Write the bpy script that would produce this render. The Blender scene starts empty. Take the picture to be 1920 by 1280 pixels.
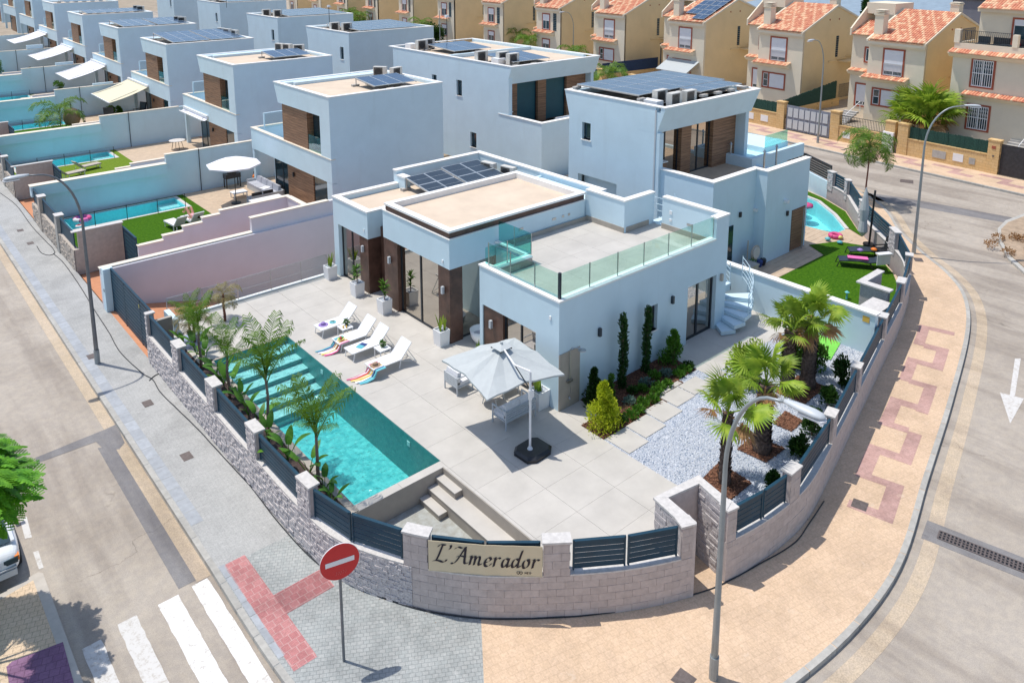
import bpy, math, random
import numpy as np
from math import sin, cos, pi, radians as R_
from mathutils import Matrix, Vector
# ------------------------------------------------------------------ camera, sky, sun, exposure
S = bpy.context.scene
COL = S.collection
CAM = np.array([-16.14977, -16.32822, 14.5]); YAW = 0.7158808; PIT = 0.190625
FPX = 1486.525; PX0 = 960.0; PY0 = 188.4867
cd = bpy.data.cameras.new('camera'); cam = bpy.data.objects.new('camera', cd); COL.objects.link(cam)
cam.location = CAM; cam.rotation_euler = (pi/2-PIT, 0, -YAW)
cd.sensor_width = 36; cd.lens = 36*FPX/1920; cd.shift_y = -(640-PY0)/1920
cd.clip_start = .1; cd.clip_end = 3000
S.camera = cam
SUN = Vector((-0.18, 0.31, 1.0)).normalized()
W_ = bpy.data.worlds.new('World'); S.world = W_; W_.use_nodes = True
nt = W_.node_tree; nt.nodes.clear()
o_ = nt.nodes.new('ShaderNodeOutputWorld'); b_ = nt.nodes.new('ShaderNodeBackground'); s_ = nt.nodes.new('ShaderNodeTexSky')
s_.sky_type = 'NISHITA'; s_.sun_disc = False
s_.sun_elevation = math.asin(SUN.z); s_.sun_rotation = math.atan2(SUN.x, SUN.y)
b_.inputs['Strength'].default_value = 0.15
nt.links.new(s_.outputs[0], b_.inputs[0]); nt.links.new(b_.outputs[0], o_.inputs[0])
sd = bpy.data.lights.new('sun', 'SUN'); sd.energy = 3.4; sd.angle = R_(0.5); sd.color = (1.0, .955, .88)
so = bpy.data.objects.new('sun', sd); COL.objects.link(so); so.rotation_euler = SUN.to_track_quat('Z', 'Y').to_euler()
S.view_settings.view_transform = 'Standard'; S.view_settings.look = 'None'
S.view_settings.gamma = 1; S.view_settings.use_curve_mapping = False
S.view_settings.exposure = 0.17
S.render.engine = 'CYCLES'
try:
    S.cycles.max_bounces = 8; S.cycles.transparent_max_bounces = 24; S.cycles.transmission_bounces = 4
    S.cycles.sample_clamp_indirect = 6
except Exception: pass
rnd = random.Random(7)
# ------------------------------------------------------------------ survey: a sight line meets a level, an east plane or a north plane
_f = np.array([sin(YAW)*cos(PIT), cos(YAW)*cos(PIT), -sin(PIT)]); _r = np.array([cos(YAW), -sin(YAW), 0.]); _u = np.cross(_r, _f)
def _ray(px, py): return _f+_r*((px-PX0)/FPX)-_u*((py-PY0)/FPX)
def G(px, py, z=0.):
    d = _ray(px, py); p = CAM+d*((z-CAM[2])/d[2]); return (float(p[0]), float(p[1]))
def GX(px, py, X):
    d = _ray(px, py); p = CAM+d*((X-CAM[0])/d[0]); return (float(p[1]), float(p[2]))
def GY(px, py, Y):
    d = _ray(px, py); p = CAM+d*((Y-CAM[1])/d[1]); return (float(p[0]), float(p[2]))
ST = -.8; RD = -.93
# ------------------------------------------------------------------ mesh builder
class MB:
    def __init__(s): s.v = []; s.f = []; s.m = []
    def add(s, vs, fs, m=0):
        o = len(s.v); s.v.extend([tuple(map(float, v)) for v in vs])
        for f in fs: s.f.append(tuple(i+o for i in f)); s.m.append(m)
        return s
    def box(s, x0, x1, y0, y1, z0, z1, m=0):
        return s.add([(x0,y0,z0),(x1,y0,z0),(x1,y1,z0),(x0,y1,z0),(x0,y0,z1),(x1,y0,z1),(x1,y1,z1),(x0,y1,z1)],
              [(0,3,2,1),(4,5,6,7),(0,1,5,4),(1,2,6,5),(2,3,7,6),(3,0,4,7)], m)
    def cbox(s, c, sz, rz=0, rx=0, ry=0, m=0):
        M = Matrix.Translation(c) @ Matrix.Rotation(rz, 4, 'Z') @ Matrix.Rotation(ry, 4, 'Y') @ Matrix.Rotation(rx, 4, 'X')
        a, b, h = sz[0]/2, sz[1]/2, sz[2]/2
        vs = [M @ Vector(p) for p in ((-a,-b,-h),(a,-b,-h),(a,b,-h),(-a,b,-h),(-a,-b,h),(a,-b,h),(a,b,h),(-a,b,h))]
        return s.add(vs, [(0,3,2,1),(4,5,6,7),(0,1,5,4),(1,2,6,5),(2,3,7,6),(3,0,4,7)], m)
    def prism(s, poly, z0, z1, m=0):
        n = len(poly); A = sum(poly[i][0]*poly[(i+1)%n][1]-poly[(i+1)%n][0]*poly[i][1] for i in range(n))
        if A < 0: poly = poly[::-1]
        vs = [(p[0], p[1], z0) for p in poly]+[(p[0], p[1], z1) for p in poly]
        return s.add(vs, [tuple(range(n-1, -1, -1)), tuple(range(n, 2*n))]+[(i, (i+1)%n, n+(i+1)%n, n+i) for i in range(n)], m)
    def prismx(s, poly, x0, x1, m=0):      # poly in (y,z)
        n = len(poly); vs = [(x0, p[0], p[1]) for p in poly]+[(x1, p[0], p[1]) for p in poly]
        return s.add(vs, [tuple(range(n-1, -1, -1)), tuple(range(n, 2*n))]+[(i, (i+1)%n, n+(i+1)%n, n+i) for i in range(n)], m)
    def prismy(s, poly, y0, y1, m=0):      # poly in (x,z)
        n = len(poly); vs = [(p[0], y0, p[1]) for p in poly]+[(p[0], y1, p[1]) for p in poly]
        return s.add(vs, [tuple(range(n-1, -1, -1)), tuple(range(n, 2*n))]+[(i, (i+1)%n, n+(i+1)%n, n+i) for i in range(n)], m)
    def poly(s, pts, m=0): return s.add(pts, [tuple(range(len(pts)))], m)
    def flat(s, poly, z, m=0):
        n = len(poly); A = sum(poly[i][0]*poly[(i+1)%n][1]-poly[(i+1)%n][0]*poly[i][1] for i in range(n))
        if A < 0: poly = poly[::-1]
        return s.poly([(p[0], p[1], z) for p in poly], m)
    def beam(s, p, q, w, h=None, m=0):
        p = Vector(p); q = Vector(q); h = h or w; d = (q-p)
        if d.length < 1e-6: return s
        d.normalize(); up = Vector((0,0,1)) if abs(d.z) < .98 else Vector((0,1,0))
        a = d.cross(up).normalized()*w/2; b = a.cross(d).normalized()*h/2
        vs = [p-a-b, p+a-b, p+a+b, p-a+b, q-a-b, q+a-b, q+a+b, q-a+b]
        return s.add(vs, [(0,3,2,1),(4,5,6,7),(0,1,5,4),(1,2,6,5),(2,3,7,6),(3,0,4,7)], m)
    def tube(s, pts, r, n=8, m=0, cap=True):
        pts = [Vector(p) for p in pts]; k = len(pts); rr = r if isinstance(r, (list, tuple)) else [r]*k
        vs = []; a = None
        for i, p in enumerate(pts):
            d = (pts[min(i+1, k-1)]-pts[max(i-1, 0)]).normalized()
            if a is None: a = d.orthogonal().normalized()
            else: a = (a-d*a.dot(d)).normalized()
            b = d.cross(a)
            for j in range(n): t = 2*pi*j/n; vs.append(p+(a*cos(t)+b*sin(t))*rr[i])
        fs = [(i*n+j, i*n+(j+1)%n, (i+1)*n+(j+1)%n, (i+1)*n+j) for i in range(k-1) for j in range(n)]
        if cap: fs += [tuple(range(n-1, -1, -1)), tuple(range((k-1)*n, k*n))]
        return s.add(vs, fs, m)
    def lathe(s, prof, n=16, c=(0,0,0), m=0):
        vs = []; k = len(prof)
        for r, z in prof:
            for j in range(n): t = 2*pi*j/n; vs.append((c[0]+r*cos(t), c[1]+r*sin(t), c[2]+z))
        fs = [(i*n+j, i*n+(j+1)%n, (i+1)*n+(j+1)%n, (i+1)*n+j) for i in range(k-1) for j in range(n)]
        fs += [tuple(range(n-1, -1, -1)), tuple(range((k-1)*n, k*n))]
        return s.add(vs, fs, m)
    def holed(s, ax, p0, p1, a0, a1, z0, z1, holes, m=0):
        "wall slab across axis ax ('x': p=X range, a=Y range) with rectangular holes (a0,a1,z0,z1)"
        A = sorted({a0, a1}|{min(max(h[i], a0), a1) for h in holes for i in (0, 1)}); Z = sorted({z0, z1}|{min(max(h[i], z0), z1) for h in holes for i in (2, 3)})
        for i in range(len(A)-1):
            run = None
            for j in range(len(Z)-1):
                ca, cz = (A[i]+A[i+1])/2, (Z[j]+Z[j+1])/2
                solid = not any(h[0] < ca < h[1] and h[2] < cz < h[3] for h in holes)
                if solid: run = (run[0], Z[j+1]) if run else (Z[j], Z[j+1])
                if run and (not solid or j == len(Z)-2):
                    if ax == 'x': s.box(p0, p1, A[i], A[i+1], run[0], run[1], m)
                    else: s.box(A[i], A[i+1], p0, p1, run[0], run[1], m)
                    run = None
        return s
    def mesh(s, name, mats, smooth=False):
        me = bpy.data.meshes.new(name); me.from_pydata(s.v, [], s.f)
        for mt in (mats if isinstance(mats, (list, tuple)) else [mats]): me.materials.append(mt)
        if any(s.m): me.polygons.foreach_set('material_index', s.m)
        if smooth: me.polygons.foreach_set('use_smooth', [True]*len(s.f))
        me.update(); return me
def tag(o, label=None, cat=None, group=None, kind=None):
    for k, v in (('label', label), ('category', cat), ('group', group), ('kind', kind)):
        if v: o[k] = v
    return o
def obj(name, mb, mats, parent=None, loc=(0,0,0), rz=0, smooth=False, **kw):
    me = mb.mesh(name, mats, smooth) if isinstance(mb, MB) else mb
    o = bpy.data.objects.new(name, me); COL.objects.link(o)
    if parent: o.parent = parent
    o.location = loc
    if isinstance(rz, (tuple, list)): o.rotation_euler = rz
    else: o.rotation_euler = (0, 0, rz)
    return tag(o, **kw)
def thing(name, label, cat, loc=(0,0,0), rz=0, group=None):
    o = bpy.data.objects.new(name, None); COL.objects.link(o); o.location = loc; o.rotation_euler = (0, 0, rz)
    o.empty_display_size = .1
    return tag(o, label, cat, group)
KIDS = {}
def kids(o): return [c for c in bpy.data.objects if c.parent == o] if o.name not in KIDS else KIDS[o.name]
def copy_tree(o, loc=None, rz=None, label=None, group=None, scale=None):
    def rec(a, par):
        c = a.copy(); COL.objects.link(c)
        if par: c.parent = par
        for ch in list(a.children): rec(ch, c)
        return c
    c = rec(o, None)
    if loc is not None: c.location = loc
    if rz is not None: c.rotation_euler = (0, 0, rz)
    if scale is not None: c.scale = (scale,)*3 if not isinstance(scale, tuple) else scale
    return tag(c, label=label, group=group)
# ------------------------------------------------------------------ materials
def _new(name):
    m = bpy.data.materials.new(name); m.use_nodes = True; n = m.node_tree.nodes; b = n.get('Principled BSDF'); return m, n, m.node_tree.links, b
def ramp(n, pts):
    r = n.new('ShaderNodeValToRGB'); e = r.color_ramp.elements
    while len(e) < len(pts): e.new(.5)
    for i, (p, c) in enumerate(pts): e[i].position = p; e[i].color = (*c, 1) if len(c) == 3 else c
    return r
def sc(c, k): return tuple(min(1, x*k) for x in c)
def mat(name, col, rough=.7, var=.12, scale=2., bump=0., bscale=30., metal=0., spec=.5, rvar=0., col2=None, detail=5, streak=0.):
    m, n, l, b = _new(name)
    geo = n.new('ShaderNodeNewGeometry'); ns = n.new('ShaderNodeTexNoise'); ns.inputs['Scale'].default_value = scale; ns.inputs['Detail'].default_value = detail
    ns.inputs['Roughness'].default_value = .62
    l.new(geo.outputs['Position'], ns.inputs['Vector'])
    c2 = col2 or sc(col, 1-var)
    r = ramp(n, [(.32, c2), (.68, sc(col, 1+var*.6) if not col2 else col)])
    l.new(ns.outputs['Fac'], r.inputs['Fac']); out = r.outputs[0]
    if streak:
        mp = n.new('ShaderNodeMapping'); mp.inputs['Scale'].default_value = (1.3, 1.3, .2); l.new(geo.outputs['Position'], mp.inputs['Vector'])
        s2 = n.new('ShaderNodeTexNoise'); s2.inputs['Scale'].default_value = 1.5; s2.inputs['Detail'].default_value = 4; l.new(mp.outputs[0], s2.inputs['Vector'])
        rr = ramp(n, [(.30, (1-streak*2.2, 1-streak*2.3, 1-streak*2.6)), (.43, (1, 1, 1))]); l.new(s2.outputs['Fac'], rr.inputs['Fac'])
        mx = n.new('ShaderNodeMix'); mx.data_type = 'RGBA'; mx.blend_type = 'MULTIPLY'; mx.inputs[0].default_value = 1
        l.new(out, mx.inputs[6]); l.new(rr.outputs[0], mx.inputs[7]); out = mx.outputs[2]
    if rvar:
        oi = n.new('ShaderNodeObjectInfo'); mr = n.new('ShaderNodeMapRange'); mr.inputs[3].default_value = 1-rvar; mr.inputs[4].default_value = 1+rvar
        l.new(oi.outputs['Random'], mr.inputs[0]); mx = n.new('ShaderNodeVectorMath'); mx.operation = 'SCALE'
        l.new(out, mx.inputs[0]); l.new(mr.outputs[0], mx.inputs['Scale']); out = mx.outputs[0]
    l.new(out, b.inputs['Base Color']); b.inputs['Roughness'].default_value = rough; b.inputs['Metallic'].default_value = metal
    b.inputs['Specular IOR Level'].default_value = spec
    if bump:
        n2 = n.new('ShaderNodeTexNoise'); n2.inputs['Scale'].default_value = bscale; n2.inputs['Detail'].default_value = 4; l.new(geo.outputs['Position'], n2.inputs['Vector'])
        bp = n.new('ShaderNodeBump'); bp.inputs['Strength'].default_value = bump; bp.inputs['Distance'].default_value = .02
        l.new(n2.outputs['Fac'], bp.inputs['Height']); l.new(bp.outputs[0], b.inputs['Normal'])
    return m
def brickmat(name, c1, c2, mortar, bw, bh, ms=.006, rough=.8, rot=0., var=.25, plane='xy', bump=.3, off=.5, stain=.12, dirt=None):
    m, n, l, b = _new(name); geo = n.new('ShaderNodeNewGeometry'); mp = n.new('ShaderNodeMapping')
    l.new(geo.outputs['Position'], mp.inputs['Vector']); mp.inputs['Rotation'].default_value = (0, 0, rot) if plane == 'xy' else (0,0,0)
    src = mp.outputs[0]
    if plane != 'xy':
        sp = n.new('ShaderNodeSeparateXYZ'); cb = n.new('ShaderNodeCombineXYZ'); l.new(src, sp.inputs[0])
        l.new(sp.outputs['X' if plane == 'xz' else 'Y'], cb.inputs[0]); l.new(sp.outputs['Z'], cb.inputs[1]); src = cb.outputs[0]
    br = n.new('ShaderNodeTexBrick'); br.offset = off; l.new(src, br.inputs['Vector'])
    br.inputs['Color1'].default_value = (*c1, 1); br.inputs['Color2'].default_value = (*c2, 1); br.inputs['Mortar'].default_value = (*mortar, 1)
    br.inputs['Scale'].default_value = 1; br.inputs['Mortar Size'].default_value = ms; br.inputs['Mortar Smooth'].default_value = .3
    br.inputs['Brick Width'].default_value = bw; br.inputs['Row Height'].default_value = bh
    ns = n.new('ShaderNodeTexNoise'); ns.inputs['Scale'].default_value = .7; ns.inputs['Detail'].default_value = 8; ns.inputs['Roughness'].default_value = .7; l.new(geo.outputs['Position'], ns.inputs['Vector'])
    r = ramp(n, [(.3, (1-stain*1.6,)*3), (.55, (1, 1, 1)), (.75, (1+stain*.5,)*3)]); l.new(ns.outputs['Fac'], r.inputs['Fac'])
    mx = n.new('ShaderNodeMix'); mx.data_type = 'RGBA'; mx.blend_type = 'MULTIPLY'; mx.inputs[0].default_value = 1
    l.new(br.outputs['Color'], mx.inputs[6]); l.new(r.outputs[0], mx.inputs[7]); out = mx.outputs[2]
    n3 = n.new('ShaderNodeTexNoise'); n3.inputs['Scale'].default_value = 22; n3.inputs['Detail'].default_value = 5; l.new(geo.outputs['Position'], n3.inputs['Vector'])
    r3 = ramp(n, [(.3, (1-var*.6,)*3), (.7, (1+var*.3,)*3)]); l.new(n3.outputs['Fac'], r3.inputs['Fac'])
    m3 = n.new('ShaderNodeMix'); m3.data_type = 'RGBA'; m3.blend_type = 'MULTIPLY'; m3.inputs[0].default_value = 1
    l.new(out, m3.inputs[6]); l.new(r3.outputs[0], m3.inputs[7]); out = m3.outputs[2]
    if dirt:
        n4 = n.new('ShaderNodeTexNoise'); n4.inputs['Scale'].default_value = 2.3; n4.inputs['Detail'].default_value = 9; n4.inputs['Roughness'].default_value = .75; l.new(geo.outputs['Position'], n4.inputs['Vector'])
        r4 = ramp(n, [(.6, (0, 0, 0)), (.72, (.55,)*3)]); l.new(n4.outputs['Fac'], r4.inputs['Fac'])
        m4 = n.new('ShaderNodeMix'); m4.data_type = 'RGBA'; l.new(r4.outputs[0], m4.inputs[0]); l.new(out, m4.inputs[6]); m4.inputs[7].default_value = (*dirt, 1); out = m4.outputs[2]
    l.new(out, b.inputs['Base Color']); b.inputs['Roughness'].default_value = rough; b.inputs['Specular IOR Level'].default_value = .25
    if bump:
        bp = n.new('ShaderNodeBump'); bp.inputs['Strength'].default_value = bump; bp.inputs['Distance'].default_value = .01; bp.invert = True
        l.new(br.outputs['Fac'], bp.inputs['Height']); l.new(bp.outputs[0], b.inputs['Normal'])
    return m
def roadmat(name, base, worn, spots=.5, grain=60):
    m, n, l, b = _new(name); geo = n.new('ShaderNodeNewGeometry')
    def nz(s, d=6, r=.65, mpv=None):
        t = n.new('ShaderNodeTexNoise'); t.inputs['Scale'].default_value = s; t.inputs['Detail'].default_value = d; t.inputs['Roughness'].default_value = r
        if mpv:
            mp = n.new('ShaderNodeMapping'); mp.inputs['Scale'].default_value = mpv; l.new(geo.outputs['Position'], mp.inputs['Vector']); l.new(mp.outputs[0], t.inputs['Vector'])
        else: l.new(geo.outputs['Position'], t.inputs['Vector'])
        return t.outputs['Fac']
    def mult(a, bb):
        x = n.new('ShaderNodeMix'); x.data_type = 'RGBA'; x.blend_type = 'MULTIPLY'; x.inputs[0].default_value = 1; l.new(a, x.inputs[6]); l.new(bb, x.inputs[7]); return x.outputs[2]
    r1 = ramp(n, [(.35, base), (.65, worn)]); l.new(nz(.35, 7), r1.inputs['Fac'])
    r2 = ramp(n, [(.36, (.8, .8, .81)), (.62, (1.06,)*3)]); l.new(nz(grain, 3), r2.inputs['Fac'])
    r3 = ramp(n, [(.24, (.62, .6, .58)), (.36, (1, 1, 1))]); l.new(nz(1.7, 8, .72), r3.inputs['Fac'])
    r4 = ramp(n, [(.42, (.93, .93, .94)), (.6, (1.03, 1.02, 1.0))]); l.new(nz(4.5, 6), r4.inputs['Fac'])
    out = mult(mult(mult(r1.outputs[0], r2.outputs[0]), r3.outputs[0]), r4.outputs[0])
    vo = n.new('ShaderNodeTexVoronoi'); vo.feature = 'DISTANCE_TO_EDGE'; vo.inputs['Scale'].default_value = .22
    dn = n.new('ShaderNodeTexNoise'); dn.inputs['Scale'].default_value = 1.1; dn.inputs['Detail'].default_value = 6; l.new(geo.outputs['Position'], dn.inputs['Vector'])
    va = n.new('ShaderNodeVectorMath'); va.operation = 'MULTIPLY_ADD'; va.inputs[1].default_value = (2.2, 2.2, 0); l.new(dn.outputs['Color'], va.inputs[0]); l.new(geo.outputs['Position'], va.inputs[2]); l.new(va.outputs[0], vo.inputs['Vector'])
    rc = ramp(n, [(.0, (.55, .54, .53)), (.0045, (1, 1, 1))]); l.new(vo.outputs['Distance'], rc.inputs['Fac'])
    mk = n.new('ShaderNodeMix'); mk.data_type = 'RGBA'; rk = ramp(n, [(.5, (0, 0, 0)), (.6, (1, 1, 1))]); l.new(nz(.28, 3), rk.inputs['Fac']); l.new(rk.outputs[0], mk.inputs[0]); mk.inputs[6].default_value = (1, 1, 1, 1); l.new(rc.outputs[0], mk.inputs[7])
    out = mult(out, mk.outputs[2])
    r5 = ramp(n, [(.40, (.80, .79, .79)), (.52, (1, 1, 1))]); l.new(nz(1.0, 5, .6, (.8, .09, 1)), r5.inputs['Fac']); out = mult(out, r5.outputs[0])
    l.new(out, b.inputs['Base Color']); b.inputs['Roughness'].default_value = .88; b.inputs['Specular IOR Level'].default_value = .25
    bp = n.new('ShaderNodeBump'); bp.inputs['Strength'].default_value = .35; bp.inputs['Distance'].default_value = .01
    l.new(nz(90, 2), bp.inputs['Height']); l.new(bp.outputs[0], b.inputs['Normal'])
    return m
def paintmat(name, col, base):
    m, n, l, b = _new(name); geo = n.new('ShaderNodeNewGeometry'); t = n.new('ShaderNodeTexNoise'); t.inputs['Scale'].default_value = 9; t.inputs['Detail'].default_value = 9; t.inputs['Roughness'].default_value = .8
    l.new(geo.outputs['Position'], t.inputs['Vector']); r = ramp(n, [(.36, base), (.5, col)]); l.new(t.outputs['Fac'], r.inputs['Fac']); l.new(r.outputs[0], b.inputs['Base Color']); b.inputs['Roughness'].default_value = .8
    return m
def woodmat(name, c1, c2, plank=.16):
    m, n, l, b = _new(name); geo = n.new('ShaderNodeNewGeometry'); mp = n.new('ShaderNodeMapping'); mp.inputs['Scale'].default_value = (.45, .45, 16)
    l.new(geo.outputs['Position'], mp.inputs['Vector']); t = n.new('ShaderNodeTexNoise'); t.inputs['Scale'].default_value = 2.2; t.inputs['Detail'].default_value = 7; l.new(mp.outputs[0], t.inputs['Vector'])
    r = ramp(n, [(.34, c1), (.66, c2)]); l.new(t.outputs['Fac'], r.inputs['Fac'])
    sp = n.new('ShaderNodeSeparateXYZ'); l.new(geo.outputs['Position'], sp.inputs[0]); md = n.new('ShaderNodeMath'); md.operation = 'MODULO'; md.inputs[1].default_value = plank
    ad = n.new('ShaderNodeMath'); ad.inputs[1].default_value = 50; l.new(sp.outputs['Z'], ad.inputs[0]); l.new(ad.outputs[0], md.inputs[0])
    lt = n.new('ShaderNodeMath'); lt.operation = 'LESS_THAN'; lt.inputs[1].default_value = .012; l.new(md.outputs[0], lt.inputs[0])
    mx = n.new('ShaderNodeMix'); mx.data_type = 'RGBA'; l.new(lt.outputs[0], mx.inputs[0]); l.new(r.outputs[0], mx.inputs[6]); mx.inputs[7].default_value = (*sc(c1, .5), 1)
    l.new(mx.outputs[2], b.inputs['Base Color']); b.inputs['Roughness'].default_value = .6; return m
def leafmat(name, dark, light, scale=6, trans=.35, rvar=.2):
    m, n, l, b = _new(name); geo = n.new('ShaderNodeNewGeometry'); t = n.new('ShaderNodeTexNoise'); t.inputs['Scale'].default_value = scale; t.inputs['Detail'].default_value = 3
    l.new(geo.outputs['Position'], t.inputs['Vector']); r = ramp(n, [(.3, dark), (.7, light)]); l.new(t.outputs['Fac'], r.inputs['Fac'])
    oi = n.new('ShaderNodeObjectInfo'); mr = n.new('ShaderNodeMapRange'); mr.inputs[3].default_value = 1-rvar; mr.inputs[4].default_value = 1+rvar; l.new(oi.outputs['Random'], mr.inputs[0])
    vs = n.new('ShaderNodeVectorMath'); vs.operation = 'SCALE'; l.new(r.outputs[0], vs.inputs[0]); l.new(mr.outputs[0], vs.inputs['Scale'])
    l.new(vs.outputs[0], b.inputs['Base Color']); b.inputs['Roughness'].default_value = .5; b.inputs['Specular IOR Level'].default_value = .35
    tr = n.new('ShaderNodeBsdfTranslucent'); l.new(vs.outputs[0], tr.inputs['Color']); mx = n.new('ShaderNodeMixShader'); mx.inputs[0].default_value = trans
    l.new(b.outputs[0], mx.inputs[1]); l.new(tr.outputs[0], mx.inputs[2]); l.new(mx.outputs[0], n['Material Output'].inputs['Surface']); return m
def glassmat(name, tint, refl=.08, rough=.02, rcol=(1, 1, 1)):
    m, n, l, b = _new(name); n.remove(b); tr = n.new('ShaderNodeBsdfTransparent'); tr.inputs[0].default_value = (*tint, 1)
    g = n.new('ShaderNodeBsdfGlossy'); g.inputs['Roughness'].default_value = rough; g.inputs['Color'].default_value = (*rcol, 1)
    fr = n.new('ShaderNodeLayerWeight'); fr.inputs[0].default_value = .5; pw = n.new('ShaderNodeMath'); pw.operation = 'POWER'; pw.inputs[1].default_value = 4.; l.new(fr.outputs['Facing'], pw.inputs[0])
    a = n.new('ShaderNodeMath'); a.inputs[1].default_value = refl; a.use_clamp = True; l.new(pw.outputs[0], a.inputs[0])
    mx = n.new('ShaderNodeMixShader'); l.new(a.outputs[0], mx.inputs[0]); l.new(tr.outputs[0], mx.inputs[1]); l.new(g.outputs[0], mx.inputs[2]); l.new(mx.outputs[0], n['Material Output'].inputs['Surface']); return m
def watermat(name, tint, sc_=5., strength=.35):
    m, n, l, b = _new(name); n.remove(b); tr = n.new('ShaderNodeBsdfTransparent'); tr.inputs[0].default_value = (*tint, 1)
    g = n.new('ShaderNodeBsdfGlossy'); g.inputs['Roughness'].default_value = .04; geo = n.new('ShaderNodeNewGeometry')
    t = n.new('ShaderNodeTexNoise'); t.inputs['Scale'].default_value = sc_; t.inputs['Detail'].default_value = 3; t.inputs['Distortion'].default_value = .6; l.new(geo.outputs['Position'], t.inputs['Vector'])
    bp = n.new('ShaderNodeBump'); bp.inputs['Strength'].default_value = strength; bp.inputs['Distance'].default_value = .12; l.new(t.outputs['Fac'], bp.inputs['Height']); l.new(bp.outputs[0], g.inputs['Normal'])
    fr = n.new('ShaderNodeFresnel'); fr.inputs[0].default_value = 1.33; l.new(bp.outputs[0], fr.inputs['Normal'])
    mx = n.new('ShaderNodeMixShader'); l.new(fr.outputs[0], mx.inputs[0]); l.new(tr.outputs[0], mx.inputs[1]); l.new(g.outputs[0], mx.inputs[2]); l.new(mx.outputs[0], n['Material Output'].inputs['Surface']); return m
def mosaicmat(name, c1, c2, size=.12):
    m, n, l, b = _new(name); geo = n.new('ShaderNodeNewGeometry'); v = n.new('ShaderNodeTexVoronoi'); v.inputs['Scale'].default_value = 1/size; v.inputs['Randomness'].default_value = .15; l.new(geo.outputs['Position'], v.inputs['Vector'])
    sp = n.new('ShaderNodeSeparateColor'); l.new(v.outputs['Color'], sp.inputs[0]); tn = n.new('ShaderNodeTexNoise'); tn.inputs['Scale'].default_value = 5; tn.inputs['Detail'].default_value = 6; tn.inputs['Roughness'].default_value = .7; l.new(geo.outputs['Position'], tn.inputs['Vector'])
    av = n.new('ShaderNodeMath'); av.operation = 'MULTIPLY_ADD'; av.inputs[1].default_value = .45; l.new(sp.outputs[0], av.inputs[0]); mr = n.new('ShaderNodeMapRange'); mr.inputs[1].default_value = .35; mr.inputs[2].default_value = .65; mr.inputs[4].default_value = .6; l.new(tn.outputs['Fac'], mr.inputs[0]); l.new(mr.outputs[0], av.inputs[2])
    r = ramp(n, [(0, c1), (1, c2)]); l.new(av.outputs[0], r.inputs['Fac'])
    l.new(r.outputs[0], b.inputs['Base Color']); b.inputs['Roughness'].default_value = .4; return m
def grassmat(name, d, li):
    return mat(name, li, rough=.9, scale=9, col2=d, bump=.8, bscale=160, spec=.1, detail=8)
M = {}
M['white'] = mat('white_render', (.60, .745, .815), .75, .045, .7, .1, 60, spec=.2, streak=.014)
M['whitec'] = mat('white_coping', (.84, .83, .80), .7, .06, 3, spec=.25)
M['cream'] = mat('cream_coping', (.78, .70, .58), .7, .1, 6)
M['pinkw'] = mat('pinkish_white_render', (.69, .68, .72), .78, .04, .8, .1, 60, spec=.2, streak=.01)
M['stonec'] = mat('stone_coping', (.60, .57, .54), .75, .15, 9, .2)
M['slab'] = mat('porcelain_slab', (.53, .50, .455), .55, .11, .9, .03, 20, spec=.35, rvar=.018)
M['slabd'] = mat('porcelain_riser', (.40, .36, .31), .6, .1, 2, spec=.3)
M['bed'] = mat('mortar_bed', (.43, .405, .365), .9, .2, 4)
M['roofs'] = mat('sand_roof_membrane', (.66, .54, .42), .9, .1, .8, .15, 70, spec=.1, streak=0)
M['brown'] = mat('bronze_porcelain', (.105, .052, .036), .45, .45, 2.2, .08, 30, spec=.5)
M['wood'] = woodmat('wood_cladding', (.15, .076, .042), (.36, .20, .11))
M['deck'] = mat('beige_deck_tile', (.55, .42, .30), .7, .14, 3)
M['frame'] = mat('anthracite_frame', (.014, .022, .032), .4, .2, 4, spec=.5)
M['fence'] = mat('blue_grey_slat', (.010, .05, .085), .5, .18, 2, spec=.35)
M['blind'] = mat('teal_blind', (.012, .085, .11), .6, .1, 2)
M['beige'] = mat('beige_canvas', (.70, .64, .46), .85, .04, 5)
M['post'] = mat('dark_post', (.035, .05, .065), .4, .2, 5, metal=.3)
M['pane'] = glassmat('window_glass', (.16, .18, .17), .42, .015, (1, .93, .84))
M['pane2'] = mat('dark_window', (.02, .05, .065), .08, .4, .7, spec=1.)
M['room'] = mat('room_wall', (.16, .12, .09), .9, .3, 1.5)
M['curt'] = mat('curtain', (.62, .60, .55), .9, .1, 3)
M['bglass'] = glassmat('balustrade_glass', (.78, .92, .875), .02)
M['bglassd'] = glassmat('balustrade_glass_teal', (.55, .86, .84), .03)
M['cglass'] = glassmat('clear_glass', (.90, .94, .94), .02)
M['steel'] = mat('steel', (.45, .47, .48), .3, .1, 6, metal=.9)
M['pv'] = mat('solar_cell', (.045, .085, .15), .2, .2, 1.4, spec=1.)
M['pvd'] = mat('dark_solar_cell', (.028, .040, .052), .25, .2, 1.4, spec=.8)
M['pvf'] = mat('solar_frame', (.55, .6, .63), .35, .05, 3, metal=.4)
M['ac'] = mat('ac_case', (.62, .60, .55), .55, .08, 4)
M['acg'] = mat('ac_grille', (.10, .09, .08), .6, .3, 12)
M['conc'] = mat('concrete', (.42, .40, .37), .85, .16, 3, .3, 40)
M['plastic'] = mat('white_plastic', (.8, .8, .8), .5, .03, 3)
M['mesh'] = mat('white_textilene', (.84, .85, .87), .75, .04, 30)
M['cush'] = mat('grey_cushion', (.44, .45, .50), .9, .12, 8)
M['cushw'] = mat('pale_cushion', (.72, .72, .74), .9, .07, 8)
M['canvas'] = mat('parasol_canvas', (.47, .50, .50), .85, .05, 5, .1, 200)
M['canvw'] = mat('white_canvas', (.83, .82, .86), .85, .04, 5)
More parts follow.
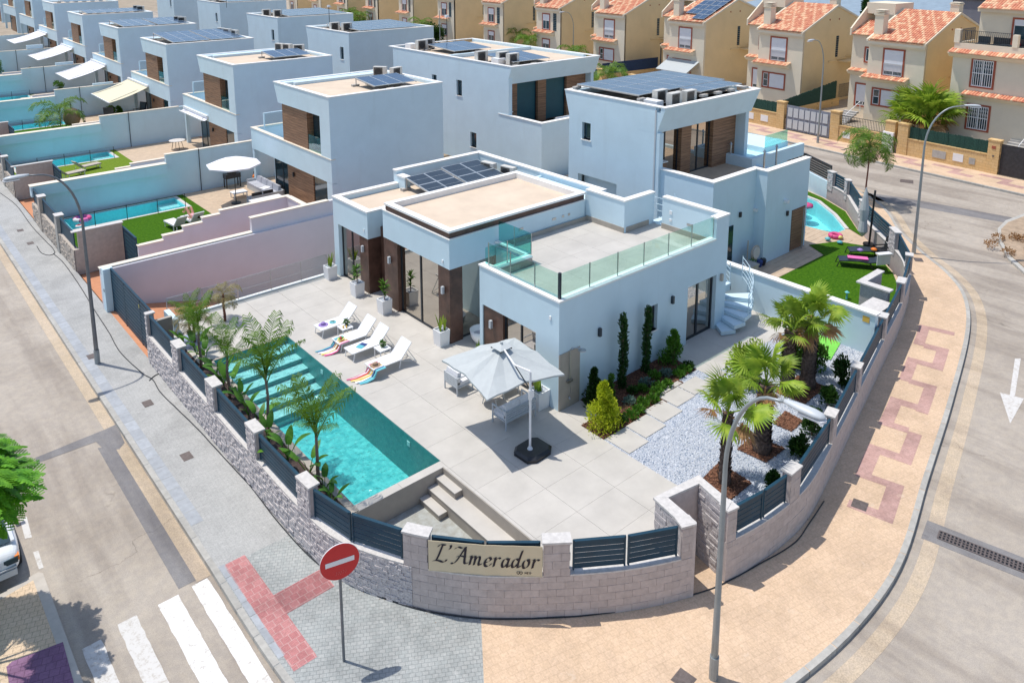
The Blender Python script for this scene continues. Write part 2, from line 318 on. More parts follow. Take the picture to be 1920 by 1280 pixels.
M['black'] = mat('black_plastic', (.018, .02, .024), .4, .3, 5)
M['gravel'] = mat('white_gravel', (.60, .63, .68), .9, .25, 30, 1., 60, col2=(.25, .29, .36), detail=2)
M['peb1'] = mat('pebble_pale', (.70, .72, .76), .85, .1, 9)
M['peb2'] = mat('pebble_blue', (.30, .36, .46), .85, .2, 9)
M['mulch'] = mat('bark_mulch', (.16, .065, .035), .95, .5, 22, 1., 55, col2=(.03, .012, .01))
M['soil'] = mat('dark_soil', (.075, .05, .045), .95, .5, 16, .9, 50)
M['chip'] = mat('bark_chip', (.22, .10, .055), .9, .5, 15)
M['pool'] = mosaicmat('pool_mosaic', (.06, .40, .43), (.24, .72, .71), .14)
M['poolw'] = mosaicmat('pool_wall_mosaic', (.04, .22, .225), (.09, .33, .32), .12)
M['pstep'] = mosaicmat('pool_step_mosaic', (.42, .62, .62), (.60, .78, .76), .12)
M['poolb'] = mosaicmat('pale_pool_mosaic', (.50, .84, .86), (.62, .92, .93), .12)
M['water'] = watermat('pool_water', (.66, .94, .95), 5.5, .8)
M['waterl'] = watermat('pool_water_light', (.58, .95, .98), 4.5, .4)
M['grass'] = grassmat('green_turf', (.028, .095, .004), (.075, .18, .008))
M['grassy'] = grassmat('yellowish_turf', (.11, .18, .015), (.19, .28, .03))
M['road'] = roadmat('asphalt_pale', (.385, .335, .28), (.48, .425, .36))
M['road2'] = roadmat('asphalt_patch', (.22, .21, .21), (.28, .27, .265))
M['road3'] = roadmat('concrete_gutter', (.52, .42, .30), (.60, .49, .37), grain=25)
M['grey'] = brickmat('grey_pavers', (.42, .42, .405), (.455, .45, .435), (.35, .35, .34), .2, .05, .006, rot=.03, stain=.14, dirt=(.62, .61, .58))
M['greyd'] = brickmat('worn_grey_pavers', (.36, .38, .37), (.42, .43, .415), (.27, .285, .28), .14, .1, .008, rot=.55, stain=.2, dirt=(.6, .6, .57))
M['sand'] = brickmat('sand_pavers', (.65, .475, .325), (.68, .50, .35), (.58, .42, .285), .2, .2, .006, rot=.25, stain=.13, dirt=(.66, .56, .46))
M['plum'] = brickmat('plum_pavers', (.50, .31, .27), (.55, .35, .31), (.46, .29, .25), .2, .2, .006, rot=.25, stain=.25, dirt=(.62, .46, .36))
M['red'] = brickmat('red_tactile', (.50, .215, .215), (.56, .27, .265), (.58, .38, .36), .2, .2, .009, rot=0, stain=.2, dirt=(.6, .46, .44))
M['kerb'] = mat('kerb_stone', (.42, .405, .37), .85, .16, 5, .3, 50, rvar=.09)
M['kerbd'] = mat('blue_grey_kerb_slab', (.37, .39, .415), .8, .14, 5, .2, 40, rvar=.09)
M['line'] = paintmat('white_road_paint', (.76, .75, .73), (.50, .46, .41))
M['line2'] = paintmat('worn_road_paint', (.62, .60, .57), (.44, .395, .34))
M['block'] = mat('smooth_wall_block', (.53, .46, .43), .85, .12, 7, .35, 60, rvar=.055, spec=.15)
M['joint'] = mat('wall_joint', (.46, .40, .385), .9, .1, 5)
M['split'] = mat('split_face_stone', (.64, .60, .585), .9, .3, 16, .9, 60, col2=(.42, .385, .39), rvar=.1, spec=.15)
M['orange'] = mat('terracotta_paving', (.56, .25, .13), .8, .1, 3)
M['tan'] = mat('tan_block_wall', (.47, .41, .35), .88, .12, 6, .3)
M['ywall'] = mat('ochre_render', (.78, .60, .35), .85, .06, .6, .2, 50, spec=.15)
M['yfront'] = mat('cream_front_render', (.74, .66, .52), .85, .06, .6, .2, 50, spec=.15)
M['ystone'] = brickmat('sandstone_wall', (.68, .45, .20), (.72, .50, .25), (.5, .33, .15), .4, .2, .01, plane='yz', stain=.1)
M['trim'] = mat('red_brown_trim', (.34, .085, .045), .7, .12, 5)
M['shutter'] = mat('roller_shutter', (.70, .71, .74), .6, .05, 3)
M['tile'] = mat('roof_tile', (.74, .37, .22), .8, .4, 2.8, spec=.2, col2=(.52, .17, .11), detail=9)
M['tile2'] = mat('roof_tile_pale', (.80, .52, .33), .8, .2, 4, spec=.2)
M['lamp'] = mat('lamp_grey_paint', (.30, .33, .34), .4, .1, 4, metal=.3)
M['lamph'] = mat('lamp_head_pale', (.52, .55, .57), .4, .06, 4)
M['poled'] = mat('galvanised_dark_pole', (.18, .19, .205), .45, .2, 4, metal=.4)
M['signr'] = mat('sign_red', (.58, .018, .02), .4, .05, 3)
M['signw'] = mat('sign_white', (.78, .78, .78), .45, .03, 3)
M['banner'] = mat('cream_banner', (.66, .56, .38), .7, .05, 2)
M['ink'] = mat('dark_ink', (.012, .008, .02), .6, .2, 3)
M['hose'] = mat('black_hose', (.02, .022, .028), .5, .2, 3)
M['iron'] = mat('cast_iron', (.16, .13, .12), .6, .3, 12, metal=.3)
M['green_net'] = mat('green_shade_net', (.012, .06, .045), .8, .4, 12, .3)
M['blue_net'] = mat('blue_shade_net', (.01, .035, .10), .8, .3, 8, .3)
M['leafp'] = leafmat('palm_leaf', (.05, .14, .01), (.20, .33, .03), 5)
M['leafb'] = leafmat('brownish_palm_leaf', (.20, .17, .07), (.34, .30, .13), 5)
M['leafw'] = leafmat('fan_palm_leaf', (.13, .26, .015), (.40, .50, .06), 3)
M['leafd'] = leafmat('dark_leaf', (.018, .06, .012), (.055, .13, .02), 9)
M['leafc'] = leafmat('cypress_leaf', (.02, .065, .014), (.05, .13, .025), 12)
M['leafy'] = leafmat('golden_conifer_leaf', (.36, .46, .015), (.72, .76, .05), 8)
M['leafg'] = leafmat('mid_green_leaf', (.05, .15, .015), (.13, .28, .03), 8)
M['leaft'] = leafmat('bright_tree_leaf', (.05, .22, .01), (.22, .52, .03), 5)
M['leafs'] = leafmat('silver_leaf', (.12, .20, .17), (.24, .34, .28), 9)
M['leafo'] = leafmat('banana_leaf', (.05, .17, .02), (.14, .32, .035), 3)
M['dry'] = leafmat('dry_leaf', (.30, .15, .06), (.48, .28, .12), 6)
M['bark'] = mat('palm_bark', (.20, .14, .11), .95, .4, 12, .9, 40, col2=(.07, .045, .035))
M['stem'] = mat('palm_stem', (.26, .18, .14), .8, .3, 8, .5, 30)
M['stemr'] = mat('reddish_stem', (.20, .075, .055), .8, .3, 8)
M['skin'] = mat('skin', (.55, .28, .19), .6, .08, 5)
M['hair'] = mat('hair', (.05, .03, .02), .7, .2, 9)
M['pinkc'] = mat('pink_fabric', (.70, .38, .40), .8, .2, 30)
M['straw'] = mat('straw', (.36, .24, .16), .9, .2, 30)
M['wicker'] = mat('wicker', (.30, .22, .14), .9, .4, 30, .8, 60)
for k, c in dict(magenta=(.66, .08, .24), pink=(.80, .16, .42), yellow=(.72, .62, .18), cyan=(.10, .42, .50), navy=(.02, .05, .2), orangep=(.8, .22, .03), redp=(.52, .05, .06), lime=(.2, .6, .08), purple=(.3, .2, .5), white_p=(.8, .8, .82), aqua=(.15, .5, .55), mustard=(.72, .45, .08), violetc=(.16, .07, .30)).items():
    M[k] = mat(k, c, .6, .08, 6)
# ------------------------------------------------------------------ geometry helpers
def clip(poly, conv):
    "clip poly by convex counter-clockwise polygon"
    out = poly
    for i in range(len(conv)):
        a = conv[i]; b = conv[(i+1) % len(conv)]; inp = out; out = []
        if not inp: break
        side = lambda p: (b[0]-a[0])*(p[1]-a[1])-(b[1]-a[1])*(p[0]-a[0])
        for j in range(len(inp)):
            p = inp[j]; q = inp[(j+1) % len(inp)]; sp, sq = side(p), side(q)
            if sp >= 0: out.append(p)
            if (sp > 0 and sq < 0) or (sp < 0 and sq > 0):
                t = sp/(sp-sq); out.append((p[0]+(q[0]-p[0])*t, p[1]+(q[1]-p[1])*t))
    return out
def area(p): return abs(sum(p[i][0]*p[(i+1)%len(p)][1]-p[(i+1)%len(p)][0]*p[i][1] for i in range(len(p))))/2
def ccw(p): return p if sum(p[i][0]*p[(i+1)%len(p)][1]-p[(i+1)%len(p)][0]*p[i][1] for i in range(len(p))) > 0 else p[::-1]
def rect(x0, x1, y0, y1): return [(x0, y0), (x1, y0), (x1, y1), (x0, y1)]
class Curve:
    def __init__(s, pts, step=.1, smooth=True):
        P = [np.array(p, float) for p in pts]; out = []; N_ = len(P); T_ = []
        for i in range(N_):
            d = P[min(i+1, N_-1)]-P[max(i-1, 0)]; T_.append(d/max(1e-9, np.linalg.norm(d)))
        for i in range(N_-1):
            p1, p2 = P[i], P[i+1]; L = np.linalg.norm(p2-p1); n = max(2, int(L/step)); m1, m2 = T_[i]*L, T_[i+1]*L
            for k in range(n):
                t = k/n
                out.append((2*t**3-3*t*t+1)*p1+(t**3-2*t*t+t)*m1+(-2*t**3+3*t*t)*p2+(t**3-t*t)*m2 if smooth else p1+(p2-p1)*t)
        out.append(P[-1]); s.p = np.array(out); d = np.linalg.norm(np.diff(s.p, axis=0), axis=1); s.s = np.concatenate([[0], np.cumsum(d)]); s.L = s.s[-1]
    def at(s, t): return np.array([np.interp(t, s.s, s.p[:, 0]), np.interp(t, s.s, s.p[:, 1])])
    def tan(s, t): d = s.at(min(t+.15, s.L))-s.at(max(t-.15, 0)); return d/np.linalg.norm(d)
    def nor(s, t): d = s.tan(t); return np.array([-d[1], d[0]])     # left of travel
    def off(s, t, o): return s.at(t)+s.nor(t)*o
    def near(s, x, y): return float(s.s[np.argmin((s.p[:, 0]-x)**2+(s.p[:, 1]-y)**2)])
def ribbon(mb, cv, s0, s1, o0, o1, z0, z1, ds=.25, m=0):
    n = max(1, int(round((s1-s0)/ds))); T = [s0+(s1-s0)*i/n for i in range(n+1)]
    vs = []
    for t in T:
        a = cv.off(t, o0); b = cv.off(t, o1); vs += [(a[0], a[1], z0), (b[0], b[1], z0), (b[0], b[1], z1), (a[0], a[1], z1)]
    fs = [(0, 1, 2, 3), (4*n+3, 4*n+2, 4*n+1, 4*n)]
    for i in range(n):
        k = 4*i
        for j in range(4): fs.append((k+j, k+4+j, k+4+(j+1) % 4, k+(j+1) % 4))
    return mb.add(vs, fs, m)
# ================================================================== GROUND, ROADS, PAVEMENTS
obj('ground', MB().flat(rect(-900, 1400, -600, 1800), -2.7), mat('dry_earth', (.36, .29, .21), .95, .2, .5, .5, 20), kind='structure')
rb = MB().flat([(-60,-60),(60,-60),(60,-9.9),(-10.2,-9.9),(-10.2,190),(-60,190)], RD).flat([(33,-9.9),(60,-9.9),(60,190),(33,190)], RD).flat([(-10.2,-9.9),(-10.2,-3),(-9,-6.5),(-6,-8.9),(-3,-9.35),(0,-9.6)][:1]+[(33,-9.9),(33,8),(31.4,5.2),(29.6,3.4),(27,1.6),(24.4,-.6),(22.6,-2.4),(20.8,-4.0),(18,-5.6),(12,-7.3),(6.6,-8.6),(2.7,-9.5),(0,-9.6),(-3,-9.35),(-6,-8.9),(-9,-6.5),(-10.2,-3)], RD)
road = obj('road', rb, M['road'], kind='structure')
WALL = Curve([(-8.45,19.1),(-8.45,16),(-8.45,13.2),(-8.45,10.3),(-8.45,7.5),(-8.45,4),(-8.43,1.5),(-8.33,-.24),(-8.1,-1.1),(-7.68,-2.0),(-7.1,-2.95),(-6.24,-3.98),(-5.14,-4.92),(-3.94,-5.8),(-2.97,-6.36),(-2.1,-6.75),(-1.15,-7.02),(0,-7.22),(1.4,-7.3),(2.5,-7.22),(4.5,-6.78),(7.9,-5.95),(10.4,-5.33),(13.1,-4.66),(15,-4.2),(17.4,-3.5),(19,-2.95),(20.4,-2.2),(21.6,-1.2),(23.2,.35),(24.9,1.95),(26.5,3.15),(28,4.3),(29.1,6.0),(30.4,9.0),(31.6,13.0)])
KERB = Curve([(-10.5,150),(-10.5,60),(-10.5,19),(-10.5,10),(-10.5,2),(-10.5,-2.0),(-10.3,-3.8),(-9.5,-5.8),(-7.9,-7.7),(-5.6,-9.0),(-2.9,-9.5),(-.09,-9.78),(2.69,-9.63),(6.61,-8.72),(12.0,-7.45),(18,-5.84),(21.2,-4.5),(23.2,-3.0),(24.9,-1.2),(27.2,.9),(29.8,2.7),(31.8,4.6),(33.4,7.5),(34.2,11),(34.4,30),(34.4,150)], .12)
def strip(name, mtl, pairs, kind='structure', z=ST, **kw):
    mb = MB(); vs = []
    for a, b in pairs: vs += [(a[0], a[1], z), (b[0], b[1], z)]
    mb.add(vs, [(2*i, 2*i+2, 2*i+3, 2*i+1) for i in range(len(pairs)-1)])
    return obj(name, mb, mtl, kind=kind, **kw)
# pair the wall foot with the kerb
def kpair(x, y): return KERB.near(x, y)
ks = [(G(902,1157,ST), G(893,1280,ST))]
sp_w = WALL.near(-6.3, -3.9); sp_k = KERB.near(-8.6, -7.0)
def pairs(w0, w1, k0, k1, n): return [(WALL.off(w0+(w1-w0)*i/n, .06), KERB.at(k0+(k1-k0)*i/n)) for i in range(n+1)]
kw_ = KERB.near(-10.5, 19.1)
far = [((-8.4, 150-i*13.1), (-10.5, 150-i*13.1)) for i in range(11)]
far = [((-8.4, y), (-10.5, y)) for y in (150, 100, 60, 40, 19.1)]
a_ = WALL.near(-8.43, 1.5)
m_left = far+pairs(0, a_, kw_, KERB.near(-10.5, 1.5), 40)
strip('grey_pavement', M['grey'], m_left)
strip('worn_grey_pavement', M['greyd'], pairs(a_, sp_w, KERB.near(-10.5, 1.5), sp_k, 60))
alc0, alc1 = WALL.near(-2.1, -6.75), WALL.near(-1.12, -7.03)
we = WALL.L
strip('sand_pavement', M['sand'], pairs(sp_w, alc1, sp_k, KERB.near(-1.0, -9.7), 50)+pairs(alc1, WALL.near(15, -4.2), KERB.near(-1.0, -9.7), KERB.near(15.6, -6.5), 80)[1:]+pairs(WALL.near(15, -4.2), we, KERB.near(15.6, -6.5), KERB.near(34.3, 14), 90)[1:])
obj('alcove_paving', MB().flat([(-2.15,-6.75),(-1.05,-7.05),(-.85,-5.9),(-1.95,-5.7)], ST+.001), M['sand'], kind='structure')
strip('inner_pavement', M['sand'], [((31.7, y), (34.4, y)) for y in (13, 40, 80, 150)])
# plum pattern and red tactile paving on the pavement
def decal(name, mtl, polys, z=ST+.004, **kw):
    mb = MB()
    for p in polys: mb.flat(p, z)
    return obj(name, mb, mtl, kind='structure', **kw)
k0 = KERB.near(-2.9, -9.5)
def kq(sa, sb, da, db, z):
    m1 = MB(); ribbon(m1, KERB, k0+sa, k0+sb, da, db, z-.003, z, .3); return m1
plm = MB()
for i, (sa, sb, da, db) in enumerate([(16.72,18.69,.55,.95),(13.32,15.45,.57,.95),(10.09,11.94,.53,.93),(7.08,8.96,.52,.95),(18.25,18.69,.95,1.4),(16.75,17.14,.95,1.4),(15.1,15.45,.95,1.45),(13.4,13.8,.95,1.45),(11.8,12.15,.93,1.4),(10.1,10.5,.93,1.4),(8.65,8.96,.95,1.4),(7.08,7.45,.95,1.7),
   (18.4,20.4,1.4,1.78),(15.2,17.14,1.4,1.78),(11.8,13.8,1.4,1.8),(8.65,10.5,1.4,1.8),(20.05,20.4,.5,1.4)]):
    q = kq(sa, sb, da, db, ST+.004+.0004*(i % 3)); plm.add(q.v, q.f)
obj('plum_paving', plm, M['plum'], kind='structure')
tac = lambda pts: [G(*p, ST) for p in pts]
red = decal('red_tactile_paving', M['red'], [rect(-10.22,-9.67,-2.35,1.59), rect(-9.67,-8.42,-.84,-.12)])
g_ = MB()
for i in range(20): g_.box(-10.2+i*.0275, -10.2+i*.0275+.012, -2.3, 1.55, ST+.004, ST+.012)
for i in range(24): g_.box(-9.66, -8.45, -.83+i*.0295, -.83+i*.0295+.012, ST+.004, ST+.012)
obj('tactile_rib', g_, M['red'], red, kind='stuff')
# kerbs of single stones
kb = obj('kerb', ribbon(MB(), KERB, 0, KERB.L, .02, .14, RD, ST-.02, .5), M['conc'], kind='structure')
def stones(parent, cv, s0, s1, L, o0, o1, z0, z1, mtl, name='kerb_stone', gap=.012):
    n = int((s1-s0)/L)
    for i in range(n):
        t = s0+i*L; m1 = MB(); ribbon(m1, cv, t+gap, t+L-gap, o0, o1, z0, z1, L/2); obj(name, m1, mtl, parent)
stones(kb, KERB, KERB.near(-10.5, 62), KERB.near(34.4, 20), 1.0, 0, .15, RD-.05, ST+.006, M['kerb'])
kb2 = obj('kerb_inner_course', ribbon(MB(), KERB, KERB.near(-10.5, 60), KERB.near(-10.5, 2.2), .16, .5, ST-.05, ST-.004, .5), M['conc'], kind='structure')
stones(kb2, KERB, KERB.near(-10.5, 42), KERB.near(-10.5, 3.2), .62, .17, .5, ST-.05, ST+.003, M['kerbd'], 'kerb_slab', .01)
stones(kb2, KERB, KERB.near(-10.5, 1.6), KERB.near(-10.5, -2.2), .5, .17, .33, ST-.05, ST+.005, M['kerbd'], 'kerb_slab', .01)
gt = MB(); ribbon(gt, KERB, KERB.near(-10.5, 90), KERB.near(-10.5, 1.65), -.36, -.02, RD-.03, RD+.006, .6)
ribbon(gt, KERB, KERB.near(-5.6, -9.0), KERB.near(34.4, 60), -.62, -.25, RD-.03, RD+.004, .4)
obj('concrete_gutter', gt, M['road3'], road)
pt = MB(); rgd = lambda *p: [G(*q, RD) for q in p]
pt.flat([(-10.86, 1.72), (-10.86, 8.9), (-11.28, 9.1), (-11.28, 1.72)], RD+.005)
pt.flat(rgd((66,858),(197,805),(218,795),(234,830),(224,842),(197,845),(180,828),(70,868)), RD+.0065)
pt.flat(rgd((1560,352),(1700,372),(1920,412),(1920,424),(1700,385),(1560,362)), RD+.004)
obj('asphalt_patch', pt, M['road2'], road)
# zebra crossing: one object per stripe, plus lane dashes and arrow
zb = thing('zebra_crossing', 'zebra crossing of worn white stripes at the lower left corner', 'crossing', (-12, 0, RD))
for k, (x0, x1, y0, y1, w) in enumerate([(-10.86,-10.47,-4.6,1.6,0),(-11.82,-11.35,-4.5,1.55,0),(-12.72,-12.3,-4.4,1.58,1),(-13.5,-13.1,-4.4,1.4,1)]):
    if k == 0: x0, x1 = -11.02, -10.62
    m1 = MB(); n = 30; random.seed(k+3); e = lambda: random.uniform(-.012, .012)
    L_ = [(x0+e(), y0+(y1-y0)*i/n) for i in range(n+1)]; Rr = [(x1+e(), y0+(y1-y0)*i/n) for i in range(n+1)]
    m1.flat(L_+Rr[::-1], RD+.006+.0005*k); o = obj('stripe', m1, M['line2'] if w else M['line'], zb); o.matrix_parent_inverse = Matrix.Translation((12, 0, -RD))
ld = thing('lane_marking', 'two short worn white dashes beside the parked car', 'road marking', (-13.6, 5, RD))
for q in ([(37,972),(50,968),(60,1007),(47,1010)],[(62,1035),(72,1032),(82,1064),(73,1067)]):
    o = obj('dash', MB().flat([G(*p, RD) for p in q], RD+.006), M['line2'], ld); o.matrix_parent_inverse = Matrix.Translation((13.6, -5, -RD))
o = obj('road_arrow', MB().flat(rgd((1903,672),(1914,672),(1903,742),(1893,742)), RD+.006).flat(rgd((1875,736),(1920,747),(1894,794)), RD+.0065), M['line2']); tag(o, 'faded white arrow painted on the right hand road pointing towards the viewer', 'road marking')
# roundabout island upper right
isl = [G(*p, RD) for p in ((1870,432),(1885,417),(1925,402),(1990,420),(1990,540),(1925,520),(1890,488),(1872,455))]
cen = (sum(p[0] for p in isl)/8, sum(p[1] for p in isl)/8)
io = obj('roundabout_island', MB().prism(isl, RD, RD+.12), M['kerb'], kind='structure')
inn = [(cen[0]+(p[0]-cen[0])*.86, cen[1]+(p[1]-cen[1])*.86) for p in isl]
obj('island_soil', MB().prism(inn, RD+.05, RD+.17), mat('sandy_soil', (.40, .30, .21), .95, .25, 3, .8, 20), io)
# lower-left paved island
li = [G(*p, RD) for p in ((0,1115),(76,1074),(84,1078),(112,1170),(150,1290))]
LI = [(-14.6, 4.25), (-13.78, 4.42), (-13.7, 4.3), (-13.72, -5), (-18, -5), (-18, 3.4)]
lo = obj('corner_pavement', MB().prism(LI, RD-.1, ST), mat('pale_kerb', (.52, .47, .41), .85, .1, 4, .2), kind='structure')
LI2 = [(-14.6, 4.05), (-13.93, 4.2), (-13.9, -5), (-18, -5), (-18, 3.2)]
obj('corner_paving', MB().flat(LI2, ST+.004), brickmat('corner_sand_pavers', (.66, .50, .34), (.70, .54, .38), (.40, .30, .21), .16, .16, .006, rot=.35, stain=.1), lo)
pp = [G(*p, ST) for p in ((12,1250),(22,1240),(118,1203),(140,1285),(20,1300))]
obj('purple_paving', MB().flat(pp, ST+.008), brickmat('purple_pavers', (.25, .13, .23), (.29, .16, .26), (.18, .09, .16), .2, .2, .008, rot=.35, stain=.2), lo)
# manholes and the drain
def cover(lab, px, py, w, h, rz, z=ST): tag(obj('manhole_cover', MB().box(-w/2, w/2, -h/2, h/2, -.01, .006).box(-w/2+.04, w/2-.04, -h/2+.04, h/2-.04, .006, .010), M['iron'], loc=(*G(px, py, z), z), rz=rz), lab, 'manhole cover', 'small utility covers set in the pavements')
cover('small brown cover in the grey pavement beside the left lamp shadow', 277, 756, .3, .42, 0)
cover('small brown cover in the grey pavement below the third wall pillar', 350, 855, .3, .42, 0)
cover('small brown cover beside the foot of the left street lamp', 172, 668, .3, .42, 0)
cover('small brown cover farthest up the grey pavement', 38, 432, .3, .42, 0)
cover('small brown cover in the grey pavement before the neighbouring stone wall', 57, 456, .3, .42, 0)
cover('dark square cover in the plum pattern of the right pavement', 1612, 946, .4, .4, .25)
cover('grey square cover at the bottom edge beside the near lamp', 1282, 1273, .4, .4, .1)
cover('cover in the pavement at the foot of the right lamp', 1722, 487, .5, .4, .6)
cover('round looking cover out on the far road', 1700, 340, .8, .8, .4, RD+.002)
A, B = G(1760,1002,RD), G(1932,1070,RD); dv = np.array(B)-np.array(A); Lg = float(np.linalg.norm(dv)); an = math.atan2(dv[1], dv[0])
dg = thing('drain_grate', 'long iron drain grate in a dark concrete frame across the right road', 'drain', (*A, RD), an)
obj('frame', MB().box(-.35, Lg+.5, -.42, .42, -.02, .006), M['road2'], dg)
obj('pit_shade', MB().box(0, Lg+.3, -.17, .17, .0, .008), M['black'], dg)  # flat black sheet painting the shade of the hollow under the bars
gm = MB(); n = int((Lg+.3)/.09)
for i in range(n+1): gm.box(i*.09-.02, i*.09+.02, -.17, .17, .008, .02)
for y in (-.17, -.05, .05, .17): gm.box(0, Lg+.3, y-.018, y+.018, .009, .022)
obj('grate', gm, M['iron'], dg, kind='stuff')
# hose along the foot of the wall
def hose(name, lab, pts, r=.016, z=ST+.02):
    c = Curve([G(*p, ST) for p in pts], .12); tag(obj(name, MB().tube([(p[0], p[1], z+.004*sin(i*.7)) for i, p in enumerate(c.p)], r, 5), M['hose'], smooth=True), lab, 'hose')
hose('hose', 'black hose trailing along the grey pavement past the lamp to the curved wall', [(0,362),(30,385),(60,425),(88,455),(100,468),(98,478),(80,476),(69,462),(72,450),(86,438)][:8])
hose('hose', 'long black hose lying beside the foot of the curved garden wall', [(100,476),(118,492),(150,537),(176,580),(205,625),(225,660),(268,701),(286,712),(300,735),(330,765),(372,806),(405,842),(440,880),(472,915),(510,965),(550,1012),(590,1052),(640,1087),(720,1122),(800,1146),(905,1160),(1000,1160),(1100,1154),(1200,1140),(1300,1115),(1355,1095),(1420,1060),(1490,1018),(1515,985),(1545,940)])
hose('hose', 'thin black cable arching from the meter box onto the pavement', [(280,714),(290,705),(303,700),(316,703),(326,712)])
# ================================================================== CURVED GARDEN WALL
LEDGE, CAPZ, TH = .34, 1.2, .24
def pill(x, y, w): s = WALL.near(x, y); return (s-w/2, s+w/2)
PIL = {'p0': (WALL.near(-8.45, 13.25)-.0, WALL.near(-8.45, 13.25)+.18), 'p1': pill(-8.45,10.05,.62), 'p2': pill(-8.45,6.94,.62), 'p3': pill(-8.45,3.81,.62), 'p4': pill(-8.4,.72,.62), 'p5': pill(-7.25,-2.72,.62), 'p6': pill(-4.95,-5.08,.62),
       'pa': (alc0-.34, alc0), 'pb': (alc1, alc1+.30), 'p7': pill(1.55,-7.3,.5), 'p8': pill(4.75,-6.72,.45), 'p9': pill(7.95,-5.94,.4), 'p10': pill(12.15,-4.9,.42), 'p11': pill(15.75,-3.98,.6), 'p12': pill(18.9,-2.98,.35), 'p13': pill(21.6,-1.2,.8), 'p14': pill(24.9,1.95,.4), 'p15': pill(28,4.3,.4), 'p16': pill(29.0,5.8,.5)}
order = ['p0','p1','p2','p3','p4','p5','p6','pa','pb','p7','p8','p9','p10','p11','p12','p13','p14','p15','p16']
gw = thing('garden_wall', 'curved front garden wall of pale blocks with square pillars round the villa', 'wall', (0,0,ST))
gw_inv = Matrix.Translation((0,0,-ST))
def gpart(name, mb, mt, **kw):
    o = obj(name, mb, mt, gw, **kw); o.matrix_parent_inverse = gw_inv; return o
core = MB(); s0, s1 = PIL['p0'][0], PIL['p16'][1]
ribbon(core, WALL, s0, alc0, .02, TH, ST-.1, LEDGE-.04); ribbon(core, WALL, alc1, s1, .02, TH, ST-.1, LEDGE-.04)
capm = MB(); coping = MB()
for k in order:
    a, b = PIL[k]; ribbon(core, WALL, a+.015, b-.015, .02, TH+.02, LEDGE-.04, CAPZ-.05, .2)
    c_ = MB(); ribbon(c_, WALL, a-.03, b+.03, -.03, TH+.06, CAPZ-.05, CAPZ, .2); gpart('pillar_cap', c_, M['stonec'])
gpart('wall_core', core, M['joint'])
for i in range(len(order)-1):
    a, b = PIL[order[i]][1], PIL[order[i+1]][0]
    if order[i] == 'pa': continue
    c_ = MB(); ribbon(c_, WALL, a, b, -.015, TH+.02, LEDGE-.04, LEDGE, .3); gpart('coping', c_, M['stonec'])
# blocks: smooth ones on the front and right, split-face ones on the left run
def blocks(sa, sb, z0, z1, bl, bh, mtl, name, count, off, j=.006):
    r = 0; z = z0; made = count; rest = MB()
    while z < z1-.02:
        h = min(bh, z1-z); t = sa-(bl/2 if r % 2 else 0)
        while t < sb-.01:
            a = max(t, sa); b = min(t+bl, sb)
            if b-a > .04:
                m1 = MB(); pr = off+rnd.uniform(-.003, .003); ribbon(m1, WALL, a+j/2, b-j/2, -pr, .03, z+j/2, z+h-j/2, .4)
                if made[0] < 300: gpart(name, m1, mtl); made[0] += 1
                else: rest.add(m1.v, m1.f)
            t += bl
        z += bh; r += 1
    return rest
cnt = [0]; rest = MB()
tr = WALL.near(-7.35, -2.6)
for (a, b) in ((tr, alc0),):
    q = blocks(a, b, ST, LEDGE-.045, .4, .19, M['block'], 'block', cnt, .008); rest.add(q.v, q.f)
for k in ('p5','p6','pa','pb','p7'):
    a, b = PIL[k]; q = blocks(a, b, LEDGE-.04, CAPZ-.05, .4, .2, M['block'], 'block', cnt, .008); rest.add(q.v, q.f)
q = blocks(alc1, WALL.near(7.9, -5.95), ST, LEDGE-.045, .4, .19, M['block'], 'block', cnt, .008, .004); rest.add(q.v, q.f)
q = blocks(WALL.near(7.9, -5.95), s1, ST, LEDGE-.045, .4, .19, M['block'], 'block', [999], .008, .004); rest.add(q.v, q.f)
for k in ('p8','p9','p10','p11','p12','p13','p14','p15','p16'):
    a, b = PIL[k]; q = blocks(a, b, LEDGE-.04, CAPZ-.05, .4, .2, M['block'], 'block', [999], .008); rest.add(q.v, q.f)
gpart('blocks', rest, M['block'], kind='stuff')
st_ = MB()
def splitface(mb, sa, sb, z0, z1, o_=0.):
    z = z0
    while z < z1-.01:
        h = rnd.choice((.05, .065, .085)); h = min(h, z1-z); t = sa
        while t < sb-.01:
            L = rnd.uniform(.08, .22); b = min(t+L, sb)
            p = rnd.uniform(.002, .036)+o_; sub = MB(); ribbon(sub, WALL, t+.002, b-.002, -p, .03, z+.002, z+h-.002, .5)
            jj = rnd.uniform(-.008, .008)
            mb.add(sub.v, sub.f); t = b
        z += h
splitface(st_, PIL['p0'][0], tr, ST, LEDGE-.045)
for k in ('p0','p1','p2','p3','p4'): splitface(st_, PIL[k][0], PIL[k][1], LEDGE-.04, CAPZ-.05)
gpart('split_stones', st_, M['split'], kind='stuff')
# inside faces of rough stone on right-hand pillars (seen from above)
ins = MB()
for k in ('p8','p9','p10','p11','p12','p13','p14','p15','p16','pb','p7'):
    a, b = PIL[k]; z = 0
    while z < CAPZ-.06:
        h = rnd.uniform(.07, .12); t = a
        while t < b-.02:
            e = min(t+rnd.uniform(.1, .25), b); sub = MB(); ribbon(sub, WALL, t, e-.004, TH, TH+rnd.uniform(.02, .05), z, min(z+h-.004, CAPZ-.055), .4); ins.add(sub.v, sub.f); t = e
        z += h
gpart('rough_inner_stones', ins, M['split'], kind='stuff')
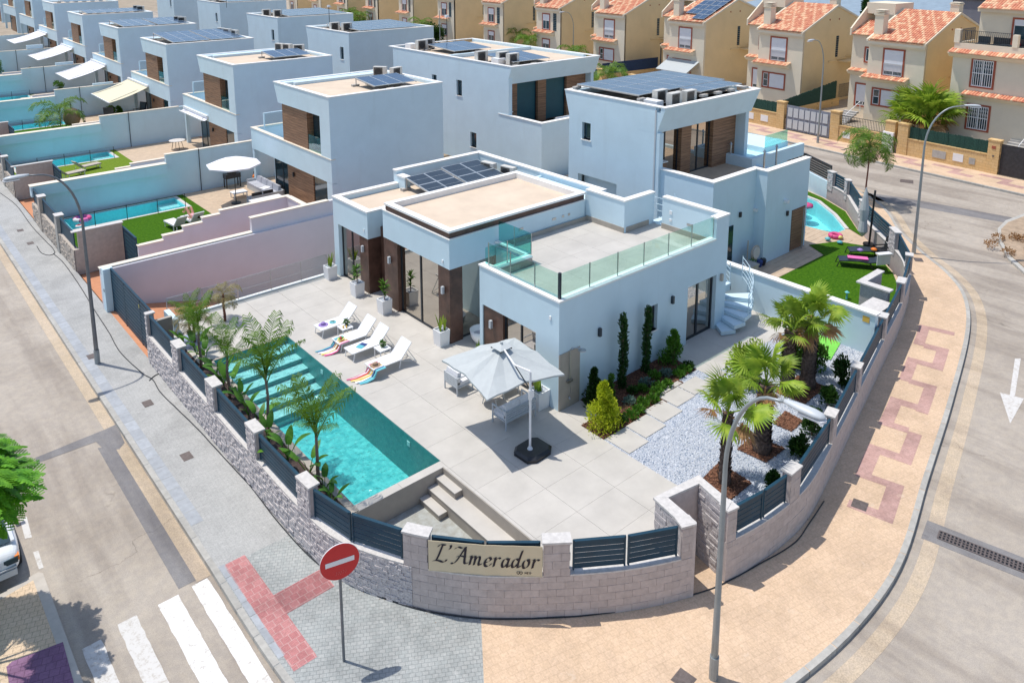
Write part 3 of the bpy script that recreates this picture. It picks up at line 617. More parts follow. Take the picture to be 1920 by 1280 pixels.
# entrance alcove
al = MB()
al.add(*(lambda m: (m.v, m.f))(MB().prism([(-2.32,-6.62),(-2.08,-6.78),(-1.9,-5.72),(-2.12,-5.6)], ST, CAPZ-.05)))
al.prism([(-2.12,-5.6),(-1.9,-5.76),(-.86,-5.96),(-.66,-5.8)], ST, CAPZ-.05); al.prism([(-1.12,-7.0),(-.86,-5.96),(-.66,-5.8),(-.88,-6.95)], ST, CAPZ-.05)
gpart('alcove_wall', al, M['block'])
ac = MB().prism([(-2.37,-6.60),(-2.05,-6.76),(-1.87,-5.74),(-2.16,-5.54)], CAPZ-.05, CAPZ+.004).prism([(-2.16,-5.54),(-1.87,-5.78),(-.82,-5.98),(-.6,-5.76)], CAPZ-.049, CAPZ+.008).prism([(-1.14,-6.98),(-.88,-5.98),(-.6,-5.76),(-.84,-6.9)], CAPZ-.051, CAPZ+.012)
gpart('alcove_cap', ac, M['stonec'])
# rough stones of the alcove's right cheek and of its garden side
ck = MB()
def cheek(p, q, z0, z1, nrm, mb):
    p = np.array(p); q = np.array(q); L = np.linalg.norm(q-p); d = (q-p)/L; z = z0; a_ = math.atan2(d[1], d[0])
    while z < z1:
        h = min(rnd.uniform(.08, .13), z1-z); t = 0
        while t < L-.02:
            e = min(t+rnd.uniform(.14, .34), L); c = p+d*(t+e)/2; dp = rnd.uniform(.02, .05)
            mb.cbox((c[0]+nrm[0]*dp/2, c[1]+nrm[1]*dp/2, z+h/2), (e-t-.005, dp, h-.005), a_); t = e
        z += h
cheek((-1.1,-6.95), (-.87,-6.0), ST, CAPZ-.06, (-1, .2), ck); cheek((-2.13,-5.62), (-2.33,-6.6), 0, CAPZ-.06, (-1, .2), ck)
gpart('rough_alcove_stones', ck, M['split'], kind='stuff')
mb_ = thing('meter_box', 'dark grey meter box standing at the foot of the wall below the first pillar', 'meter box', (*G(331,735,ST), ST), 0)
obj('box', MB().box(-.05, .1, -.2, .2, .15, .75), M['post'], mb_); obj('door', MB().box(-.06, -.05, -.17, .17, .18, .72), M['frame'], mb_)
# ================================================================== FENCE PANELS
def panel(p, q, z0, z1, lab, group='slatted metal panels between the wall pillars', n=6, name='fence_panel', tilt=0, mt='fence'):
    p = np.array(p); q = np.array(q); L = float(np.linalg.norm(q-p)); an = math.atan2(q[1]-p[1], q[0]-p[0]); H = z1-z0
    t = thing(name, lab, 'fence panel', (p[0], p[1], z0), an, group)
    pm = MB().box(-.02, .02, -.025, .025, 0, H+.01).mesh('post', M[mt])
    obj('post', pm, M[mt], t, (.03, 0, 0)); obj('post', pm, M[mt], t, (L-.03, 0, 0))
    obj('top_rail', MB().box(.05, L-.05, -.04, .04, H-.06, H), M[mt], t)
    sp = (H-.08)/n; sm = MB().cbox((L/2, 0, sp*.45), (L-.1, .02, sp*.84), rx=tilt).mesh('slat', M[mt])
    for i in range(n): obj('slat', sm, M[mt], t, (0, 0, .03+i*sp))
    return t
def bay(a, b, labs, o=.1, n=6):
    k = len(labs); s_a, s_b = a+.04, b-.04; w = (s_b-s_a)/k
    for i, lb in enumerate(labs): panel(WALL.off(s_a+i*w+.015, o), WALL.off(s_a+(i+1)*w-.015, o), LEDGE+.03, CAPZ-.06, lb, n=n)
sides = ['left', 'right']
bays = [('p0','p1',['slatted panel on the stone wall next to the sliding gate']), ('p1','p2',['slatted panel on the stone wall, second after the sliding gate']), ('p2','p3',['slatted panel on the stone wall, third after the sliding gate']), ('p3','p4',['slatted panel on the stone wall, beside the near end of the pool planting']),
 ('p4','p5',['slatted panel behind the no entry sign, left of a pair','slatted panel just left of the wall pillar beside the cream banner']), ('p5','p6',['slatted panel behind the left half of the cream banner','slatted panel behind the right half of the cream banner']),
 ('p6','pa',['slatted panel right of the cream banner','slatted panel touching the entrance alcove on its left']), ('pb','p7',['slatted panel touching the entrance alcove on its right','slatted panel behind the near street lamp head, second right of the alcove']),
 ('p7','p8',['slatted panel on the right wall beside the palm nearest the lamp head']), ('p8','p9',['slatted panel on the right wall beside the dark oleander']), ('p9','p10',['slatted panel on the right wall just below the white dividing wall']), ('p10','p11',['slatted panel beside the stone planter box at the end of the white wall']),
 ('p11','p12',['slatted panel beside the dark loungers on the neighbouring lawn']), ('p12','p13',['slatted panel in front of the foot of the right lamp']), ('p13','p14',['slatted panel behind the closed parasol']), ('p14','p15',['slatted panel beside the neighbouring lawn, near its far end']), ('p15','p16',['short slatted panel where the neighbouring fence turns'])]
for a, b, labs in bays: bay(PIL[a][1], PIL[b][0], labs, n=6 if a in ('p0','p1','p2','p3') else 5)
# far leg of the neighbouring fence along the main street
e0 = WALL.at(PIL['p16'][1]); q0 = np.array(G(1480,287,.9)); q1 = np.array(G(1420,279,.9))
fence_pts = [tuple(e0), (30.7, 8.6), (31.2, 11.2), (31.7, 14.0), (32.0, 17)]
fw = MB()
for i in range(4):
    a, b = fence_pts[i], fence_pts[i+1]; fw.beam((*a, -.2), (*b, -.2), .2, 1.2)
    panel(np.array(a), np.array(b), .45, 1.45, ['dark slatted panel at the bend behind the neighbouring pool','dark slatted panel behind the neighbouring pool','dark slatted panel seen above the neighbouring terrace corner','dark slatted panel farthest along the main street'][i], n=6, mt='frame')
tag(obj('low_wall', fw, M['white']), 'low white wall under the dark slatted fence behind the neighbouring pool', 'wall')
# sliding gate + its white pier
t = thing('sliding_gate', 'wide dark blue sliding driveway gate of horizontal slats', 'gate', (-8.2, 18.75, ST))
H_ = 1.95
for y in (0, -1.8, -3.9, -5.4): obj('post', MB().box(-.03, .03, y-.03, y+.03, 0, H_), M['fence'], t)
obj('top_rail', MB().box(-.035, .035, -5.4, 0, H_-.05, H_+.01), M['fence'], t)
sm = MB().cbox((-.01, -2.7, 0), (.025, 5.36, .125)).mesh('slat', M['fence'])
for i in range(11): obj('slat', sm, M['fence'], t, (0, 0, .12+i*.165))
obj('warning_label', MB().box(-.04, -.036, -3.93, -3.87, 1.55, 1.7), M['yellow'], t)
gp = tag(obj('gate_pier', MB().box(-8.5, -8.12, 18.8, 19.2, ST, 1.12), M['white']), 'white pier at the far end of the sliding gate with a small keypad', 'gate post')
obj('keypad', MB().box(-8.515, -8.5, 18.9, 18.98, .1, .22), M['black'], gp)
# boundary wall to the next plot, and the cross wall beyond
bw = thing('boundary_wall', 'long pinkish white wall with cream coping between the villa drive and the next plot', 'wall', (-8.5, 19.2, ST))
def wp(par, name, mb, mt, **kw):
    o = obj(name, mb, mt, par, **kw); o.matrix_parent_inverse = Matrix.Translation(-Vector(par.location)) @ Matrix.Rotation(0, 4, 'Z'); return o
wp(bw, 'wall', MB().box(-8.5, -1.8, 19.2, 19.42, ST-.1, 1.03).box(-1.8, 2.3, 19.2, 19.42, ST-.1, 1.74), M['pinkw'])
wp(bw, 'coping', MB().box(-8.54, -1.8, 19.16, 19.46, 1.03, 1.08), M['cream']); wp(bw, 'coping', MB().box(-1.84, 2.3, 19.16, 19.46, 1.74, 1.79), M['cream'])
wp(bw, 'small_red_plaque', MB().prismy([(-4.35,.15),(-4.22,.15),(-4.16,.27),(-4.29,.27)], 19.18, 19.2).prismy([(-4.18,.15),(-4.11,.15),(-4.05,.27),(-4.12,.27)], 19.18, 19.2), M['redp'])
# ================================================================== TERRACE, POOL, GARDEN FLOORS
ter = obj('terrace', MB(), M['bed'], kind='structure')
Rg = [ccw(rect(-4.28, 0.6, .45, 14.5)), ccw([(-4.39,.45),(-4.39,-5.2),(-2.35,-6.35),(-2.1,-5.65),(-.7,-5.85),(-.75,-6.9),(0,-7.0),(0,.45)]), ccw(rect(-7.55, -4.28, 10.35, 14.5)), ccw(rect(-7.1, -4.39, .17, .45)), ccw(rect(5.45, 11.1, -1.9, .3)), ccw(rect(9.04, 11.1, .3, 3.4)), ccw(rect(0, 1.0, -1.0, 0)), ccw(rect(.6, 2.3, 3.9, 6.0))]
bed = MB()
for r in Rg[:1]+Rg[2:]: bed.flat(r, -.010)
bed.flat([(-4.39,.45),(-4.39,-5.2),(-2.4,-6.3),(-2.25,-5.64),(0,-5.9),(0,.45)], -.0105)
obj('mortar_bed', bed, M['bed'], ter)
# the tiles: 1.2 m porcelain laid from the joint at x = -1.35
n = 0
tops = []
for ri, r in enumerate(Rg):
    if ri == 1: parts_ = [ccw([(-4.39,.45),(-4.39,-5.2),(-3.9,-5.62),(0,-5.62),(0,.45)]), ccw([(-3.9,-5.62),(-2.9,-6.1),(-2.4,-6.3),(-2.3,-5.62)])]
    else: parts_ = [r]
    for rr in parts_:
        xs = [p[0] for p in rr]; ys = [p[1] for p in rr]
        i0 = math.floor((min(xs)+1.35)/1.47); i1 = math.ceil((max(xs)+1.35)/1.47); j0 = math.floor(min(ys)/1.2); j1 = math.ceil(max(ys)/1.2)
        for i in range(i0, i1):
            for j in range(j0, j1):
                c = ccw(rect(-1.35+i*1.47+.004, -1.35+(i+1)*1.47-.004, j*1.2+.0025, (j+1)*1.2-.0025))
                q = clip(c, rr)
                if len(q) > 2 and area(q) > .02:
                    obj('slab', MB().prism(q, -.012, 0.0), M['slab'], ter)
# retaining edges
edge = MB().box(-7.6, .6, 14.5, 14.62, ST-.1, .03).box(-7.68, -7.55, 12.9, 14.62, ST-.1, 0)
obj('terrace_edge', edge, M['white'], ter)
obj('coping_strip', MB().box(-7.6, .5, 14.48, 14.66, .03, .06), M['whitec'], ter)
# drive
obj('driveway', MB().flat(rect(-8.42, -7.6, 13.4, 19.2), ST-.006).add([(-7.6,13.4,ST-.006),(3,13.4,-3.3),(3,19.2,-3.3),(-7.6,19.2,ST-.006)], [(0,1,2,3)]), M['orange'], kind='structure')
obj('driveway_wall', MB().prismy([(-8.4, 1.0), (-8.4, -1.0), (3, -3.4), (3, 1.0)], 19.05, 19.19), M['pinkw'], kind='structure')
obj('driveway_wall', MB().prismy([(-7.6, -.02), (-7.6, -1.0), (3, -3.4), (3, -.02)], 14.45, 14.5), M['pinkw'], kind='structure')
# glass railing along the drive
rl = thing('glass_railing', 'clear glass railing with slim posts along the terrace edge above the drive', 'railing', (-7.5, 14.56, 0))
xs = [-7.3, -5.9, -4.45, -3.0, -1.6, -.35]
for x in xs: obj('post', MB().box(x+7.5-.012, x+7.5+.012, -.012, .012, 0, .95), M['steel'], rl)
for a, b in zip(xs, xs[1:]): obj('pane', MB().box(a+7.5+.02, b+7.5-.02, -.006, .006, .08, .94), M['cglass'], rl)
obj('handrail', MB().box(.2, 7.15, -.012, .012, .94, .96), M['steel'], rl); obj('wire', MB().box(.2, 7.15, -.008, .008, .44, .455), M['steel'], rl)
tag(obj('low_wall', MB().box(-7.5, -7.3, 13.2, 14.3, 0, .62), M['white']), 'low white wall block behind the small back palms', 'wall')
tag(obj('low_wall', MB().box(-8.2, -7.6, 12.95, 13.1, ST, .9), M['slabd']), 'short grey end wall beside the sliding gate rail', 'wall')
# ---- pool
PX_0, PX_1, PY_0, PY_1 = -7.1, -4.28, .45, 10.35
pool = thing('swimming_pool', 'rectangular turquoise mosaic pool with wide underwater steps beside the terrace', 'pool', (-5.7, 5.4, 0))
def pp_(name, mb, mt, **kw): return wp(pool, name, mb, mt, **kw)
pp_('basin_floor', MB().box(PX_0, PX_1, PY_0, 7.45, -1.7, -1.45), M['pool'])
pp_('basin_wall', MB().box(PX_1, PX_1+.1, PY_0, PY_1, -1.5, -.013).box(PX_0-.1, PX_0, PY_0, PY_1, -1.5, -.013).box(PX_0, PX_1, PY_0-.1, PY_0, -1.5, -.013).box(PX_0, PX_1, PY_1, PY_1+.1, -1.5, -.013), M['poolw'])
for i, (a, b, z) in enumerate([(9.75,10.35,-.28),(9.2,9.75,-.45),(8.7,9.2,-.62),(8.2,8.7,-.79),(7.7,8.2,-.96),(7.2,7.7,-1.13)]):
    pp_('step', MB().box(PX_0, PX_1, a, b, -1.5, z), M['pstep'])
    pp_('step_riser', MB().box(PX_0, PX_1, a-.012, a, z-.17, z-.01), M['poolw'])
pp_('water_surface', MB().flat(rect(PX_0, PX_1, PY_0, PY_1), -.07), M['water'])
for y in (2.1, 7.6): pp_('pool_light', MB().lathe([(.075, 0), (.07, .02)], 12).mesh('pool_light', M['signw']) if False else MB().cbox((PX_1-.012, y, -.3), (.02, .15, .15)), M['signw'])
cp = MB().box(PX_0-.22, PX_0, .2, 10.5, -.05, .004).box(PX_0-.2, PX_1, PY_1, PY_1+.14, -.014, .004)
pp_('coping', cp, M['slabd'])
# ---- sunken entry court with its steps
ct = obj('entry_court', MB().flat(ccw([(-7.0,.17),(-7.9,.17),(-8.2,-.5),(-7.4,-2.2),(-6,-3.9),(-4.41,-5.3),(-4.41,.17)]), -.75), mat('court_mosaic', (.42, .44, .42), .8, .35, 6, .3, 30, col2=(.30, .29, .25)), kind='structure')
cw = MB().box(-7.9, -4.39, .17, .19, -.8, -.013).box(-4.41, -4.39, -5.2, .17, -.8, -.013)
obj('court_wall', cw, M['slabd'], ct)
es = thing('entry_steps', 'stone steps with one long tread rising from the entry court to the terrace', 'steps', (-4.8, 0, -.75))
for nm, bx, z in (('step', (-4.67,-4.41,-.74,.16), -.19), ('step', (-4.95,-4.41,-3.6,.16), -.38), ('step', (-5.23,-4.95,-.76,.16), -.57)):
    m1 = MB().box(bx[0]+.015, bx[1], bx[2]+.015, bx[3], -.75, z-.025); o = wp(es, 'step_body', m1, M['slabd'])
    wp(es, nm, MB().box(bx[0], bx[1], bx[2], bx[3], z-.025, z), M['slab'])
# planting strip between pool and wall
obj('planting_strip', MB().flat([(-8.22,.3),(-7.3,.3),(-7.3,11.2),(-7.55,12.95),(-8.22,12.95)], -.03), M['soil'], kind='structure')
obj('planting_curb', MB().box(-8.22, -7.34, .195, .3, -.75, .0), M['slabd'], kind='structure')
gg = MB().flat(rect(-7.55, -6.6, 11.8, 12.95), .003); obj('blue_gravel', gg, mat('blueish_gravel', (.42, .48, .62), .9, .3, 20, .9, 50, col2=(.2, .25, .38)), kind='stuff')
# ---- garden: mulch bed, gravel, stepping slabs
obj('mulch_bed', MB().flat([(0,-1.0),(1.0,-1.0),(1.0,0),(5.45,0),(5.45,-1.35),(4.4,-1.35),(4.4,-1.6),(3.05,-1.6),(3.05,-1.95),(0,-1.95)], .004), M['mulch'], kind='structure')
mc = MB()
for i in range(2600):
    x = rnd.uniform(.02, 5.4); y = rnd.uniform(-1.93, -.05)
    if (x < 1 and y > -1.0) or (x > 3 and y < -1.58) or (x > 4.4 and y < -1.33): continue
    mc.cbox((x, y, .012+rnd.random()*.015), (rnd.uniform(.03, .08), rnd.uniform(.012, .03), .012), rnd.uniform(0, pi), rnd.uniform(-.4, .4))
obj('bark_chips', mc, M['chip'], kind='stuff')
GV = ccw([(0,-2.0),(0,-5.9),(-.65,-5.8),(-.85,-6.8),(0,-7.0),(1.4,-7.05),(2.5,-6.98),(4.5,-6.53),(7.9,-5.7),(10.4,-5.08),(11.0,-4.9),(11.0,-1.9),(5.45,-1.9),(5.45,-1.36),(4.4,-1.36),(4.4,-1.6),(3.05,-1.6),(3.05,-1.95)])
obj('gravel_bed', MB().flat(GV, -.004), M['gravel'], kind='stuff')
tr_ = [(1.06,-5.47),(3.1,-5.37),(6.61,-4.19),(7.3,-4.45)]
MUL = [ccw([(.5,-5.0),(1.7,-4.85),(1.62,-5.98),(.6,-6.0)]), ccw([(2.6,-4.85),(3.63,-4.79),(3.7,-5.78),(2.7,-5.75)]), ccw([(4.55,-4.85),(5.45,-4.75),(5.4,-5.4),(4.6,-5.45)]), ccw([(6.2,-3.9),(7.75,-3.9),(7.8,-4.9),(6.3,-4.95)])]
def inside(p, poly):
    c = False; n = len(poly)
    for i in range(n):
        a, b = poly[i], poly[(i+1) % n]
        if (a[1] > p[1]) != (b[1] > p[1]) and p[0] < (b[0]-a[0])*(p[1]-a[1])/(b[1]-a[1])+a[0]: c = not c
    return c
def pebbles(n, mtl, s0, s1):
    mb = MB(); k = 0
    while k < n:
        x = rnd.uniform(-.8, 11); y = rnd.uniform(-7.1, -1.3)
        if not inside((x, y), GV): continue
        k += 1
        if any(inside((x, y), q) for q in MUL): continue
        r = rnd.uniform(s0, s1); a = rnd.uniform(0, pi); vs = []
        for t in range(4): vs.append((x+r*cos(a+t*pi/2), y+r*.7*sin(a+t*pi/2), .0))
        vs.append((x+r*rnd.uniform(-.3, .3), y, r*.8)); mb.add(vs, [(0,1,4),(1,2,4),(2,3,4),(3,0,4)])
    return mb
obj('pale_pebbles', pebbles(15000, 0, .018, .04), M['peb1'], kind='stuff'); obj('blue_pebbles', pebbles(6500, 0, .015, .035), M['peb2'], kind='stuff')
mq = MB(); mchips = MB()
for q in MUL:
    mq.flat(q, .018)
    xs_ = [p[0] for p in q]; ys_ = [p[1] for p in q]
    for i in range(500):
        x = rnd.uniform(min(xs_), max(xs_)); y = rnd.uniform(min(ys_), max(ys_))
        if inside((x, y), q): mchips.cbox((x, y, .03), (rnd.uniform(.04, .1), rnd.uniform(.015, .035), .014), rnd.uniform(0, pi), rnd.uniform(-.5, .5), rnd.uniform(-.3, .3))
obj('bark_square', mq, M['mulch'], kind='structure'); obj('bark_square_chips', mchips, M['chip'], kind='stuff')
pth = obj('stepping_path', MB().flat(rect(.0, 5.45, -2.98, -1.96), .002), M['gravel'], kind='structure')
for i, (x0, x1, y0, y1) in enumerate([(.05,.93,-2.92,-1.99),(1.0,1.96,-2.75,-1.97),(2.03,2.98,-2.6,-1.8),(3.05,4.0,-2.35,-1.62),(4.05,5.0,-2.3,-1.62),(5.05,6.0,-2.2,-1.95),(3.1,4.3,-1.58,-1.4)]):
    obj('slab', MB().box(x0, x1, y0, y1, -.02, .03), M['slab'], pth)
# white wall to the right-hand neighbour
nw = thing('boundary_wall', 'white dividing wall with pale coping behind the palms and gravel', 'wall', (11.1, -4.9, 0))
wp(nw, 'wall', MB().box(11.0, 11.22, -4.95, 7, -.9, 1.56), M['white']); wp(nw, 'coping', MB().box(10.95, 11.27, -5.0, 7, 1.56, 1.62), M['whitec'])
wp(nw, 'yellow_notice', MB().box(10.985, 11.0, -4.75, -4.5, 1.2, 1.42), M['mustard'])
# stone planter box behind the white wall end
pb = thing('stone_planter_box', 'square rough stone enclosure with white coping at the end of the white wall', 'planter', (15, -3.4, -.45))
wp(pb, 'walls', MB().box(14.2, 14.4, -4.0, -2.9, -.45, 1.2).box(14.4, 15.9, -3.0, -2.8, -.45, 1.2), M['split'])
wp(pb, 'coping', MB().box(14.1, 14.45, -4.1, -2.75, 1.2, 1.26).box(14.45, 16.0, -3.05, -2.75, 1.2, 1.26), M['stonec'])
tag(obj('white_cabinet', MB().box(12.6, 13.7, -4.3, -3.7, -.45, .9).box(12.5, 13.8, -4.4, -3.6, .9, .96), M['stonec']), 'pale flat topped cabinet standing against the curved wall beyond the white wall', 'cabinet')
# ================================================================== BUILDING PARTS
def window(par, ax, pos, a0, a1, z0, z1, nm='window', mull=(), mt='frame', pm='pane', fr=.05, inv=None, curtain=False, ac=None):
    "frame + pane lying across axis ax at pos"
    mb = MB()
    def bx(a, b, c, d, w=.035):
        if ax == 'x': mb.box(pos-w, pos+w, a, b, c, d)
        else: mb.box(a, b, pos-w, pos+w, c, d)
    bx(a0, a1, z0, z0+fr); bx(a0, a1, z1-fr, z1); bx(a0, a0+fr, z0+fr, z1-fr); bx(a1-fr, a1, z0+fr, z1-fr)
    for f in mull: c = a0+(a1-a0)*f; bx(c-fr*.6, c+fr*.6, z0+fr, z1-fr)
    w = wp(par, nm, mb, M[mt]) if inv is None else obj(nm, mb, M[mt], par)
    pb_ = MB()
    if ax == 'x': pb_.box(pos-.006, pos+.006, a0+fr, a1-fr, z0+fr, z1-fr)
    else: pb_.box(a0+fr, a1-fr, pos-.006, pos+.006, z0+fr, z1-fr)
    obj('pane', pb_, M[pm], w)
    return w
def lampw(par, x, y, z, ax='x', mt='lamph', inv=None):
    s = .05; mb = MB().box(x-s, x+s, y-s, y+s, z-.14, z+.14)
    o = wp(par, 'wall_lamp', mb, M[mt]) if inv is None else obj('wall_lamp', mb, M[mt], par); return o
def acunit(loc, rz, lab, group='air conditioning units on the flat roofs', s=1.):
    t = thing('air_conditioner', lab, 'air conditioner', loc, rz, group); t.scale = (s, s, s)
    obj('case', MB().box(-.42, .42, -.16, .16, .06, .74), M['ac'], t)
    obj('grille', MB().cbox((-.08, -.166, .4), (.58, .012, .58)), M['acg'], t)
    m1 = MB(); vs = [( -.08+.24*cos(2*pi*i/16), -.176, .4+.24*sin(2*pi*i/16)) for i in range(16)]; m1.poly(vs)
    obj('fan', m1, M['black'], t); obj('foot', MB().box(-.35, -.25, -.2, .2, 0, .06).box(.25, .35, -.2, .2, 0, .06), M['black'], t); return t
def solar(loc, rz, nx, ny, lab, pw=1.0, ph=1.65, tilt=.12, group='solar panel arrays on the flat roofs', leg=.28, pm='pv'):
    t = thing('solar_array', lab, 'solar panels', loc, rz, group)
    mp = MB().box(.02, pw-.02, .02, ph-.02, 0, .03, 0)
    cell = mp.mesh('panel', M[pm])
    fr = MB()
    fr.box(.0, pw, 0, .025, -.005, .036); fr.box(0, pw, ph-.025, ph, -.005, .036); fr.box(0, .025, .025, ph-.025, -.005, .036); fr.box(pw-.025, pw, .025, ph-.025, -.005, .036)
    fr.box(.025, pw-.025, ph/2-.006, ph/2+.006, .028, .036)
    frm = fr.mesh('panel_frame', M['pvf'])
    for i in range(nx):
        for j in range(ny):
            o = obj('panel', cell, M['pv'], t, (i*(pw+.02), j*(ph+.02)*cos(tilt), leg+.0+j*(ph+.02)*sin(tilt)), (tilt, 0, 0)); obj('panel_frame', frm, M['pvf'], o)
    W_, D_ = nx*(pw+.02), ny*(ph+.02)
    sup = MB()
    for i in range(nx+1):
        x = i*(pw+.02)
        sup.beam((x, 0, leg-.03), (x, D_*cos(tilt), leg-.03+D_*sin(tilt)), .04); sup.beam((x, D_*cos(tilt)-.1, 0), (x, D_*cos(tilt)-.1, leg-.03+D_*sin(tilt)), .04)
        sup.cbox((x, -.15, .06), (.45, .22, .12)); sup.cbox((x, D_*cos(tilt), .06), (.45, .22, .12))
    obj('support', sup, M['conc'], t); return t
def coping_ring(x0, x1, y0, y1, z, w=.26, h=.05, mb=None, o=.03):
    mb = mb or MB()
    mb.box(x0-o, x1+o, y0-o, y0+w, z, z+h).box(x0-o, x1+o, y1-w, y1+o, z, z+h).box(x0-o, x0+w, y0+w, y1-w, z, z+h).box(x1-w, x1+o, y0+w, y1-w, z, z+h); return mb
# ================================================================== THE VILLA
V = thing('villa', 'low white single storey villa with roof terrace and brown pillars beside the pool', 'house', (0, 0, 0))
def v(name, mb, mt, **kw): return obj(name, mb, M[mt] if isinstance(mt, str) else mt, V, **kw)
# bedroom block
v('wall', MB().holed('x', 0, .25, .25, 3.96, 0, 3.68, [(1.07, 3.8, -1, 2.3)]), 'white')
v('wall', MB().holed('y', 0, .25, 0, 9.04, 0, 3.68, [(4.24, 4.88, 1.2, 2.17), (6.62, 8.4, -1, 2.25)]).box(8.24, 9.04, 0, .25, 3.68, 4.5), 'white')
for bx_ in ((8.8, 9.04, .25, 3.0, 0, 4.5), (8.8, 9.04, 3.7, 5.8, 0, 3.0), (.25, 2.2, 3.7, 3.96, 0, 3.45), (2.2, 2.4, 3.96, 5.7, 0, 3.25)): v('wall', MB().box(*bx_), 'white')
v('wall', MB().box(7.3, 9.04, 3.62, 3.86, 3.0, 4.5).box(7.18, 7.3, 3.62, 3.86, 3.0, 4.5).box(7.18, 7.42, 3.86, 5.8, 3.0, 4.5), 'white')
v('coping', MB().box(-.03, .28, -.03, 3.99, 3.68, 3.74).box(.28, 8.24, -.03, .28, 3.68, 3.74).box(8.21, 9.07, -.03, .28, 4.5, 4.56).box(8.77, 9.07, .28, 3.0, 4.5, 4.56).box(7.15, 9.07, 3.59, 3.89, 4.5, 4.56).box(7.15, 7.45, 3.89, 5.75, 4.5, 4.56).box(.28, 2.25, 3.67, 3.99, 3.45, 3.51).box(2.17, 2.43, 3.99, 5.72, 3.45, 3.51), 'whitec')
sk = MB().box(.25, .28, .25, 3.7, 3.2, 3.45).box(.28, 8.8, .25, .28, 3.2, 3.4).box(8.77, 8.8, .28, 3.0, 3.2, 3.42).box(7.3, 8.7, 3.59, 3.62, 3.2, 3.42).box(7.15, 7.18, 3.62, 5.7, 3.2, 3.42).box(2.43, 7.15, 5.66, 5.69, 3.2, 3.38).box(.28, 2.2, 3.64, 3.67, 3.2, 3.44)
v('skirting', sk, 'slabd')
v('terrace_slab', MB().box(.25, 8.8, .25, 3.7, 2.9, 3.18).box(2.4, 7.2, 3.7, 5.7, 2.9, 3.18).box(8.8, 9.04, 3.0, 3.7, 2.9, 3.18), 'bed')
for r in (rect(.28, 9.03, .28, 3.62), rect(2.43, 7.16, 3.62, 5.66)):
    r = ccw(r)
    for i in range(8):
        for j in range(6):
            q = clip(ccw(rect(.28+i*1.2+.0025, .28+(i+1)*1.2-.0025, .95+(j-1)*1.2+.0025, .95+j*1.2-.0025)), r)
            if len(q) > 2 and area(q) > .03: v('slab', MB().prism(q, 3.18, 3.2), M['slab'])
# block B, living room
XB = 7.1
v('fascia', MB().box(.02, .3, 5.74, 10.25, 2.93, 4.08).box(.3, XB, 5.74, 5.98, 2.93, 4.08).box(.3, 2.3, 5.98, 10.25, 2.93, 2.99), 'white')
v('fascia_edge', MB().box(-.01, .33, 5.71, 10.28, 4.08, 4.11).box(.33, XB+.02, 5.71, 6.0, 4.08, 4.11), 'whitec')
v('brown_band', MB().box(.07, XB, 5.79, 5.95, 4.11, 4.34).box(.07, .25, 5.95, 10.1, 4.11, 4.34), 'brown')
v('roof_rim', MB().box(.0, XB+.02, 5.72, 5.98, 4.34, 4.42).box(.0, .28, 5.98, 10.1, 4.34, 4.42).box(.28, XB+.02, 9.84, 10.1, 4.1, 4.42).box(XB-.26, XB+.02, 5.98, 9.84, 4.1, 4.42), 'whitec')
v('roof', MB().box(.25, XB-.26, 5.95, 9.84, 4.0, 4.17), 'roofs')
v('pillar', MB().box(.03, .62, 5.76, 6.47, 0, 2.93), 'brown'); v('pillar', MB().box(.03, .5, 9.25, 10.24, 0, 2.93), 'brown'); v('pillar', MB().box(.04, .3, 2.75, 3.78, 0, 2.3), 'brown')
window(V, 'x', .22, 6.47, 9.25, 0, 2.93, mull=(.5,), fr=.07); window(V, 'y', 5.9, .62, 2.3, 0, 2.93, mull=(), fr=.06)
window(V, 'x', .16, 1.07, 2.75, .0, 2.3, mull=(.5,), fr=.06)
window(V, 'y', .2, 6.62, 8.4, .0, 2.25, mull=(.47,), fr=.08); window(V, 'y', .18, 4.24, 4.88, 1.2, 2.17)
v('window_sill', MB().box(4.2, 4.92, -.03, .16, 1.16, 1.2), 'whitec')
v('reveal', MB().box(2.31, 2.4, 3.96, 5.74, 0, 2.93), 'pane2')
# rooms behind the glass
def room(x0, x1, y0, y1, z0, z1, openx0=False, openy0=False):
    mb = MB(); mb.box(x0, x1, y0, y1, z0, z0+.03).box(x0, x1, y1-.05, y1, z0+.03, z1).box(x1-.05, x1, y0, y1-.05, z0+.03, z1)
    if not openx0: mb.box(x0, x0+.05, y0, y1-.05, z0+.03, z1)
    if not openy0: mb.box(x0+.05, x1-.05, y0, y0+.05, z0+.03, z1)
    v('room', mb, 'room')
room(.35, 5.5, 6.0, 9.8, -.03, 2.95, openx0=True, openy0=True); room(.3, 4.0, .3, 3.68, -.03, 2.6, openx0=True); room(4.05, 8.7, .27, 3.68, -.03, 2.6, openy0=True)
# block C
v('wall', MB().holed('x', 0, .25, 11.45, 14.4, 0, 3.62, [(11.45, 13.98, -1, 2.47)]).box(.25, 1.0, 11.45, 11.65, 2.47, 3.62).box(1.0, 7.4, 10.25, 11.65, 0, 3.62).box(.25, 3.3, 14.15, 14.4, 0, 3.62).box(.0, .25, 13.98, 14.4, 0, .01), 'white')
v('pillar', MB().box(.03, 1.05, 11.5, 12.2, 0, 2.47), 'brown'); v('pillar_side', MB().box(.62, 1.05, 10.3, 11.44, 0, 2.9), 'brown')
window(V, 'x', .2, 12.2, 13.98, 0, 2.47, mull=(.5,), fr=.06); room(.3, 3.0, 12.0, 14.1, -.03, 2.5, openx0=True)
v('coping', MB().box(-.03, .27, 11.42, 14.43, 3.62, 3.68).box(.27, 1.2, 11.42, 11.68, 3.62, 3.68).box(.27, 3.3, 14.13, 14.43, 3.62, 3.68), 'whitec')
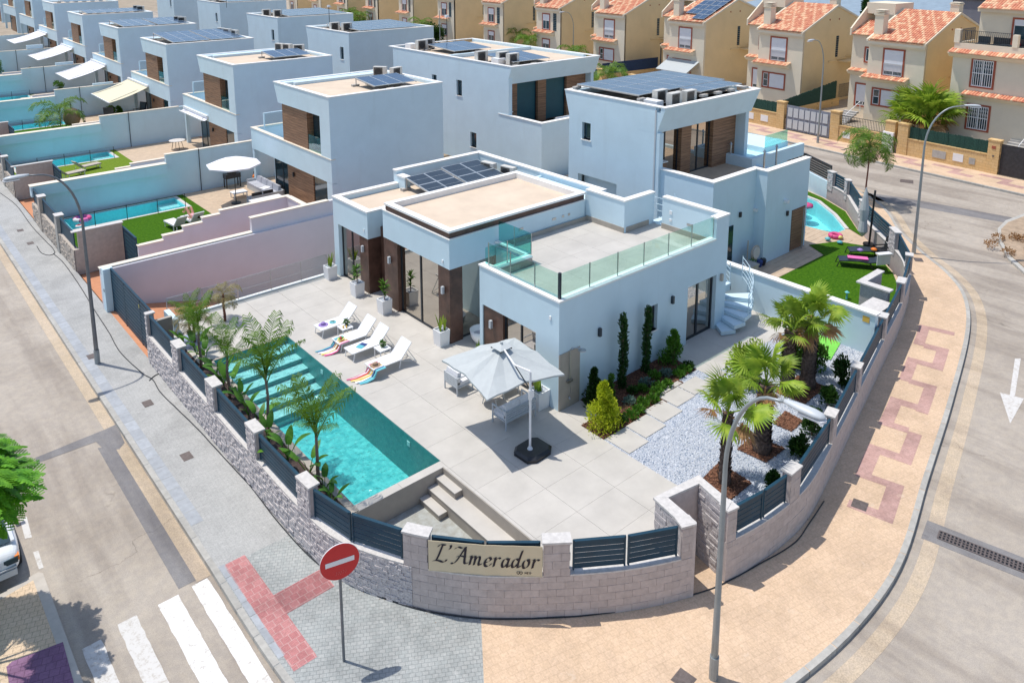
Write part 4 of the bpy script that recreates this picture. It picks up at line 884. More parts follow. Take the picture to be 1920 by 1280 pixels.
v('roof', MB().box(.25, 3.3, 11.65, 14.15, 3.1, 3.42).box(3.3, 8.3, 10.1, 14.3, 3.1, 3.42).box(1.0, 3.3, 10.1, 11.65, 3.3, 3.42), 'roofs')
v('parapet', MB().box(3.3, 8.5, 14.3, 14.55, 0, 4.2).box(8.25, 8.5, 5.8, 14.3, 0, 4.2).box(3.3, 3.6, 13.6, 14.3, 3.3, 4.0), 'white')
v('coping', MB().box(3.27, 8.53, 14.27, 14.58, 4.2, 4.26).box(8.22, 8.53, 5.8, 14.27, 4.2, 4.26).box(3.27, 3.63, 13.57, 14.27, 4.0, 4.06), 'whitec')
v('roof_box', MB().box(7.2, 8.2, 5.9, 9.6, 3.3, 4.0).box(7.1, 8.25, 9.6, 9.75, 3.3, 4.05), 'white')
v('core', MB().box(5.6, 8.25, 5.8, 9.8, 0, 3.3).box(3.05, 8.25, 11.7, 14.3, 0, 3.1), 'white')
# wall lamps, detectors, sockets
for x, y, z in ((-.05, 6.1, 2.05), (-.05, 9.75, 2.1), (-.05, 3.3, 1.75), (-.05, 11.85, 1.95)): lampw(V, x, y, z)
for x, z in ((1.83, 2.12), (5.66, 2.08)): lampw(V, x, -.05, z, mt='post')
lampw(V, 8.67, -.05, 2.08, mt='tan')
for bx in ((-.03, 0, .35, .43, 3.0, 3.12), (-.03, .02, 6.1, 6.16, 3.1, 3.2), (-.03, 0, 11.7, 11.76, 2.75, 2.85)): v('sensor', MB().box(*bx), 'plastic')
for x, w in ((3.4, .22), (5.2, .22), (5.75, .12), (6.1, .12)): v('socket', MB().box(x, x+w, 5.72, 5.74, 3.62, 3.72), 'steel')
v('socket', MB().box(8.775, 8.8, 2.5, 2.62, 3.9, 4.05), 'plastic'); v('socket', MB().box(8.775, 8.8, 1.5, 1.75, 3.65, 3.75), 'steel'); v('socket', MB().box(8.775, 8.8, 2.5, 2.62, 3.6, 3.7), 'plastic')
# shower
v('shower_panel', MB().box(.0, .93, -.03, -.0, 0, 1.93), 'slabd')
sh = v('shower', MB().tube([(.42,-.08,.95),(.42,-.08,2.0),(.46,-.12,2.08),(.6,-.3,2.1),(.66,-.38,2.07)], .016, 6).box(.3, .54, -.12, -.06, .9, .98).tube([(.42,-.1,.3),(.42,-.05,.36)], .03, 6), 'steel')
obj('shower_head', MB().lathe([(.02, .03), (.13, .0), (.13, -.015)], 16, (.66, -.38, 2.04)), M['steel'], sh); obj('shower_hose', MB().tube([(.42,-.09,.9),(.44,-.12,.6),(.40,-.11,.4)], .008, 5), M['steel'], sh)
# glass balustrade on the roof terrace
bg = thing('glass_balustrade', 'frameless green tinted glass balustrade round the villa roof terrace', 'railing', (0, 0, 3.74))
def gl(x0, y0, x1, y1, tnt='bglass', h=.8, z=0.):
    L = math.hypot(x1-x0, y1-y0); a = math.atan2(y1-y0, x1-x0)
    obj('glass_pane', MB().cbox((L/2, 0, h/2+.02), (L-.03, .014, h)), M[tnt], bg, (x0, y0, z), a)
def gp_(x, y, z=0., h=.84): obj('post', MB().box(x-.014, x+.014, y-.014, y+.014, z, z+h), M['steel'], bg)
for a, b in ((.14, 1.28), (1.28, 2.48), (2.48, 3.62)): gl(.14, a, .14, b)
for i in range(6): gl(.14+i*1.35, .14, .14+(i+1)*1.35, .14)
gl(.14, 3.82, 1.15, 3.82, 'bglassd', z=-.23); gl(1.15, 3.82, 2.3, 3.82, 'bglassd', z=-.23); gl(2.3, 3.82, 2.3, 4.75, 'bglassd', z=-.23); gl(2.3, 4.75, 2.3, 5.66, 'bglassd', z=-.23)
for x, y in ((.14, .14), (.14, 1.28), (.14, 2.48), (.14, 3.62)): gp_(x, y)
for i in range(1, 7): gp_(.14+i*1.35, .14)
for x, y in ((1.15, 3.82), (2.3, 3.82), (2.3, 4.75)): gp_(x, y, -.23, .82)
obj('corner_post', MB().box(.10, .18, .10, .18, 0, .86), M['post'], bg)
# stair up to the roof terrace with white railings
stt = thing('outdoor_stair', 'white outdoor stair with thin white railings turning up to the roof terrace', 'stairs', (9.3, 0, 0))
def s_(name, mb, mt='white', **kw): return wp(stt, name, mb, M[mt], **kw)
for i in range(5):
    a = -pi*.70+i*.30; r = 1.8; cx, cy = 9.2, .95
    z = .18*(i+1); a2 = a+.31; m1 = MB().prism([(cx+.25*cos(a), cy+.25*sin(a)), (cx+r*cos(a), cy+r*sin(a)), (cx+r*cos(a2+.03), cy+r*sin(a2+.03)), (cx+.25*cos(a2), cy+.25*sin(a2))], z-.15, z); s_('step', m1)
for i in range(13):
    y = .7+i*.235; z = .9+.18*(i+1); s_('step', MB().box(9.06, 10.5, y, y+.27, z-.15 if i else z-.3, z))
s_('stringer', MB().prismx([(.7, .75), (3.7, 2.95), (3.7, 3.2), (.7, .95)], 10.45, 10.5))
rlm = MB()
for k in range(5): rlm.tube([(10.48, .75, 1.05+k*.2), (10.48, 3.7, 3.3+k*.2)], .013, 5)
for t in range(5): y = .75+t*.73; zz = .95+(y-.7)*.76; rlm.tube([(10.48, y, zz-.1), (10.48, y, zz+.95)], .017, 5)
cur = [(9.2+1.75*cos(-pi*.45+i*.14), .95+1.75*sin(-pi*.45+i*.14), .45+.1*i) for i in range(9)]
for k in range(5): rlm.tube([(x, y, z+.1+.2*k) for x, y, z in cur], .013, 5)
for x, y, z in cur[::2]: rlm.tube([(x, y, z-.1), (x, y, z+.95)], .017, 5)
s_('railing', rlm)
r2 = MB()
for k in range(5): r2.tube([(8.95, 3.0, 3.3+k*.27), (8.95, 3.66, 3.3+k*.27)], .012, 5)
s_('top_railing', r2)
# rooftop equipment of the villa
solar((3.35, 11.5, 3.42), 0, 2, 2, 'left black solar array on the villa roof behind the sand coloured rim', pw=1.0, ph=1.05, tilt=.14, leg=.3, pm='pvd')
solar((5.45, 11.1, 3.42), 0, 2, 2, 'right black solar array on the villa roof beside the air conditioners', pw=1.1, ph=1.3, tilt=.14, leg=.3, pm='pvd')
acunit((7.75, 12.9, 3.42), -pi/2*.9, 'left air conditioner on the villa roof beside the black panels', s=.95); acunit((8.0, 11.7, 3.42), -pi/2*.9, 'right air conditioner on the villa roof beside the black panels', s=.95)
# ================================================================== ROW VILLAS ON THE LEFT
def row_house(lab, X, Y, Z):
    t = thing('white_villa', lab, 'house', (X, Y, Z), 0, 'white villas in the left hand row')
    def h(name, mb, mt, **kw): return obj(name, mb, M[mt], t, **kw)
    h('wall', MB().holed('x', 0, .3, 0, 6.45, 3.0, 5.3, [(1.15, 7, 2.9, 5.29)]).prismx([(0, 5.3), (6.42, 5.3), (6.92, 6.48), (0, 6.48)], 0, .3).prismx([(6.15, 5.3), (6.42, 5.3), (6.92, 6.48), (6.15, 6.48)], .3, 7.62), 'white')
    for bx_ in ((.3, 7.62, 0, .3, -1, 6.48), (0, .3, 0, .6, -1, 1.6), (7.32, 7.62, .3, 6.15, -1, 6.48), (.9, 7.32, 5.85, 6.15, -1, 6.48)): h('wall', MB().box(*bx_), 'white')
    h('lower_band', MB().box(0, .22, 6.15, 10.75, 1.62, 2.98).box(0, .3, 0, 6.15, 1.62, 2.98).box(.22, 3.6, 10.53, 10.75, 1.62, 2.98).box(.3, 4.0, .3, 6.15, 1.62, 2.0).box(.22, 4.0, 6.15, 10.53, 1.62, 2.0), 'white')
    h('coping', coping_ring(0, 7.62, 0, 6.9, 6.48, .24), 'whitec')
    h('coping', MB().box(-.03, .25, -.03, 10.78, 2.98, 3.03).box(.25, 3.6, 10.5, 10.78, 2.98, 3.03), 'cream')
    h('roof', MB().box(.3, 7.32, .3, 6.2, 6.1, 6.3), 'roofs')
    h('wood_panel', MB().box(.1, .2, 2.9, 6.12, 3.03, 5.3), 'wood'); h('wood_panel', MB().box(.2, 1.0, 2.85, 2.95, 3.03, 5.3), 'wood')
    window(t, 'x', .5, 1.15, 2.9, 3.03, 5.3, inv=1, pm='pane2'); h('low_glass', MB().box(.12, .135, 1.15, 2.88, 3.04, 3.95), 'bglassd')
    h('screen_frame', MB().box(.55, .62, 9.9, 10.0, 2.98, 3.95).box(.55, 1.9, 9.9, 10.0, 3.95, 4.0), 'white'); h('screen_glass', MB().box(.62, 2.2, 9.94, 9.96, 3.0, 3.95), 'cglass')
    h('wood_cladding', MB().box(.25, .38, 2.75, 6.1, -1, 1.6), 'wood'); h('wood_cladding', MB().box(.25, .38, .3, 1.0, -1, 1.6), 'wood')
    h('door', MB().box(.3, .36, 1.0, 2.7, -1, 1.6), 'pane2')
    window(t, 'x', .5, 6.15, 8.4, -1, 1.6, inv=1, pm='pane2', mull=(.5,))
    h('porch_wall', MB().box(1.8, 2.0, 8.4, 10.7, -1, 1.62).box(.5, 1.8, 8.4, 8.55, -1, 1.62), 'white'); h('pillar', MB().box(.02, .3, 10.45, 10.73, -1, 1.62), 'white')
    lampw(t, .18, 5.2, 1.0, mt='black', inv=1); lampw(t, 1.74, 9.6, 1.0, mt='black', inv=1); lampw(t, .18, .7, .7, mt='black', inv=1)
    return t
YS = [22.07+15.2*i for i in range(10)]; ZS = [0, 0, 0, .2, .5, 1.0, 1.6, 2.2, 2.8, 3.4]; XS = [4.06, 4.9, 5.3, 5.65, 6.0, 6.3, 6.6, 6.9, 7.2, 7.5]
hl = ['nearest white villa of the left row, its porch behind the big round parasol', 'second white villa of the left row, with rolled up awning', 'third white villa of the left row, with two big solar arrays and the beige awning', 'fourth white villa of the left row, with flat solar arrays and white awning', 'fifth white villa of the left row, with one long dark array', 'sixth white villa of the left row, partly cut by the top edge', 'seventh white villa of the left row, near the top left corner', 'eighth white villa of the left row in the very corner', 'ninth white villa of the left row, beyond the corner', 'last white villa of the left row']
RH = []
for i in range(10):
    if i == 0: RH.append(row_house(hl[0], XS[0], YS[0], ZS[0]))
    else: c = copy_tree(RH[0], (XS[i]-.0, YS[i], ZS[i]), 0, hl[i]); RH.append(c)
def roof(i, x, y): return (XS[i]+x, YS[i]+y, 6.3+ZS[i])
solar(roof(0, 3.5, 1.0), 0, 3, 1, 'small blue solar array on the nearest white villa of the left row', pw=.95, ph=2.2, tilt=.1)
solar(roof(1, 3.6, 1.2), 0, 3, 1, 'small blue solar array on the second white villa of the left row', pw=.95, ph=2.3, tilt=.1)
solar(roof(2, .8, .5), 0, 3, 3, 'left blue solar array on the third white villa', pw=1.0, ph=1.75, tilt=.07); solar(roof(2, 4.0, .5), 0, 3, 3, 'right blue solar array on the third white villa', pw=1.0, ph=1.75, tilt=.07)
solar(roof(3, .7, .5), 0, 3, 3, 'left solar array on the fourth white villa', pw=1.0, ph=1.7, tilt=.05); solar(roof(3, 4.0, .5), 0, 3, 3, 'right solar array on the fourth white villa', pw=1.0, ph=1.7, tilt=.05)
solar(roof(4, .8, 1.0), 0, 6, 2, 'long low solar array on the fifth white villa', pw=1.0, ph=1.7, tilt=.05)
solar(roof(5, 1.5, 1.0), 0, 5, 2, 'solar array on the sixth white villa touching the top edge', pw=1.0, ph=1.7, tilt=.05)
for i, x, y, rz, lb in [(0,6.3,4.9,-.9,'left unit of the pair behind the solar array on the nearest left row villa'),(0,6.9,4.0,.25,'right unit of the pair behind the solar array on the nearest left row villa'),
  (1,6.1,5.6,-1.2,'left unit of three on the second left row villa'),(1,6.4,4.9,-1.2,'middle unit of three on the second left row villa'),(1,6.85,3.9,-.3,'right unit of three on the second left row villa, with its fan in view'),
  (2,6.9,5.6,-1.2,'left unit of three behind the arrays on the third villa'),(2,7.0,4.3,-1.2,'middle unit of three behind the arrays on the third villa'),(2,7.1,2.8,-1.4,'right dark unit of three behind the arrays on the third villa'),
  (3,7.1,3.9,-.4,'left unit of two at the back of the fourth villa'),(3,7.1,2.6,-.4,'right unit of two at the back of the fourth villa'),(4,7.1,4.2,-.4,'left unit of two at the back of the fifth villa'),(4,7.1,2.8,-.3,'right unit of two at the back of the fifth villa, fan in view')]:
    acunit(roof(i, x, y), rz, lb)
# ---- plots of the left row: walls, turf, pool, deck, awning
AQ = mat('bright_pool_mosaic', (.26, .76, .80), .4, .1, 8)
def plot(i):
    X0, Y0, Z0 = -8.45, YS[i], ZS[i]; w_ = ['the plot with the pink swim ring', 'the plot with the two wooden loungers', 'the plot with the hanging egg chair', 'the plot with the white cantilever sunshade', 'the fifth plot up the street', 'the sixth plot up the street', 'the farthest plot'][i]
    s = obj('plot_ground', MB().box(X0+.2, 14, Y0-2.9, Y0+9.4, -1.3+Z0, -1.02+Z0).box(-.7, 14, Y0+9.4, Y0+12.2, -1.3+Z0, -1.02+Z0).box(X0+.2, -7.1, Y0+9.4, Y0+12.2, -1.3+Z0, -1.02+Z0), M['orange'], kind='structure')
    obj('turf', MB().box(X0+.3, -.15, Y0+2.6, Y0+9.5, -1.02+Z0, -.99+Z0).box(X0+.3, -7.05, Y0+9.5, Y0+12.1, -1.02+Z0, -.99+Z0).box(-.75, -.15, Y0+9.5, Y0+12.1, -1.02+Z0, -.99+Z0).box(-7.05, -.75, Y0+11.75, Y0+12.1, -1.02+Z0, -.99+Z0), M['grass'] if i != 1 else M['grassy'], kind='stuff')
    obj('deck', MB().box(-.15, 6.3, Y0+.2, Y0+12.1, -1.02+Z0, -.985+Z0), M['deck'], s)
    for k in range(26): obj('plank', MB().box(-.13, 5.0, Y0+4.0+k*.31, Y0+4.0+k*.31+.298, -.985+Z0, -.975+Z0), M['deck'], s) if i < 1 else None
    dv = thing('dividing_wall', 'white dividing wall on the far side of '+w_, 'wall', (X0, Y0+12.2, -1+Z0), 0, 'white dividing walls between the left row plots')
    wp(dv, 'wall', MB().box(X0+.2, -.95, Y0+12.22, Y0+12.4, -1.1+Z0, .55+Z0).box(-.95, 5.0, Y0+12.22, Y0+12.4, -1.1+Z0, 1.72+Z0).box(5.0, 7, Y0+12.22, Y0+12.4, -1.1+Z0, 1.72+Z0), M['white'])
    wp(dv, 'upper_band', MB().box(X0+.05, -.95, Y0+11.95, Y0+12.44, .58+Z0, 1.2+Z0), M['white'])
    wp(dv, 'coping', MB().box(X0, -.98, Y0+11.92, Y0+12.47, 1.2+Z0, 1.235+Z0).box(-.98, 5.0, Y0+12.17, Y0+12.45, 1.72+Z0, 1.76+Z0), M['cream'])
    wp(dv, 'dark_pole', MB().tube([(1.1, Y0+12.15, -1+Z0), (1.1, Y0+12.15, 1.8+Z0)], .025, 6), M['post'])
    p = thing('swimming_pool', 'long narrow turquoise pool of '+w_, 'pool', (-4, Y0+10.6, -1+Z0), 0, 'narrow pools of the left row plots')
    wp(p, 'basin_floor', MB().box(-7.0, -.8, Y0+9.55, Y0+11.7, -2.0+Z0, -1.8+Z0), M['poolb']); wp(p, 'basin_wall', MB().box(-7.05, -7.0, Y0+9.5, Y0+11.75, -2.2+Z0, -1.0+Z0).box(-.8, -.75, Y0+9.5, Y0+11.75, -2.2+Z0, -1.0+Z0).box(-7.0, -.8, Y0+9.5, Y0+9.55, -2.2+Z0, -1+Z0).box(-7, -.8, Y0+11.7, Y0+11.75, -2.2+Z0, -1+Z0), AQ)
    wp(p, 'step', MB().box(-1.9, -.8, Y0+10.6, Y0+11.7, -1.8+Z0, -1.25+Z0), M['signw'])
    wp(p, 'coping', coping_ring(-7.05, -.75, Y0+9.5, Y0+11.75, -1.02+Z0, -.0, .045, o=.2), M['stonec'])
    wp(p, 'water_surface', MB().flat(rect(-7.0, -.8, Y0+9.55, Y0+11.7), -1.07+Z0), M['waterl'])
    # front wall with fence, tan return wall, gate, stepped wall
    fwl = thing('street_wall', 'low tan stone street wall with white piers in front of '+w_, 'wall', (X0, Y0+2.4, ST+Z0), 0, 'tan street walls of the left row plots')
    sm_ = MB(); z = ST+Z0
    wp(fwl, 'wall_core', MB().box(X0+.04, X0+.26, Y0+2.4, Y0+12.0, ST-.2+Z0, .28+Z0).box(X0+.26, -6.2, Y0+2.4, Y0+2.6, ST-.2+Z0, 1.15+Z0), M['tan'])
    while z < .26+Z0 and i < 3:
        yy = Y0+2.4; hh = rnd.uniform(.08, .12)
        while yy < Y0+12.0: l = rnd.uniform(.15, .4); d_ = rnd.uniform(.0, .035); sm_.box(X0+.03-d_, X0+.06, yy, min(yy+l-.006, Y0+12), z, min(z+hh-.006, .28+Z0)); yy += l
        z += hh
    if i < 3: wp(fwl, 'split_stones', sm_, M['tan'], kind='stuff')
    for y in (5.5, 9.6): wp(fwl, 'pier', MB().box(X0-.03, X0+.32, Y0+y, Y0+y+(.25 if y < 3 else .5), ST+Z0, 1.16+Z0), M['kerb'] if y < 6 else M['tan'])
    wp(fwl, 'coping', MB().box(X0, -6.15, Y0+2.37, Y0+2.63, 1.15+Z0, 1.19+Z0), M['stonec']); 
    for y in (5.5, 9.6): wp(fwl, 'pier_cap', MB().box(X0-.06, X0+.35, Y0+y-.03, Y0+y+.53, 1.16+Z0, 1.2+Z0), M['stonec'])
    if i < 4:
        for k, (a, b) in enumerate(((2.68, 5.45), (6.05, 9.55), (10.15, 11.95))): panel((X0+.15, Y0+a), (X0+.15, Y0+b), .3+Z0, 1.1+Z0, ['near', 'middle', 'far'][k]+' slatted panel on the street wall of '+w_, n=6 if i < 2 else 4, group='slatted panels of the left row plots')
        g = panel((-6.2, Y0+2.35), (-6.2, Y0+.15), -.95+Z0, 1.0+Z0, 'dark slatted gate beside the tan wall of '+w_, n=9, name='slatted_gate', group='slatted gates of the left row plots')
    sw = thing('stepped_wall', 'white garden wall with stepped cream coping on the near side of '+w_, 'wall', (-6, Y0, -1+Z0), 0, 'stepped walls of the left row plots')
    wm = MB(); cm = MB(); dd = -.75 if i else 0
    for a, b, z in ((-6.2,-5.05,.64),(-5.05,-4.1,.86),(-4.1,-3.15,1.1),(-3.15,-2.25,1.33),(-2.25,1.5,1.5)):
        wm.box(a, b, Y0-.1, Y0+.1, -1.1+Z0, z+Z0+dd); cm.box(a-.03, b, Y0-.14, Y0+.14, z+Z0+dd, z+.05+Z0+dd)
    wm.box(1.3, 1.5, Y0-2.8, Y0-.1, -1+Z0, 1.5+Z0+dd); cm.box(1.26, 1.54, Y0-2.8, Y0-.14, 1.5+Z0+dd, 1.55+Z0+dd); wm.box(2.3, 4.06, Y0-2.87, Y0-2.65, -1+Z0, 1.74+Z0)
    if i: wm.box(1.5, 4.06, Y0-.1, Y0+.1, -1.1+Z0, .75+Z0); cm.box(1.5, 4.06, Y0-.14, Y0+.14, .75+Z0, .8+Z0)
    wp(sw, 'wall', wm, M['pinkw'] if i == 0 else M['white']); wp(sw, 'coping', cm, M['cream'])
    fm = MB()
    for x in (-5.9, -4.2, -2.5, -.9): fm.tube([(x, Y0+9.3, -1+Z0), (x, Y0+9.3, -.1+Z0)], .02, 5)
    fm.tube([(-5.9, Y0+9.3, -.12+Z0), (-.9, Y0+9.3, -.12+Z0)], .006, 4)
    tag(obj('pool_railing', fm, M['black']), 'thin black post and wire pool railing in '+w_, 'railing', 'pool railings of the left row plots')
for i in range(6): plot(i)
def awning(i, lab, mt, x0, z0, y0, y1, z1=2.35, folded=False):
    X, Y0, Z = XS[i], YS[i], ZS[i]; t = thing('awning', lab, 'awning', (X, Y0+y0, z1+Z), 0, 'fabric awnings of the left row villas')
    n = 8; m1 = MB()
    for k in range(n):
        a, b = k/n, (k+1)/n; f = lambda q: (x0+(X-x0)*q, z0+(z1-z0)*q-.18*sin(pi*q)*.6)
        xa, za = f(a); xb, zb = f(b); m1.add([(xa, Y0+y0, za+Z), (xb, Y0+y0, zb+Z), (xb, Y0+y1, zb+Z), (xa, Y0+y1, za+Z), (xa, Y0+y0, za+Z-.012), (xb, Y0+y0, zb+Z-.012), (xb, Y0+y1, zb+Z-.012), (xa, Y0+y1, za+Z-.012)], [(0,1,2,3),(7,6,5,4)])
    wp(t, 'canvas', m1, M[mt]); wp(t, 'front_bar', MB().beam((x0, Y0+y0, z0+Z), (x0, Y0+y1, z0+Z), .07), M['plastic']); wp(t, 'cassette', MB().box(X-.16, X-.01, Y0+y0, Y0+y1, z1-.02+Z, z1+.14+Z), M['plastic'])
    [wp(t, 'arm', MB().tube([(x0+.05, a, z0+Z), (X-.05, b, z1-.1+Z)], .02, 5), M['steel']) for a, b in ((Y0+y0+.4, Y0+y0+.9), (Y0+y1-.4, Y0+y1-.9))]
awning(1, 'rolled up white awning under the parapet of the second villa', 'canvw', XS[1]-.45, 1.75, 5.4, 10.5, 1.95)
awning(2, 'extended beige awning over the porch of the third villa', 'beige', 1.9, 1.15, 5.6, 11.6, 2.2)
awning(3, 'extended white awning over the porch of the fourth villa', 'canvw', 2.0, 1.1, 5.4, 11.2, 2.2)
awning(4, 'extended white awning over the porch of the fifth villa', 'canvw', 2.2, 1.15, 5.6, 11.4, 2.2)
awning(5, 'extended white awning over the porch of the sixth villa', 'canvw', 2.4, 1.2, 5.6, 11.2, 2.2)
# ================================================================== SECOND ROW (backs) AND THE RIGHT-HAND NEIGHBOUR
def back_house(lab, X, Y, Z, W=8.7, D=8.6, slant=True, wins=((5.6, 6.3, 3.85, 5.0),)):
    t = thing('white_house', lab, 'house', (X, Y, Z), 0, 'plain backed white houses of the second row')
    def h(name, mb, mt, **kw): return obj(name, mb, M[mt], t, **kw)
    top = 6.55
    h('wall', MB().holed('x', 0, .3, .3, D-.3, -1, top-.0, [(a, b, c, d) for a, b, c, d in wins]), 'white')
    h('wall', MB().box(0, W, 0, .3, -1, top).box(W-.3, W, .3, D, -1, top).prismx([(D-.3, -1), (D, -1), (D, 5.3), (D+.35, top), (D-.3, top)], 0, W), 'white')
    h('coping', coping_ring(0, W, 0, D+.3, top, .24), 'whitec'); h('roof', MB().box(.3, W-.3, .3, D-.3, 6.1, 6.35), 'roofs')
    for a, b, c, d in wins: window(t, 'x', .2, a, b, c, d, inv=1, pm='pane2', fr=.04); h('window_sill', MB().box(-.05, .18, a-.03, b+.03, c-.04, c), 'whitec')
    return t
H2 = back_house('white double house behind the villa with the slanted roof edge and dark shutters', 18.55, 23.6, 0, 8.7, 15.0, wins=((5.55, 6.2, 3.8, 4.95), (8.7, 9.3, 4.5, 4.97), (3.9, 4.6, .2, 1.3)))
# its cantilevered front: slanted fascia, wood and dark openings, balcony box
def front(t, W, yb, zb, lab='x', opens=((.9, 3.2), (4.0, 6.4)), blind=True, floor=2.15):
    def h(name, mb, mt, **kw): return obj(name, mb, M[mt] if isinstance(mt, str) else mt, t, **kw)
    h('slanted_fascia', MB().prismx([(-.02, 6.55), (.45, 5.35), (1.4, 5.35), (1.4, 6.5), (.3, 6.55)], -.005, W), 'white')
h2d = [c for c in H2.children]
for c in h2d:
    if c.name.startswith('wall') and c.data.vertices[0].co.y == 0: bpy.data.objects.remove(c)
def open_front(t, W, D, top=6.55, floor=2.9, ops=((.95, 3.3, 1), (4.1, 6.6, 1)), pm='pane2', rec=1.1, ann=None, lowtop=None):
    def h(name, mb, mt, **kw): return obj(name, mb, M[mt] if isinstance(mt, str) else mt, t, **kw)
    h('slanted_fascia', MB().prismx([(0, top), (.48, 5.3), (rec+.2, 5.3), (rec+.2, top-.25), (.3, top-.25), (.3, top)], -.004, W+.004), 'white')
    if t is not H2: h('wall', MB().prismx([(D-.3, -1), (D, -1), (D, 5.3), (D+.35, top), (D-.3, top)], 0, W), 'white')
    h('wall', MB().box(W-.3, W, .6, D-.3, -1, 5.3).box(W-.3, W, rec, D, 5.3, top).box(.3, W-.3, rec+.05, rec+.25, -1, floor-.1), 'white')
    h('terrace_floor', MB().box(.31, W-.31, .0, rec+.1, floor-.25, floor), 'deck')
    prev = .0
    xs = [.0]+[q for o in ops for q in o[:2]]+[W-.02]
    for a, b in zip(xs[::2], xs[1::2]): h('wood_pier', MB().box(a if a else .3, b, rec-.25, rec+.1, floor, 5.3), 'wood')
    for a, b, _ in ops: window(t, 'y', rec, a, b, floor, 5.3, inv=1, pm=pm, mull=(.45,) if pm != 'blind' else (), fr=.07)
open_front(H2, 8.7, 15.0, floor=2.1, ops=((1.5, 3.5, 1), (4.3, 6.4, 1)), rec=1.4, pm='blind')
obj('roof_upstand', MB().box(.3, 8.4, 7.3, 7.55, 6.35, 6.62), M['white'], H2)
obj('annex', MB().box(.0, .25, -3.0, .3, -1, 3.15).box(.25, 2.6, -3.0, -2.75, -1, 3.15).box(2.6, 5.2, -2.9, -2.65, -1, 3.15).box(2.35, 2.6, -2.75, 1.0, -1, 2.0), M['white'], H2)
obj('annex_coping', MB().box(-.04, .29, -3.04, 1.4, 3.15, 3.2).box(.29, 5.2, -3.04, -2.7, 3.15, 3.2).box(.29, 1.1, 1.1, 1.4, 3.15, 3.2), M['whitec'], H2); obj('annex_floor', MB().box(.25, 5.2, -2.75, 1.4, 1.85, 2.1), M['deck'], H2)
obj('door', MB().box(3.0, 4.0, -2.93, -2.9, -1, 1.2), M['pane2'], H2); obj('wall_lamp', MB().box(3.3, 3.45, -3.0, -2.9, 1.75, 1.95), M['black'], H2)
solar((19.9, 24.9, 6.35), 0, 2, 1, 'solar array on the near half of the double house roof', pw=1.7, ph=3.4, tilt=.06); solar((20.3, 32.3, 6.35), 0, 2, 1, 'solar array on the far half of the double house roof', pw=1.8, ph=3.6, tilt=.06)
for x, y, rz, lb in ((19.3, 27.8, 0, 'dark unit of three beside the near array of the double house'), (20.2, 26.5, 0, 'small middle unit of three on the double house'), (20.2, 25.4, .05, 'front unit of three on the double house corner'), (20.0, 36.3, 0, 'front unit of two at the far end of the double house'), (20.9, 36.6, 0, 'rear unit of two at the far end of the double house')): acunit((x, y, 6.35), rz, lb, s=1.15)
# sofa on the balcony of the double house
t = thing('outdoor_sofa', 'grey outdoor sofa on the balcony of the double house', 'sofa', (22.2, 21.6, 2.1), .0)
obj('seat', MB().box(-1.1, 1.1, -.4, .4, .05, .42), M['cush'], t); obj('frame', MB().tube([(-1.15,-.4,.3),(-1.15,-.4,.75),(-1.15,.4,.8),(1.15,.4,.8),(1.15,-.4,.75),(1.15,-.4,.3)], .03, 6), M['steel'], t)
for k in range(3): obj('cushion', MB().cbox((-.72+k*.72, .28, .66), (.66, .18, .5), rx=-.2), M['cushw'], t)
r3 = back_house('white house in the second row just beyond the double house', 21.2, 50.1, 0, 9.8, 8.4, wins=((1.1, 1.8, 3.9, 5.1),))
r4 = copy_tree(r3, (23.2, 69.8, 0), 0, 'white house in the second row, second beyond the double house'); r5 = copy_tree(r3, (25.5, 93, .4), 0, 'white house in the second row, third beyond the double house'); r6 = copy_tree(r3, (27.5, 118, 1.0), 0, 'white house in the second row cut by the top edge')
solar((22.8, 50.7, 6.35), 0, 7, 3, 'large flat solar array covering the roof just beyond the double house', pw=1.05, ph=2.2, tilt=.03); solar((25.0, 70.5, 6.35), 0, 7, 3, 'large flat solar array on the second roof beyond the double house', pw=1.05, ph=2.3, tilt=.03); solar((27.0, 93.7, 6.75), 0, 7, 3, 'large flat solar array on the third roof beyond the double house', pw=1.05, ph=2.3, tilt=.03)
for x, y, z, lb in ((22.0, 54.2, 6.35, 'left unit on the roof just beyond the double house'), (22.7, 53.1, 6.35, 'right unit on the roof just beyond the double house'), (24.0, 74.5, 6.35, 'left unit on the second roof beyond the double house'), (24.7, 73, 6.35, 'right unit on the second roof beyond the double house')): acunit((x, y, z), 0, lb, s=1.2)
for x, y, z, h, lb in ((22.4, 56.0, 6.3, 2.4, 'small white rooftop aerial on a mast above the second row'), (22.9, 36.8, 6.3, 2.6, 'dark rooftop aerial mast with a white box above the double house'), (25.3, 90, 6.5, 2.5, 'slim aerial mast with an orange box high in the second row')):
    t = thing('aerial', lab := lb, 'aerial', (x, y, z)); obj('mast', MB().tube([(0,0,0),(0,0,h)], .03, 6), M['post'], t); obj('receiver', MB().cbox((0,0,h), (.25,.25,.2)).beam((-.4,0,h-.1), (.4,0,h-.1), .03), M['plastic'], t)
